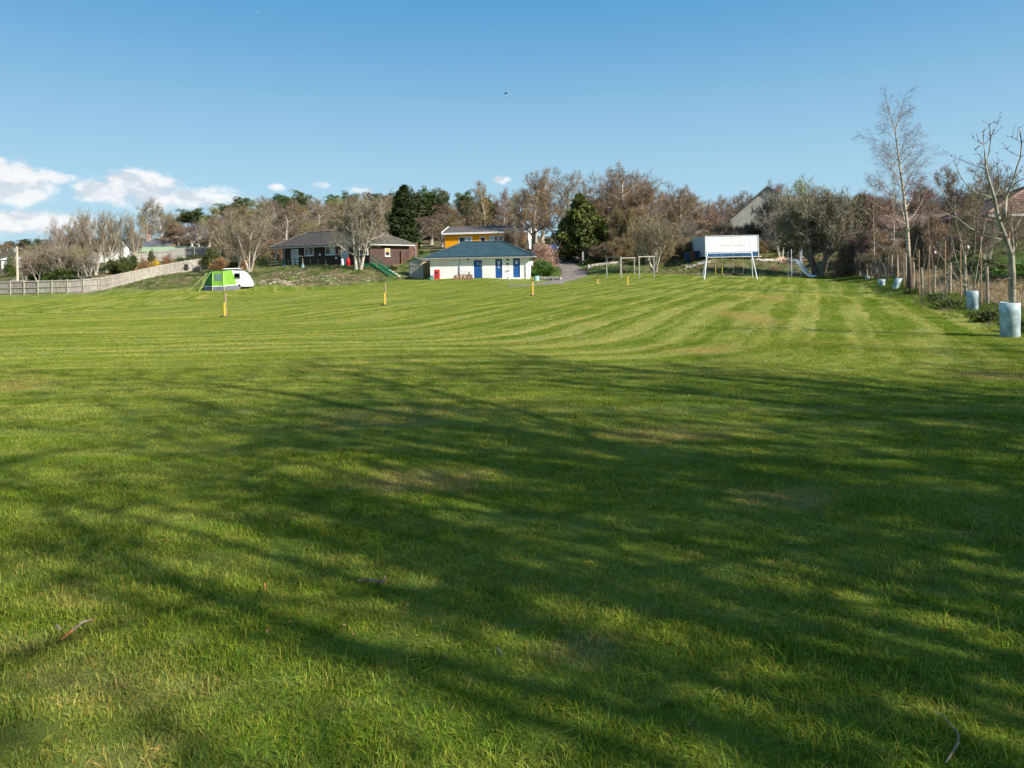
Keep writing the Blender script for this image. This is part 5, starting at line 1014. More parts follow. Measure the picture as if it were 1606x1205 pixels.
    # terrace railing
    gp = M('paint_green_dark', (.02, .055, .035), .6, .2, 3); rl = thing('terrace_railing', 'dark green wooden railing along the terrace of the brown bungalow', 'railing', PL + Vector((-fr.s * -1.7, fr.c * -1.7, 0)), ang)
    n = 9; X = [i * (L * .72) / n - .9 for i in range(n + 1)]
    for i, x_ in enumerate(X):
        q = rl.location + Vector((fr.c * x_, fr.s * x_, 0)); zg = H(q.x, q.y) - rl.location.z; MB().box(x_-.045, -.045, zg - .2, x_+.045, .045, 1.0).build('post', gp, rl)
    for z_ in (.95, .6, .3): MB().box(X[0], -.025, z_-.045, X[-1], -.046+.0, z_+.045).build('rail', gp, rl)
    # decking skirt and furniture
    bq = lambda px, py, off: (lambda u, z: Vector((PL.x + fr.c*u - fr.s*off, PL.y + fr.s*u + fr.c*off, PL.z)))(*fr.loc(px, py, off))
    q = bq(439, 415, -1.0); o = thing('garden_bench', 'dark green slatted bench at the left end of the terrace', 'bench', (q.x, q.y, H(q.x, q.y)), ang)
    for i in range(4): MB().box(-.7, -.2+i*.11, .42, .7, -.11+i*.11, .45).build('seat_slat', gp, o)
    for i in range(3): MB().box(-.7, .26, .55+i*.13, .7, .29, .65+i*.13).build('back_slat', gp, o)
    for sx_ in (-.66, .66):
        MB().box(sx_-.03, -.2, -.1, sx_+.03, -.14, .62).build('leg', gp, o); MB().box(sx_-.03, .24, -.1, sx_+.03, .30, .95).build('leg', gp, o); MB().box(sx_-.035, -.2, .62, sx_+.035, .28, .66).build('armrest', gp, o)
    q = bq(445.5, 417, -1.1); o = MB().tube([(0, 0, 0), (0, 0, .3)], [.16, .2], 12).build('plant_pot', M('glaze_blue', (.03, .12, .38), .3, .1)); o.location = (q.x, q.y, H(q.x, q.y)); tag(o, 'blue pot on the terrace beside the dark green bench', 'pot')
    q = bq(546, 413.5, -1.3); zg = H(q.x, q.y); o = thing('kayak', 'bright red upturned plastic boat stood against the terrace railing', 'kayak', (q.x, q.y, zg), ang); mr = M('plastic_red', (.62, .02, .025), .4, .1, 4); n = 9
    pts = [(-.1, 0, -.05), (-.05, 0, .2), (0, 0, .6), (.03, 0, 1.0), (.06, 0, 1.35)]
    MB().tube([(x*.8, y, z*.8) for x, y, z in pts], [.12, .2, .25, .22, .08], 14).build('hull', mr, o, smooth=True); MB().tube([(-.22, -.06, 0), (-.24, -.08, .4), (-.15, -.06, .9)], [.03, .035, .03], 6).build('rim', M('plastic_black', (.02, .02, .02), .4), o)
    q = bq(537.5, 415.5, -1.5); zg = H(q.x, q.y); o = thing('garden_statue', 'white seated animal statue left of the red plastic boat', 'statue', (q.x, q.y, zg), ang)
    MB().tube([(0, .12, -.05), (0, .08, .22), (0, 0, .52), (0, -.05, .68)], [.20, .24, .15, .10], 12).tube([(-.09, -.16, -.05), (-.09, -.13, .2), (-.07, -.08, .5)], [.06, .05, .06], 8).tube([(.09, -.16, -.05), (.09, -.13, .2), (.07, -.08, .5)], [.06, .05, .06], 8).tube([(0, .02, .74), (0, -.1, .78), (0, -.24, .72)], [.12, .13, .05], 12).tube([(-.08, 0, .84), (-.1, .02, .95)], [.04, .01], 6).tube([(.08, 0, .84), (.1, .02, .95)], [.04, .01], 6).build('body', M_TRIM, o, smooth=True)
    q = G(475, 422); q = W(475, 422, 78); q.z = H(q.x, q.y); hh = W(475, 400.5, 78).z - q.z; o = thing('bird_table', 'bird table on a pale wooden post at the top of the mound', 'bird table', q)
    MB().tube([(0, 0, .0), (0, 0, hh-.15)], [.075, .06], 8).build('post', M_STK, o); MB().tube([(0, 0, -.1), (0, 0, .25), (0, 0, .5)], [.22, .14, .08], 10).build('base', M('plastic_pale_blue', (.30, .52, .52), .5), o)
    MB().box(-.32, -.22, hh-.15, .32, .22, hh-.10).box(-.32, -.22, hh-.1, -.28, .22, hh-.02).box(.28, -.22, hh-.1, .32, .22, hh-.02).build('tray', M('wood_green', (.12, .20, .12), .8), o)
bungalow()

# green steps down the mound
def steps():
    gp = M('paint_green', (.01, .15, .075), .55, .2, 3); a = W(588, 415, 77.5); b = W(616, 434.5, 73.5); a.z = max(a.z, H(a.x, a.y)); b.z = H(b.x, b.y); o = thing('garden_steps', 'bright green wooden steps with handrail running down the right side of the mound', 'steps', b)
    A = a - b; dr = A.normalized(); sd = Vector((dr.y, -dr.x, 0)).normalized()
    for s in (-.45, .45): MB().beam(sd * s + Vector((0, 0, .0)), A + sd * s, .07, .32).build('stringer', gp, o)
    for i in range(9): c = A * ((i + .6) / 9); MB().beam(c - sd * .42 + Vector((0, 0, .12)), c + sd * .42 + Vector((0, 0, .12)), .28, .05).build('tread', gp, o)
    MB().beam(A, A + Vector((-2.2, .3, 0)), .9, .28).build('landing', gp, o)
    for t in (.02, .45, .95): MB().beam(A * t + sd * -.47, A * t + sd * -.47 + Vector((0, 0, 1.15)), .09).build('post', gp, o)
    for z in (1.1, .62): MB().beam(sd * -.47 + Vector((0, 0, z)), A + sd * -.47 + Vector((0, 0, z)), .06).build('handrail', gp, o)
    for i in range(6):
        q = b + A * (i / 6) + sd * .7; s = MB().tube([(0, 0, -.1), (0, 0, .08), (0, 0, .2)], [.22, .24, .1], 7).build('edging_stone', M_STONE); s.location = (q.x, q.y, H(q.x, q.y)); tag(s, 'grey stone lying beside the green steps', 'stone', 'stones beside the green steps')
steps()

def board_fence(name, label, pts, h, mat_, bw=.1, gap=.02, post_step=1.8, rail=(.25, .8), panel=True, postmat=None, pointed=False, top_even=True, cat='fence', parts=False):
    """closeboard fence following the ground: posts, rails and boards per bay"""
    P = [Vector(p) for p in pts]; o = thing(name, label, cat, (P[0].x, P[0].y, 0)); base = Vector((P[0].x, P[0].y, 0)); rn = random.Random(len(pts) * 3)
    S = [0]
    for a, b in zip(P[:-1], P[1:]): S.append(S[-1] + math.hypot(b.x - a.x, b.y - a.y))
    def pos(s):
        s = max(0, min(s, S[-1] - 1e-6)); i = max(k for k in range(len(S) - 1) if S[k] <= s); t = (s - S[i]) / (S[i+1] - S[i]); return P[i].lerp(P[i+1], t)
    nb = max(1, round(S[-1] / post_step)); st = S[-1] / nb; postmat = postmat or mat_
    for k in range(nb + 1):
        q = pos(k * st) - base; MB().box(q.x-.05, q.y-.05-.06, q.z-.4, q.x+.05, q.y+.05-.06, q.z+h+.04).build('post', postmat, o)
    for k in range(nb):
        a, b = pos(k * st) - base, pos((k+1) * st) - base; dr = (b - a); n = max(1, int(math.hypot(dr.x, dr.y) / (bw + gap))); bm = MB()
        if parts: first = None
        for j in range(n):
            p = a.lerp(b, (j + .5) / n); u = Vector((dr.x, dr.y, 0)).normalized() * bw / 2; hh = h + rn.uniform(-.02, .02); y_ = rn.uniform(0, .012); nn_ = Vector((-u.y, u.x, 0)).normalized()
            m_ = MB(); z0 = p.z - .25
            v = [p - u, p + u]; vs = [(*(q + nn_ * (y_ + t))[:2], z) for z in (z0, p.z + hh) for t in (0, .022) for q in v]
            if pointed: pass
            fs = [(0, 1, 5, 4), (3, 2, 6, 7), (0, 4, 6, 2), (1, 3, 7, 5), (4, 5, 7, 6)]
            if parts: m_.add(vs, fs).build('board', mat_, o)
            else: bm.add(vs, fs)
        if not parts: bm.build('panel', mat_, o)
        for r_ in rail: 
            aa, bb = a + Vector((0, -.05, h * r_)), b + Vector((0, -.05, h * r_)); MB().beam(aa, bb, .05, .08).build('rail', postmat, o)
    return o
M_FPALE = M('fence_wood_pale', (.31, .285, .245), .85, .30, 1.6, .3, rnd=.16, stretch=(6, 6, .6)); M_FPOST = M('fence_wood_post', (.40, .35, .27), .85, .2, 3)
lp = [W(-90, 464, 88), W(0, 461.5, 87), W(40, 460.5, 86.5), W(80, 459.5, 86), W(125, 458, 86), W(160, 455, 87), W(200, 448, 92), W(235, 439, 96), W(270, 431, 100), W(300, 426, 103), W(331, 420, 105)]
for p in lp: p.z = H(p.x, p.y)
board_fence('timber_fence', 'long pale closeboard timber fence curving up the slope on the left', lp, 1.72, M_FPALE, .11, .012, 1.95, (.12, .5, .93), postmat=M_FPOST)
lp = [T(200, 124), T(240, 126), T(290, 128), T(318, 126), T(330, 122)]
board_fence('slatted_fence', 'grey boarded fence behind the bushes in front of the green roofed shed', lp, 1.9, M('fence_wood_grey', (.33, .31, .28), .85, .2, 1.5, .3, stretch=(6, 6, .6)), .12, .02, 2.4, (.3, .85))
M_FBR = M('fence_brown', (.16, .085, .06), .85, .25, 2, .3)
lp = [W(630, 412, 86), W(643, 405, 90), W(655, 401, 94)]
for p in lp: p.z = H(p.x, p.y) 
board_fence('brown_fence', 'brown boarded fence joining the right end of the brown bungalow', lp, 1.7, M_FBR, .14, .03, 2.2)
lp = [T(676, 87), T(690, 87), T(700, 86)]
board_fence('dark_picket_fence', 'dark picket fence left of the yellow house', lp, 1.3, M('fence_dark', (.08, .055, .045), .85), .09, .09, 1.8)
lp = [T(698, 86.5), T(712, 86), T(726, 85.5)]
board_fence('red_picket_fence', 'red brown picket fence below the yellow wall', lp, 1.1, M('fence_red', (.36, .075, .03), .8, .2, 3), .10, .07, 1.8)
lp = [T(795, 84), T(815, 84)]
board_fence('rust_picket_fence', 'rust red fence half hidden at the right end of the yellow house', lp, 1.1, M('fence_rust', (.32, .10, .04), .8, .2, 3), .10, .07, 1.8)

# yellow house
def yellow_house():
    PL = W(698.5, 392, 92); PL.z = 2.6; PR = W(826, 390, 89.5); ang = math.atan2(PR.y - PL.y, PR.x - PL.x); L = math.hypot(PR.x - PL.x, PR.y - PL.y); fr = Frame(PL, ang); D = 5.5
    root = thing('yellow_house', 'bright yellow boarded chalet with dark pitched roof behind the blue roofed building', 'house', PL, ang); MY = M('boards_yellow', (.92, .375, .004), .6, .10, 2, .1); ze = fr.loc(760, 363.2)[1]; zr = fr.loc(760, 354.5, D/2)[1]; zb = -1.8
    MB().box(0, 0, zb, L, .2, ze).box(0, D-.2, zb, L, D, ze).box(0, .2, zb, .2, D-.2, ze).build('wall', MY, root)
    MB().prism([(0, zb), (.2, zb), (.2, ze), (0, ze)], .2, .3)
    MB().box(L-.2, .2, zb, L, D-.2, ze).add([(L, 0, ze), (L, D, ze), (L, D/2, zr-.1), (L-.2, 0, ze), (L-.2, D, ze), (L-.2, D/2, zr-.1)], [(0, 1, 2), (5, 4, 3), (0, 2, 5, 3), (1, 4, 5, 2)]).build('gable_wall', M_WHITE, root)
    MB().add([(0, 0, ze), (0, D, ze), (0, D/2, zr-.1), (.2, 0, ze), (.2, D, ze), (.2, D/2, zr-.1)], [(2, 1, 0), (3, 4, 5), (3, 5, 2, 0), (2, 5, 4, 1)]).build('gable_wall', MY, root)
    ws = ((719.5, 383, 740.5, 371.5, 2), (752.5, 390, 762.5, 371.5, 0), (767.5, 392, 789.5, 369.5, 3)); xs = 0
    for a, b, c, d, k in ws:
        x0, z0 = fr.loc(a, b); x1, _ = fr.loc(c, b); z1 = fr.loc((a+c)/2, d)[1]; n = max(1, int((x0 - xs) / .22)); wall_boards(root, 'wall_board', MY, xs, x0 - .01, 0, zb, ze - .02, n, True); xs = x1 + .01
        if k == 2: window(root, x0, z0, x1, z1, -.02, 2, .10, glass=[M_GLASS, M_CURT])
        elif k == 0: window(root, x0, z0, x1, z1, -.02, 1, .12, glass=M('door_maroon', (.09, .02, .02), .5))
        else: window(root, x0, z0, x1, z1, -.02, 3, .08, glass=[M_CURT, M_GLASS, M_GLASS])
    wall_boards(root, 'wall_board', MY, xs, L, 0, zb, ze - .02, max(1, int((L - xs) / .22)), True)
    ov = .35; MR = M('roof_felt', (.10, .085, .08), .9, .25, 2, .3)
    ez = ze - .05; m = MB().slab((-ov, -ov, ez), (L+ov, -ov, ez), (L+ov, D/2, zr), (-ov, D/2, zr), .12).slab((L+ov, D+ov, ez), (-ov, D+ov, ez), (-ov, D/2, zr), (L+ov, D/2, zr), .12); m.build('roof', MR, root)
    for xx in (-ov-.05, L+ov+.002): MB().beam((xx, -ov-.03, ez-.06), (xx, D/2, zr-.03), .05, .24).build('barge_board', M_TRIM, root); MB().beam((xx, D+ov+.03, ez-.06), (xx, D/2, zr-.03), .05, .24).build('barge_board', M_TRIM, root)
    MB().box(-ov, -ov-.08, ez-.26, L+ov, -ov-.01, ez-.02).build('fascia', M_TRIM, root)
yellow_house()

# garden shed
def shed():
    P0 = W(641.5, 438, 74.5); P0.z = H(P0.x, P0.y); o = thing('garden_shed', 'small weathered grey timber shed with double doors between the mound and the white building', 'shed', P0, R(-24)); w_, d_, h0, h1 = 1.75, 1.5, 1.75, 2.05; MS = M('wood_silver', (.40, .36, .31), .85, .25, 1.6, .4, stretch=(7, 7, .7)); MB_ = M('wood_tan', (.35, .24, .13), .85, .25, 2, .3)
    MB().box(0, .02, -.3, w_, .06, h0).box(0, d_-.05, -.3, w_, d_, h0).box(0, .06, -.3, .04, d_-.05, h0).build('wall', MS, o)
    MB().box(w_-.04, .06, -.3, w_, d_-.05, h0).build('side_wall', MB_, o)
    MB().add([(0, .02, h0), (w_, .02, h0), (w_/2, .02, h1), (0, .06, h0), (w_, .06, h0), (w_/2, .06, h1)], [(0, 1, 2), (5, 4, 3)]).build('gable', MS, o)
    for s in (0, 1):
        x0 = .14 if s == 0 else w_/2 + .01; dw = w_/2 - .15; d = MB().box(x0, .0, .06, x0+dw, .018, h0-.1).build('door', MS, o)
        for i in range(5): MB().box(x0 + i*dw/5 + .006, -.02, .06, x0 + (i+1)*dw/5 - .006, -.001, h0-.1).build('board', MS, d)
        MB().box(x0, -.045, .35, x0+dw, -.021, .45).box(x0, -.045, 1.2, x0+dw, -.021, 1.3).build('ledge', MS, d)
    for i in range(9): MB().box(w_+.001, .06, i*.19, w_+.02, d_-.02, i*.19+.175).build('side_board', MB_, o)
    a = MB().slab((-.12, -.12, h0-.06), (w_/2, -.12, h1), (w_/2, d_+.1, h1), (-.12, d_+.1, h0-.06), -.04).slab((w_/2, -.12, h1), (w_+.12, -.12, h0-.06), (w_+.12, d_+.1, h0-.06), (w_/2, d_+.1, h1), -.04).build('roof', M('felt_dark', (.10, .095, .085), .9), o)
shed()

# distant houses on the left
def gable_house(name, label, P0, ang, L, D, he, hr, wallm, roofm, chimneys=(), gables=None, wins=(), cat='house', ov=.25):
    o = thing(name, label, cat, P0, ang); MB().box(0, 0, -2, L, .25, he).box(0, D-.25, -2, L, D, he).box(0, .25, -2, .25, D-.25, he).box(L-.25, .25, -2, L, D-.25, he).build('wall', wallm, o)
    for x in (0, L-.25): MB().add([(x, 0, he), (x, D, he), (x, D/2, hr-.05), (x+.25, 0, he), (x+.25, D, he), (x+.25, D/2, hr-.05)], [(2, 1, 0), (3, 4, 5), (3, 5, 2, 0), (2, 5, 4, 1)]).build('gable', gables or wallm, o)
    r = MB().slab((-ov, -ov, he-.1), (L+ov, -ov, he-.1), (L+ov, D/2, hr), (-ov, D/2, hr), .15).slab((L+ov, D+ov, he-.1), (-ov, D+ov, he-.1), (-ov, D/2, hr), (L+ov, D/2, hr), .15).build('roof', roofm, o)
    for cx in chimneys:
        c = MB().box(cx-.4, D/2-.35, hr-.7, cx+.4, D/2+.35, hr+.85).box(cx-.47, D/2-.42, hr+.85, cx+.47, D/2+.42, hr+1.0).build('chimney', M('brick_pink', (.36, .25, .19), .9, .25, 4, .4), r)
        for q in (-.25, .25): MB().tube([(cx+q*.8, D/2, hr+1.0), (cx+q*.8, D/2, hr+1.4)], [.14, .11], 8).build('chimney_pot', M('clay', (.45, .25, .15), .9), r)
    for x0, z0, x1, z1 in wins: window(o, x0, z0, x1, z1, -.02, 2, .08)
    return o
M_SLATE = M('slate', (.105, .115, .125), .7, .25, 1.2, .3); M_HARL = M('harling', (.50, .47, .42), .95, .15, 2, .4)
P0 = W(182, 405, 152); P0.z = W(182, 401, 152).z; he = W(220, 391, 152).z - P0.z; hr = W(220, 377.5, 155).z - P0.z
gable_house('slate_cottage', 'long stone cottage with blue grey slate roof and brick chimney behind the bare willows', P0, 0, (261 - 182) / F * 152, 6, he, hr, M('stone_wall_pink', (.45, .34, .26), .9, .3, 2, .4), M_SLATE, (((222 - 182) / F * 152),), None, ((2, he-1.6, 3.2, he-.5),))
P0 = W(143, 407, 140); P0.z = W(143, 407, 140).z; he = W(160, 393, 140).z - P0.z; hr = W(160, 376.5, 143).z - P0.z
gable_house('white_cottage', 'white walled cottage with steep grey roof at the left end of the slate roofed row', P0, 0, (180 - 143) / F * 140, 6, he, hr, M_WHITE, M_SLATE, (), None, ((1.0, he-1.5, 2.0, he-.5), (3.0, he-1.5, 4.0, he-.5)))
P0 = W(216, 402, 140); P0.z = W(216, 402, 140).z; he = W(250, 394, 140).z - P0.z; hr = W(250, 387.5, 143).z - P0.z
gable_house('green_roofed_shed', 'long low shed with pale green metal roof in front of the slate cottage', P0, 0, (296 - 216) / F * 140, 5, he, hr, M_HARL, M('roof_green', (.27, .36, .20), .7, .15, 2), ov=.4, cat='shed')
P0 = W(2, 409, 165); P0.z = W(2, 413, 165).z
gable_house('white_shed', 'low white building far away at the left edge beside the utility pole', P0, 0, 6.5, 5, 1.0, 1.5, M_WHITE, M('roof_white', (.6, .62, .64), .6), cat='shed')
g = T(27, 97); g.z = H(g.x, g.y); hp = W(27, 387, 97).z - g.z; o = thing('utility_pole', 'pale utility pole at the far left behind the timber fence', 'pole', g); MB().tube([(0, 0, -.3), (0, 0, hp)], [.17, .13], 10).build('pole', M('pole_wood', (.50, .42, .32), .85, .15, 4), o); MB().box(-.12, -.5, hp-.8, .12, -.14, hp-.2).build('transformer', M_GREY, o); MB().beam((-.6, 0, hp-.25), (.6, 0, hp-.25), .1).build('crossarm', M('arm_wood', (.3, .25, .2), .9), o)
for k_, (p0, p1) in enumerate((((27, 388, 97), (-160, 380, 120)), ((27, 388, 97), (262, 381, 150)))):
    a, b = W(*p0), W(*p1); cb = MB().tube([a.lerp(b, t / 16) + Vector((0, 0, -1.6 * 4 * (t/16) * (1 - t/16))) for t in range(17)], .012, 4, False).build('overhead_cable', M('cable_black', (.03, .03, .03), .6)); tag(cb, 'thin overhead cable running from the utility pole ' + ('out to the left' if k_ == 0 else 'towards the slate roofed cottage'), 'cable')
# trampoline or cover: dark flat sheet behind the fence
a = T(92, 100); b = T(172, 104); c0 = (a + b) / 2; zt = W(135, 434, 102).z; o = thing('trampoline', 'low dark round cover just showing above the left timber fence', 'trampoline', (c0.x, c0.y, H(c0.x, c0.y))); hz = zt - o.location.z
MB().tube([(0, 0, hz-.06), (0, 0, hz)], [3.6, 3.6], 28).build('mat', M('mat_black', (.03, .035, .05), .7), o)
for i in range(6): t = i * math.pi / 3; MB().tube([(3.5*math.cos(t), 3.5*math.sin(t), hz-.07), (3.5*math.cos(t), 3.5*math.sin(t), -.3)], .04, 6).build('leg', M_METAL, o)
g = T(20, 104); o = thing('garden_steps_stone', 'pale stone garden steps behind the fence near the utility pole', 'steps', g)
for i in range(4): MB().box(-1.2, i*.45, -.3, 1.2, i*.45+.44, .25 + i*.22).build('step', M_STONE, o)

# houses on the right
def right_house():
    P0 = W(1560, 385, 47); P0.z = H(P0.x, P0.y) - .2; fr = Frame(P0, R(-14)); o = thing('brown_roofed_house', 'cream walled house with brown tiled hipped roof and dark window at the right edge', 'house', P0, R(-14)); L, D = 13, 9; he = fr.loc(1590, 334.5)[1]; MC = M('render_cream', (.52, .41, .28), .9, .12, 1.5, .3); MR = M('roof_tile_brown', (.20, .125, .095), .9, .25, 2, .4)
    wx0, wz0 = fr.loc(1573, 361); wx1, wz1 = fr.loc(1594, 342)
    MB().box(0, 0, -1, wx0, .25, he).box(wx0, 0, -1, wx1, .25, wz0).box(wx0, 0, wz1, wx1, .25, he).box(wx1, 0, -1, L, .25, he).box(0, D-.25, -1, L, D, he).box(0, .25, -1, .25, D-.25, he).box(L-.25, .25, -1, L, D-.25, he).build('wall', MC, o)
    MB().box(0, -.06, -1, wx1-.05, -.003, wz0-.1).build('plinth', M('render_dark', (.30, .24, .19), .9, .15, 2), o)  # lower wall below the sill in a darker render
    window(o, wx0, wz0, wx1, wz1, .05, 2, .07, frame=M('frame_dark', (.08, .07, .07), .5)); window(o, wx1+1.2, wz0, wx1+3, wz1, -.02, 2, .07)
    ov = .6; m, e, a, b = hip_roof(L, D, ov, he, he + 2.3, 4.4, 8.6, D/2, .15); r = m.build('roof', MR, o); tl = MB(); e0, e1, va, vb = Vector(e[0]), Vector(e[1]), Vector(a), Vector(b)
    for A0, A1, B0, B1 in ((e0, e1, va, vb), (Vector(e[3]), e0, va, va)):
        n_ = (A1 - A0).cross(B0 - A0).normalized()
        for k in range(16):
            t, t2 = k / 16, min(1, (k + 1.1) / 16); p, q, p2, q2 = A0.lerp(B0, t), A1.lerp(B1, t), A0.lerp(B0, t2), A1.lerp(B1, t2); c = max(1, int((q - p).length / .33))
            for j in range(c): f0, f1 = j / c, (j + .93) / c; aa, bb = p.lerp(q, f0) + n_ * .05, p.lerp(q, f1) + n_ * .05; tl.add([aa, bb, p2.lerp(q2, f1) + n_ * .01, p2.lerp(q2, f0) + n_ * .01, aa - n_ * .045, bb - n_ * .045], [(0, 1, 2, 3), (0, 4, 5, 1)])
    t_ = tl.build('tiles', MR, r); t_['kind'] = 'stuff'
    hpx = MB()
    for q, p in ((e0, va), (e1, vb), (Vector(e[3]), va)): hpx.tube([q + Vector((0, 0, .05)), p + Vector((0, 0, .06))], .09, 6)
    hpx.tube([va + Vector((0, 0, .06)), vb + Vector((0, 0, .06))], .1, 6).build('ridge_tile', MR, r)
    MB().box(-ov, -ov-.12, he-.24, L+ov, -ov-.002, he-.08).build('gutter', M_TRIM, o); MB().box(-ov, -ov, he-.2, L+ov, D+ov, he-.155).build('soffit', M('soffit_brown', (.12, .08, .06), .8), o)
    P1 = W(1398, 386, 60); P1.z = H(P1.x, P1.y) - .3; f2 = Frame(P1, R(-8)); he = f2.loc(1440, 357)[1]; L = f2.loc(1505, 380)[0]
    o = thing('harled_outbuilding', 'long low building with pale rough walls and dark openings behind the tall birch', 'building', P1, R(-8)); x0, z0 = f2.loc(1471, 366); x1, z1 = f2.loc(1488, 361)
    MB().box(0, 0, -1, x0, .3, he).box(x0, 0, -1, x1, .3, z0).box(x0, 0, z1, x1, .3, he).box(x1, 0, -1, L, .3, he).box(0, 4.7, -1, L, 5, he).box(0, .3, -1, .3, 4.7, he).box(L-.3, .3, -1, L, 4.7, he).build('wall', M('harling_pale', (.47, .43, .38), .95, .3, 1.3, .5), o)
    window(o, x0, z0, x1, z1, .1, 2, .05, frame=M('frame_brown', (.1, .07, .05), .6))
    MB().slab((-.4, -.5, he-.05), (L+.4, -.5, he-.05), (L+.4, 2.5, he+1.3), (-.4, 2.5, he+1.3), .15).slab((L+.4, 5.5, he-.05), (-.4, 5.5, he-.05), (-.4, 2.5, he+1.3), (L+.4, 2.5, he+1.3), .15).build('roof', M('roof_dark_brown', (.12, .08, .065), .9, .3, 2, .4), o)
right_house()
P0 = W(1146, 378, 98); P0.z = H(P0.x, P0.y) - .3; hw = (1206 - 1150) / F * 98; he = W(1150, 345, 98).z - P0.z; hr = W(1206, 297, 98).z - P0.z
o = thing('gable_house', 'tall pale harled gable with dark verge rising behind the bare trees above the box trailer', 'house', P0, R(-21)); M_GAB = M('harl_white', (.50, .46, .38), .95, .12, 1.5, .5)
MB().add([(0, 0, -1), (2*hw, 0, -1), (2*hw, 0, he), (hw, 0, hr), (0, 0, he), (0, .4, -1), (2*hw, .4, -1), (2*hw, .4, he), (hw, .4, hr), (0, .4, he)], [(0, 1, 2, 3, 4), (9, 8, 7, 6, 5), (0, 4, 9, 5), (1, 6, 7, 2)]).build('gable', M_GAB, o)
MB().box(0, .4, -1, .3, 10, he).box(2*hw-.3, .4, -1, 2*hw, 10, he).build('wall', M_GAB, o)
MB().slab((-.5, -.3, he-.45), (hw, -.3, hr+.05), (hw, 10, hr+.05), (-.5, 10, he-.45), -.25).slab((hw, -.3, hr+.05), (2*hw+.5, -.3, he-.45), (2*hw+.5, 10, he-.45), (hw, 10, hr+.05), -.25).build('roof', M_SLATE, o)

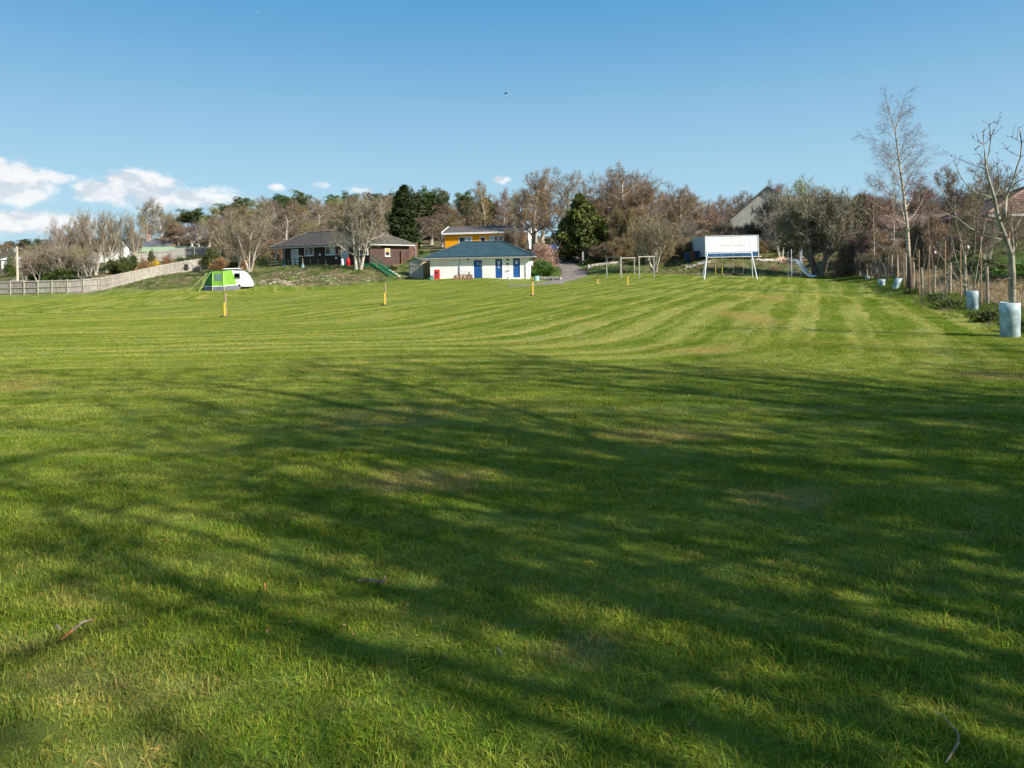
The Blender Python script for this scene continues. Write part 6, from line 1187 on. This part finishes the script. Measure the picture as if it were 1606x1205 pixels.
# ------------------------------------------------------------------ awning and teardrop caravan
def awning():
    d = 60; P0 = G(311, 457.5); d = P0.y; k = d / F / 10.96                 # metres per pixel of the enlarged view
    root = thing('caravan_awning', 'lime green drive away awning with grey skirt pitched against the white teardrop caravan', 'tent', P0)
    GL = M('canvas_green', (.22, .46, .04), .6, .08, 2, trans=.3); GD = M('canvas_green_dark', (.07, .30, .035), .6, .1, 2, trans=.3); GY = M('canvas_grey', (.13, .13, .16), .7, .1, 2); WHs = M('canvas_white', (.75, .77, .74), .6, .05, trans=.2); YL = M('pole_lime', (.55, .72, .22), .5); CL = M('clear_window', (.10, .16, .12), .15, .3, 2, spec=.7)
    X = lambda v: (v - 340) * k
    Z = lambda v: (630 - v) * k
    A, Bq, C, Dq, E = [Vector(v) for v in ((X(335), 1.0, 0), (X(583), 0, 0), (X(775), .05, 0), (X(945), .55, .08), (X(960), 1.5, .1))]
    a, b, c, dq, e = [Vector(v) for v in ((X(412), 1.15, Z(312)), (X(565), .35, Z(300)), (X(748), .35, Z(290)), (X(835), .8, Z(272)), (X(835), 1.7, Z(275)))]
    Bk, Ck = Vector((X(345), 2.6, 0)), Vector((X(950), 2.9, 0)); bk, ck = Vector((X(430), 2.3, Z(310))), Vector((X(835), 2.6, Z(275)))
    def bil(p, q, r, s, u, v): return p.lerp(q, u).lerp(s.lerp(r, u), v)
    def panel(name, p, q, r, s, mat_, u0=0, u1=1, v0=0, v1=1, off=0, n=5, sag=.03, parent=root):
        nn = (q - p).cross(s - p).normalized(); m = MB(); vs = []; fs = []
        for i in range(n + 1):
            for j in range(n + 1):
                u, v = u0 + (u1-u0) * j / n, v0 + (v1-v0) * i / n; w_ = bil(p, q, r, s, u, v) - nn * sag * math.sin(math.pi * u) * math.sin(math.pi * v) + nn * off; vs.append(w_)
        for i in range(n):
            for j in range(n): fs.append((i*(n+1)+j, i*(n+1)+j+1, (i+1)*(n+1)+j+1, (i+1)*(n+1)+j))
        vs2 = [v - nn * .008 for v in vs]; o_ = len(vs); m.add(vs + vs2, fs + [tuple(x + o_ for x in f)[::-1] for f in fs]); return m.build(name, mat_, parent, smooth=True)
    for nm, p, q, r, s, mt in (('side_panel', A, Bq, b, a, GD), ('front_panel', Bq, C, c, b, GL), ('tunnel_panel', C, Dq, dq, c, GL), ('tunnel_end', Dq, E, e, dq, GL), ('back_panel', Ck, Bk, bk, ck, GL), ('back_side_panel', Bk, A, a, bk, GD)):
        panel(nm, p, q, r, s, mt, v0=.25); panel('skirt', p, q, r, s, GY, v0=0, v1=.25); panel('skirt_trim', p, q, r, s, WHs, v0=.235, v1=.275, off=.008, n=4)
    panel('window', Bq, C, c, b, CL, .16, .84, .52, .9, .010); panel('arch_flap', A, Bq, b, a, GL, .30, .75, .86, .95, .01); panel('arch_flap', A, Bq, b, a, M('canvas_green_deep', (.03, .16, .02), .6), .33, .72, .78, .86, .012)
    panel('window_trim', Bq, C, c, b, GL, .12, .88, .90, .93, .014)
    panel('roof', a, b, c, bk, GL, sag=-.1); panel('roof', bk, c, dq, ck, GL, sag=-.06)
    for p, q in ((a, Vector((X(300), .5, 0))), (b + Vector((-.3, .2, 0)), Vector((X(400), -.5, 0))), (b, Bq + Vector((.02, -.05, 0))), (c, C + Vector((.02, -.03, 0)))): MB().tube([p, p.lerp(q, .5) + Vector((0, -.04, .06)), q], .015, 6).build('pole', YL, root)
    for p, q in ((a, Vector((X(175), -.2, 0))), (c, Vector((X(860), -.9, 0)))): MB().tube([p, q], .010, 4).build('guy_rope', YL, root)
    # caravan
    q = Vector((P0.x, P0.y, 0)); o = thing('teardrop_caravan', 'small white teardrop caravan with raised pop top roof behind the green awning', 'caravan', P0 + Vector((0, 1.2, 0))); WC = M('grp_white', (.82, .82, .80), .3, .03, 2, spec=.6)
    prof_px = [(700, 560), (690, 420), (700, 330), (760, 290), (860, 282), (940, 295), (1000, 330), (1050, 390), (1085, 460), (1108, 530), (1112, 572), (990, 572), (975, 540), (955, 525), (935, 540), (925, 575)]
    prof = [(X(x) , Z(y) + .02) for x, y in prof_px]; MB().prism(prof, 0, 1.55).build('body', WC, o, bevel=.03)
    window(o, X(880), Z(405), X(975), Z(330), -.01, 1, .035, frame=M('rubber', (.08, .08, .09), .5))
    wc = (X(955), Z(582)); 
    wh = MB().tube([(wc[0], .02, wc[1]), (wc[0], .20, wc[1])], [.25, .25], 18).build('wheel', M('tyre', (.025, .025, .025), .8), o); MB().tube([(wc[0], .005, wc[1]), (wc[0], .02, wc[1])], [.15, .16], 14).build('rim', M_METAL, wh)
    MB().box(X(1040), .1, -.02, X(1055), .2, Z(572)).build('corner_steady', dk_ := M('steel_dark', (.05, .05, .05), .5), o); MB().tube([(X(1100), .7, Z(575)), (X(1150), .7, Z(580))], .04, 6).build('drawbar', dk_, o)
    m = MB().box(X(690), .1, Z(272), X(930), 1.4, Z(255)).build('pop_top_canvas', GY, o); MB().add([(X(680), 0, Z(254)), (X(935), 0, Z(254)), (X(935), 1.5, Z(254)), (X(680), 1.5, Z(254)), (X(690), .05, Z(242)), (X(860), .05, Z(238)), (X(860), 1.45, Z(238)), (X(690), 1.45, Z(242))], [(0,1,2,3)[::-1], (4,5,6,7), (0,1,5,4), (1,2,6,5), (2,3,7,6), (3,0,4,7)]).build('pop_top', WC, o)
    g = G(394.5, 450); o = thing('water_carrier', 'pale blue upright water carrier beside the mound right of the caravan', 'water carrier', g); MB().box(-.16, -.14, .12, .16, .14, .62).build('tank', M('plastic_sky', (.22, .55, .66), .4, .1), o, bevel=.03); MB().tube([(0, 0, .62), (0, 0, .7)], [.07, .06], 10).build('cap', M_TRIM, o); MB().box(-.18, -.15, .0, .18, .15, .13).build('base', M('plastic_navy', (.02, .07, .18), .5), o)
    g = G(385.5, 450); o = MB().tube([(0, 0, 0), (0, 0, .1), (0, 0, .22), (0, 0, .26)], [.14, .18, .15, .06], 12).build('bucket', M('plastic_orange', (.65, .12, .04), .5)); o.location = g; tag(o, 'small orange bucket between the caravan and the blue water carrier', 'bucket')
awning()
# terrace furniture by the curving fence
def terrace():
    g = W(295, 428, 89); g.z = H(g.x, g.y); k = 89 / F; o = thing('egg_chair', 'dark hanging egg chair on a round hoop frame before the curving fence', 'chair', g); dk = M('wicker_dark', (.05, .05, .05), .7); rad = 13.5 / 2 * k * 1.05
    MB().tube([(rad*.1 + rad*math.cos(t), 0, rad*1.15 + rad*1.1*math.sin(t)) for t in [R(-70) + i*R(250)/20 for i in range(21)]], .03, 6).build('hoop', dk, o)
    MB().tube([(-.5, 0, .02), (.5, 0, .02)], .04, 6).tube([(0, -.4, .02), (0, .4, .02)], .04, 6).build('base', dk, o)
    vs = []; fs = []; n, m_ = 14, 6
    for i in range(m_ + 1):
        t = math.pi * .5 * i / m_
        for j in range(n): a = 2*math.pi*j/n; vs.append((-.25 + .36*math.sin(t)*math.cos(a), .30*math.sin(t)*math.sin(a), .72 - .42*math.cos(t)))
    for i in range(m_):
        for j in range(n): fs.append((i*n+j, i*n+(j+1) % n, (i+1)*n+(j+1) % n, (i+1)*n+j))
    MB().add(vs, fs).build('basket', dk, o, smooth=True); MB().box(-.55, .12, .5, -.05, .2, 1.15).build('backrest', dk, o)
    g = W(308, 428, 88); g.z = H(g.x, g.y); o = thing('rattan_armchair', 'square black rattan armchair right of the egg chair', 'chair', g); MB().box(-.33, -.3, .08, .33, .3, .38).build('seat', dk, o); MB().box(-.33, .22, .38, .33, .32, .8).build('backrest', dk, o)
    for s in (-.36, .30): MB().box(s, -.3, .0, s+.07, .3, .6).build('armrest', dk, o)
    g1 = W(275, 431.5, 87); g1.z = H(g1.x, g1.y) + .05; o = thing('paved_patio', 'low grey paved edge of the patio below the egg chair', 'patio', g1)
    for i in range(12): MB().box(i*.6, 0, -.5, i*.6+.58, .6, .06).build('slab', M_STONE, o)
terrace()

# ------------------------------------------------------------------ play area
def swing():
    a0 = G(1110, 438.5); L1 = a0; b0 = G(1188, 438.5); d = (a0.y + b0.y) / 2; ang = math.atan2(b0.y - a0.y, b0.x - a0.x); o = thing('swing_frame', 'white metal swing frame in front of the box trailer', 'swing', a0); wh = M('metal_white', (.72, .74, .76), .4, .08, 4)
    tl = W(1109, 397.3, d+.9) - a0; tr_ = W(1178.5, 396.6, d+.9) - a0; z = (tl.z + tr_.z) / 2; tl.z = tr_.z = z
    fl = [W(1104.5, 439.5, d-.0) - a0, W(1101, 436, d+2.0) - a0]; frr = [W(1188, 439, d-.0) - a0, W(1180.3, 434.5, d+2.0) - a0]
    for p in fl + frr: p.z = H(p.x + a0.x, p.y + a0.y) - a0.z - .1
    MB().tube([tl - Vector((.15, 0, 0)), tr_ + Vector((.1, 0, 0))], .035, 10).build('top_bar', wh, o)
    for t, fs in ((tl, fl), (tr_, frr)):
        for f in fs: MB().tube([t, f], .042, 8).build('leg', wh, o)
    chain = M('chain', (.45, .42, .38), .6); yel = M('chain_sleeve', (.70, .50, .02), .5)
    def xz(px, py): v = W(px, py, d + .9) - a0; return v
    for px in (1122.3, 1132.6):
        p = xz(px, 397.5); q = xz(px, 431.5 if px < 1125 else 430); MB().tube([(p.x, p.y, z), (q.x, q.y, q.z)], .010, 4).build('chain', chain, o); m = xz(px, 419); MB().tube([(q.x, q.y, m.z), (q.x, q.y, q.z)], .026, 6).build('chain_sleeve', yel, o)
    lo = xz(1157.5, 430.5); o2 = thing('tyre_swing', 'black tyre hanging flat from two chains under the white swing frame', 'tyre swing', a0 + Vector((lo.x, lo.y, lo.z)))
    for px in (1150, 1165.2): p = xz(px, 397.5) - lo; MB().tube([(p.x, 0, z - lo.z), (p.x, 0, .02)], .010, 4).build('chain', chain, o2)
    n, m_ = 24, 10; vs = []; fs = []; RR, rr_ = .31, .085
    for i in range(n):
        for j in range(m_): a, b = 2*math.pi*i/n, 2*math.pi*j/m_; vs.append(((RR + rr_*math.cos(b))*math.cos(a)*1.2, (RR + rr_*math.cos(b))*math.sin(a), rr_*1.1*math.sin(b)))
    for i in range(n):
        for j in range(m_): fs.append((i*m_+j, ((i+1) % n)*m_+j, ((i+1) % n)*m_+(j+1) % m_, i*m_+(j+1) % m_))
    MB().add(vs, fs).build('tyre', M('rubber_black', (.02, .02, .022), .75), o2, smooth=True)
    # slide
    g = W(1246, 437, 58.5); g.z = H(g.x, g.y); o = thing('slide', 'metal slide with white ladder beside the spreading dark tree', 'slide', g, R(-38)); k = 58.5 / F; X = lambda v: (v - 1246) * k * .98; Z = lambda v: (437 - v) * k
    ch = M('slide_blue_grey', (.16, .19, .26), .45, .15, 3)
    zt = Z(411); pts = [(X(1247), zt), (X(1251), zt - .02), (X(1260), Z(423)), (X(1268), Z(433)), (X(1274), Z(436.2)), (X(1279), Z(436.0))]
    for i in range(len(pts) - 1):
        (x0, z0), (x1, z1) = pts[i], pts[i+1]; MB().slab((x0, -.7, z0), (x1, -.7, z1), (x1, .1, z1), (x0, .1, z0), .03).build('bed', ch, o)
        for y in (-.73, .10): MB().beam((x0, y+.015, z0+.05), (x1, y+.015, z1+.05), .035, .17).build('side_rail', wh, o)
    for x, y, zz in ((X(1241), -.8, Z(396)), (X(1246), -.78, Z(393)), (X(1257), .15, Z(393)), (X(1254), .25, Z(397))): MB().tube([(x, y, -.15), (x, y, zz)], .028, 7).build('upright', wh, o)
    for i in range(4): z_ = Z(432 - i * 5.2); MB().tube([(X(1243), -.75, z_), (X(1253), .1, z_)], .022, 6).build('rung', wh, o)
    MB().beam((X(1243), -.75, Z(434)), (X(1252), -.2, Z(424)), .05).build('brace', wh, o); MB().box(X(1241), -.75, zt-.05, X(1249), .12, zt-.005).build('platform', wh, o)
    # wooden frames
    wd = M('wood_frame', (.31, .28, .24), .85, .2, 6, .3)
    for (pa, pb, topa, topb, da, db, lb, post_mid) in (((951.8, 434.5), (973.5, 434.5), 403.3, 403.3, 65, 64, 'left wooden goal like frame of two posts and a bar', None), ((974.8, 434), (995.3, 431.5), 404.5, 404.8, 64.4, 67, 'middle wooden frame of two posts and a bar set behind the left one', None), ((1002.8, 438.5), (1026, 436.5), 402.5, 402.8, 59, 60, 'right wooden frame of two posts and a bar nearest the lichen covered tree', None)):
        A = W(*pa, da); Bv = W(*pb, db); A.z = H(A.x, A.y); Bv.z = H(Bv.x, Bv.y); r = thing('wooden_frame', lb, 'wooden frame', A, group='wooden frames beside the swing'); zt_ = (W(pa[0], topa, da).z + W(pb[0], topb, db).z) / 2 - A.z; V = Bv - A
        MB().box(-.055, -.055, -.3, .055, .055, zt_-.05).build('post', wd, r); MB().box(V.x-.055, V.y-.055, -.3 + V.z, V.x+.055, V.y+.055, zt_-.05).build('post', wd, r)
        MB().beam((-.1, 0, zt_), (V.x+.1, V.y, zt_), .10, .09).build('crossbar', wd, r)
swing()
def trailer():
    d = 71; P0 = W(1106.5, 405, d); P0.z = max(H(P0.x, P0.y), W(1106.5, 405, d).z) ; fr = Frame(P0, R(-3)); o = thing('box_trailer', 'white box body with blue lower band parked on the bank behind the swing', 'container', P0, R(-3)); L = fr.loc(1190, 403)[0]; h = (fr.loc(1107, 371)[1] + fr.loc(1189, 369)[1]) / 2; hb = (fr.loc(1107, 394.8)[1] + fr.loc(1189, 396)[1]) / 2
    wp = M('panel_white', (.80, .81, .80), .45, .04, .8); bp = M('panel_blue', (.025, .10, .21), .5, .25, 2); gp = M('panel_grey', (.50, .55, .54), .6, .12, 2)
    MB().box(0, 0, hb, L, 6.2, h).build('upper_body', wp, o); MB().box(.0, .01, .12, L, 6.2, hb-.003).build('lower_body', bp, o)
    for x in (-.03, L-.06): MB().box(x, -.03, .1, x+.09, .06, h+.03).build('corner_post', gp, o)
    MB().box(.06, -.03, h-.03, L-.06, .05, h+.05).build('top_rail', gp, o); MB().box(.06, -.035, .05, L+.3, .02, .11).build('bottom_rail', M_TRIM, o)
    n = 5
    for i in range(n): MB().box(.08 + i*(L-.16)/n, -.012, .16, .08 + (i+1)*(L-.16)/n - .03, -.001+.01, hb-.03).build('skirt_panel', bp, o)
    for s in (0, 1): MB().box(-.05, .1 + s*3.05, .15, -.002, 3.05 + s*3.05, h-.05).build('door', gp, o)
    for y in (1.0, 2.2, 4.0, 5.2): MB().tube([(-.07, y, .2), (-.07, y, h-.1)], .02, 6).build('lock_rod', M_METAL, o)
    for i in range(1, 6): MB().box(i*L/6-.012, -.010, hb+.03, i*L/6+.012, -.001, h-.05).build('panel_joint', M_TRIM, o)
    ft = M('lettering_faded', (.55, .57, .57), .6, .2, 12)
    rn = random.Random(1); u0, z0 = fr.loc(1128, 386); u1, _ = fr.loc(1144, 386); u2, _ = fr.loc(1149, 385); u3, _ = fr.loc(1168, 385); z = fr.loc(1148, 385.3)[1]
    m = MB()
    for a, b in ((u0, u1), (u2, u3)):
        x = a
        while x < b: w_ = rn.uniform(.05, .12); m.box(x, -.004, z-.06, x+w_, -.0005, z+rn.uniform(.02, .10)); x += w_ + .03
    m.build('faded_lettering', ft, o)
    for i, (px, c, lb) in enumerate(((1078, (.012, .045, .10), 'blue wheelie bin standing farthest left of the box trailer'), (1085, (.12, .06, .05), 'brown wheelie bin between two blue bins left of the box trailer'), (1092, (.01, .03, .07), 'dark blue wheelie bin next to the end of the box trailer'))):
        g = W(px, 408, 72.5); g.z = H(g.x, g.y); b = thing('wheelie_bin', lb, 'bin', g, R(8), 'wheelie bins beside the box trailer'); mt = M('bin_plastic', c, .5, .1)
        MB().add([(-.22, -.25, .08), (.22, -.25, .08), (.22, .2, .08), (-.22, .2, .08), (-.29, -.33, .98), (.29, -.33, .98), (.29, .33, .98), (-.29, .33, .98)], [(3,2,1,0),(4,5,6,7),(0,1,5,4),(1,2,6,5),(2,3,7,6),(3,0,4,7)]).build('body', mt, b)
        MB().add([(-.31, -.37, .98), (.31, -.37, .98), (.31, .36, .98), (-.31, .36, .98), (-.28, -.3, 1.05), (.28, -.3, 1.05), (.28, .3, 1.09), (-.28, .3, 1.09)], [(3,2,1,0),(4,5,6,7),(0,1,5,4),(1,2,6,5),(2,3,7,6),(3,0,4,7)]).build('lid', mt, b)
        for x in (-.24, .24): MB().tube([(x-.02, .24, .1), (x+.02, .24, .1)], .11, 12).build('wheel', M('wheel_black', (.02, .02, .02), .7), b)
    # rubble and logs on the bank
    g = W(1225, 401, 70); g.z = H(g.x, g.y); b = thing('timber_sheet', 'pinkish board lying tilted on the bank right of the box trailer', 'board', g); MB().slab((-.4, 0, 0), (.55, .1, .12), (.5, .5, .42), (-.3, .4, .3), .04).build('board', M('board_pink', (.50, .30, .20), .85, .15, 3), b)
    stones('rubble', 'heap of pale rubble and stones on the bank between box trailer and slide', [strip(W(1192, 405, 70), W(1212, 404, 70), 160, .35) + np.array([0, 0, .1]), strip(W(1212, 403, 71), W(1240, 402, 71), 120, .4), strip(W(1075, 410, 70), W(1110, 410, 70), 120, .3)], M('rubble_pale', (.50, .45, .38), .9, .25, 3), .18)
    lg = M('log_bark', (.24, .15, .12), .9, .3, 5, .4)
    for i in range(9):
        g = W(1232 + i*5.5, 404 + .5*i, 68 + (i % 3)*.5); z = H(g.x, g.y); b = MB().tube([(-.7, 0, .12 + .16*(i % 2)), (.0, .03, .16 + .16*(i % 2)), (.7, .1, .14 + .16*(i % 2))], [.12, .13, .10], 8).build('log', lg); b.location = (g.x, g.y, z); b.rotation_euler = (0, 0, random.uniform(-.3, .3)); tag(b, 'brown log in the low pile on the bank left of the spreading dark tree', 'log', 'logs on the bank')
trailer()

# ------------------------------------------------------------------ driveway edges, posts, vehicles
def dry_wall(name, label, a, b, h, n, rows=2):
    a, b = Vector(a), Vector(b); o = thing(name, label, 'wall', a); V = b - a; L = math.hypot(V.x, V.y); rn = random.Random(n)
    ang = math.atan2(V.y, V.x)
    for r in range(rows):
        x = 0
        while x < L:
            w_ = rn.uniform(.25, .6); q = a + V * min(1, x / L); z = H(q.x, q.y) - a.z + r * h / rows; m = Matrix.Translation((V.x * x / L, V.y * x / L, z)) @ Matrix.Rotation(ang + rn.uniform(-.06, .06), 4, 'Z'); j = lambda: rn.uniform(-.03, .03)
            vs = [(j(), j(), -.06), (w_-.03+j(), j(), -.06), (w_-.03+j(), .3+j(), -.06), (j(), .3+j(), -.06), (.02+j(), .02+j(), h/rows-.02+j()), (w_-.05+j(), .02+j(), h/rows-.02+j()), (w_-.05+j(), .28+j(), h/rows-.02+j()), (.02+j(), .28+j(), h/rows-.02+j())]
            MB().add(vs, [(3,2,1,0),(4,5,6,7),(0,1,5,4),(1,2,6,5),(2,3,7,6),(3,0,4,7)], m).build('stone', M_STONE, o); x += w_
def TW(px, py, d): v = W(px, py, d); v.z = H(v.x, v.y); return v
dry_wall('low_stone_wall', 'low stone edging wall by the driveway at the corner of the white building', TW(840, 437, 69), TW(876, 438, 68), .4, 3)
dry_wall('dry_stone_wall', 'low pale dry stone wall right of the driveway below the yew', TW(922, 420, 76), TW(968, 418, 77), .38, 4)
g = TW(908, 421, 75); o = thing('log_heap', 'short dark logs lying at the left end of the low stone wall', 'logs', g)
for i in range(4): MB().tube([(i*.38, 0, .12), (i*.38+.34, .12, .14)], [.15, .13], 8).build('log', M('log_dark', (.10, .06, .05), .9), o)
g = TW(914.5, 415, 82); o = MB().add([(-.1, -.06, -.2), (.1, -.06, -.2), (.1, .06, -.2), (-.1, .06, -.2), (-.09, -.05, 1.4), (.1, -.05, 1.5), (.1, .05, 1.5), (-.09, .05, 1.4)], [(3,2,1,0),(4,5,6,7),(0,1,5,4),(1,2,6,5),(2,3,7,6),(3,0,4,7)]).build('marker_post', M('post_grey', (.35, .34, .32), .85, .2, 6)); o.location = g; tag(o, 'grey marker post standing at the foot of the yew', 'post')
g = TW(876, 394, 108); o = MB().tube([(0, 0, -.2), (0, 0, 5.2)], [.11, .08], 8).build('driveway_pole', M('pole_pale', (.5, .5, .48), .7, .1)); o.location = g; tag(o, 'pale pole beside the parked cars at the top of the driveway', 'pole')
def car(px, py, d, colr_, label, rz, nm='parked_car'):
    g = TW(px, py, d); o = thing(nm, label, 'car', g, rz); pm_ = M('car_paint', colr_, .25, .04, 2, spec=.7); dkk = bpy.data.materials['tyre']
    prof = [(-2.0, .32), (-2.05, .72), (-1.95, .88), (-1.1, 1.0), (-.55, 1.42), (.75, 1.46), (1.5, 1.02), (1.95, .95), (2.02, .6), (1.98, .32)]
    MB().prism(prof, -.82, .82).build('body', pm_, o, bevel=.05)
    for s in (-1, 1): y0 = -.835 if s < 0 else .822; MB().prism([(-.95, 1.02), (-.5, 1.36), (.68, 1.39), (1.25, 1.03)], y0, y0 + .013).build('side_window', M_GLASS, o)
    MB().slab((-1.08, -.7, 1.02), (-.6, -.66, 1.40), (-.6, .66, 1.40), (-1.08, .7, 1.02), -.015).build('windscreen', M_GLASS, o); MB().slab((.82, -.66, 1.43), (1.44, -.7, 1.07), (1.44, .7, 1.07), (.82, .66, 1.43), -.015).build('rear_window', M_GLASS, o)
    for x in (-1.3, 1.25):
        for y in (-.72, .72): w_ = MB().tube([(x, y-.11, .32), (x, y+.11, .32)], .32, 16).build('wheel', dkk, o); MB().tube([(x, y+(-.125 if y < 0 else .111), .32), (x, y+(-.111 if y < 0 else .125), .32)], .19, 12).build('rim', M_METAL, w_)
    for y in (-.58, .58): MB().box(-2.07, y-.16, .66, -2.0, y+.16, .80).build('headlight', M_TRIM, o); MB().box(1.98, y-.14, .70, 2.05, y+.14, .88).build('tail_light', M('lamp_red', (.4, .01, .01), .3), o)
car(871.5, 394, 104, (.015, .05, .22), 'dark blue car parked at the top of the driveway left of the red car', R(80)); car(883, 394, 104, (.55, .012, .02), 'red car parked at the top of the driveway beside the yew', R(100))

# ------------------------------------------------------------------ small things on the near lawn
M_STICK = M('stick_bark', (.22, .17, .13), .9, .3, 20, .4); M_RAWW = M('stick_raw', (.60, .20, .07), .8, .2, 20)
def on(px, py, dz=.035): v = G(px, py); v.z += dz; return v
a, b, c, d_ = on(97, 1014), on(113, 1001), on(130, 989), on(146, 983); o = thing('broken_stick', 'broken grey stick with an orange snapped end lying on the grass at lower left', 'stick', a)
MB().tube([(0, 0, 0), b - a], [.004, .007], 7).build('snapped_end', M_RAWW, o); MB().tube([b - a, (c - a) + Vector((0, 0, .008)), d_ - a], [.0075, .007, .004], 7).build('bark', M_STICK, o)
a, b = on(89, 992), on(94, 998); o = MB().tube([(0, 0, 0), b - a], [.006, .007], 6).build('twig', M_STICK); o.location = a; tag(o, 'tiny grey twig just left of the broken orange ended stick', 'twig')
a = on(1466, 1130); pts = [on(*p) - a for p in ((1466, 1130), (1480, 1138), (1492, 1152), (1503, 1165), (1504, 1180), (1494, 1196), (1484, 1212))]; o = MB().tube(pts, [.002, .003, .0035, .004, .0045, .004, .003], 6).build('curved_twig', M('twig_pale', (.33, .25, .17), .9, .2, 20)); o.location = a; tag(o, 'long curved pale twig in the grass at lower right', 'twig')
a = on(562, 921); pts = [on(*p) - a for p in ((562, 921), (575, 918), (588, 921), (601, 923), (604, 913))]; o = MB().tube(pts, [.004, .006, .006, .006, .004], 6).build('twig', M_STICK); o.location = a; tag(o, 'dark knobbly twig in the grass near the lower middle', 'twig')
a = on(415, 925); o = MB().tube([(0, 0, 0), on(416, 935) - a], [.004, .004], 5).build('twig', M_RAWW); o.location = a; tag(o, 'small upright reddish twig left of the dark knobbly twig', 'twig')
a = on(780, 1028); o = MB().tube([(0, 0, 0), on(788, 1040) - a], [.004, .003], 5).build('twig', M_STICK); o.location = a; tag(o, 'short dry twig in the grass below the centre of the lawn', 'twig')
M_LEAFD = M('dead_leaf', (.42, .22, .11), .8, .3, 20, trans=.2); rl = random.Random(12)
lf = MB().add([(-.02, 0, 0), (-.008, -.012, .004), (.010, -.010, .006), (.026, 0, .002), (.010, .011, .003), (-.008, .012, .006), (0, 0, -.002)], [(6, 0, 1), (6, 1, 2), (6, 2, 3), (6, 3, 4), (6, 4, 5), (6, 5, 0)])
ls = None
for px, py in ((80, 925), (155, 879), (240, 858), (262, 853), (60, 938), (470, 921), (606, 915), (540, 990), (555, 1005), (420, 1000), (455, 985), (1165, 895), (1395, 1090), (1420, 1035), (1000, 980), (700, 1040), (1240, 860), (350, 1060), (640, 958), (905, 1080), (1080, 1150)):
    v = on(px, py, .03)
    if ls is None: ls = lf.build('dead_leaf', M_LEAFD); o = ls
    else: o = ls.copy(); COL.objects.link(o)
    o.location = v; o.rotation_euler = (rl.uniform(-.5, .5), rl.uniform(-.5, .5), rl.uniform(0, 6)); s = rl.uniform(.4, .75); o.scale = (s, s, s); tag(o, 'curled brown dead leaf lying on the near grass', 'leaf', 'dead leaves on the near lawn')
p = W(793, 147, 70); o = thing('bird', 'small dark bird in flight high above the white building', 'bird', p, R(30)); bk = M('feather_dark', (.03, .03, .035), .8)
MB().tube([(-.22, 0, 0), (-.1, 0, .01), (.05, 0, .02), (.16, 0, .03), (.22, 0, .02)], [.015, .05, .06, .035, .008], 8).build('body', bk, o, smooth=True)
for s in (-1, 1): MB().add([(-.07, 0, .03), (.09, 0, .03), (.05, s*.2, .09), (-.09, s*.22, .08), (-.06, s*.38, .03), (-.07, 0, .02), (.09, 0, .02), (.05, s*.2, .08), (-.09, s*.22, .07)], [(0, 1, 2, 3), (3, 2, 4), (8, 7, 6, 5), (4, 7, 8)]).build('wing', bk, o)
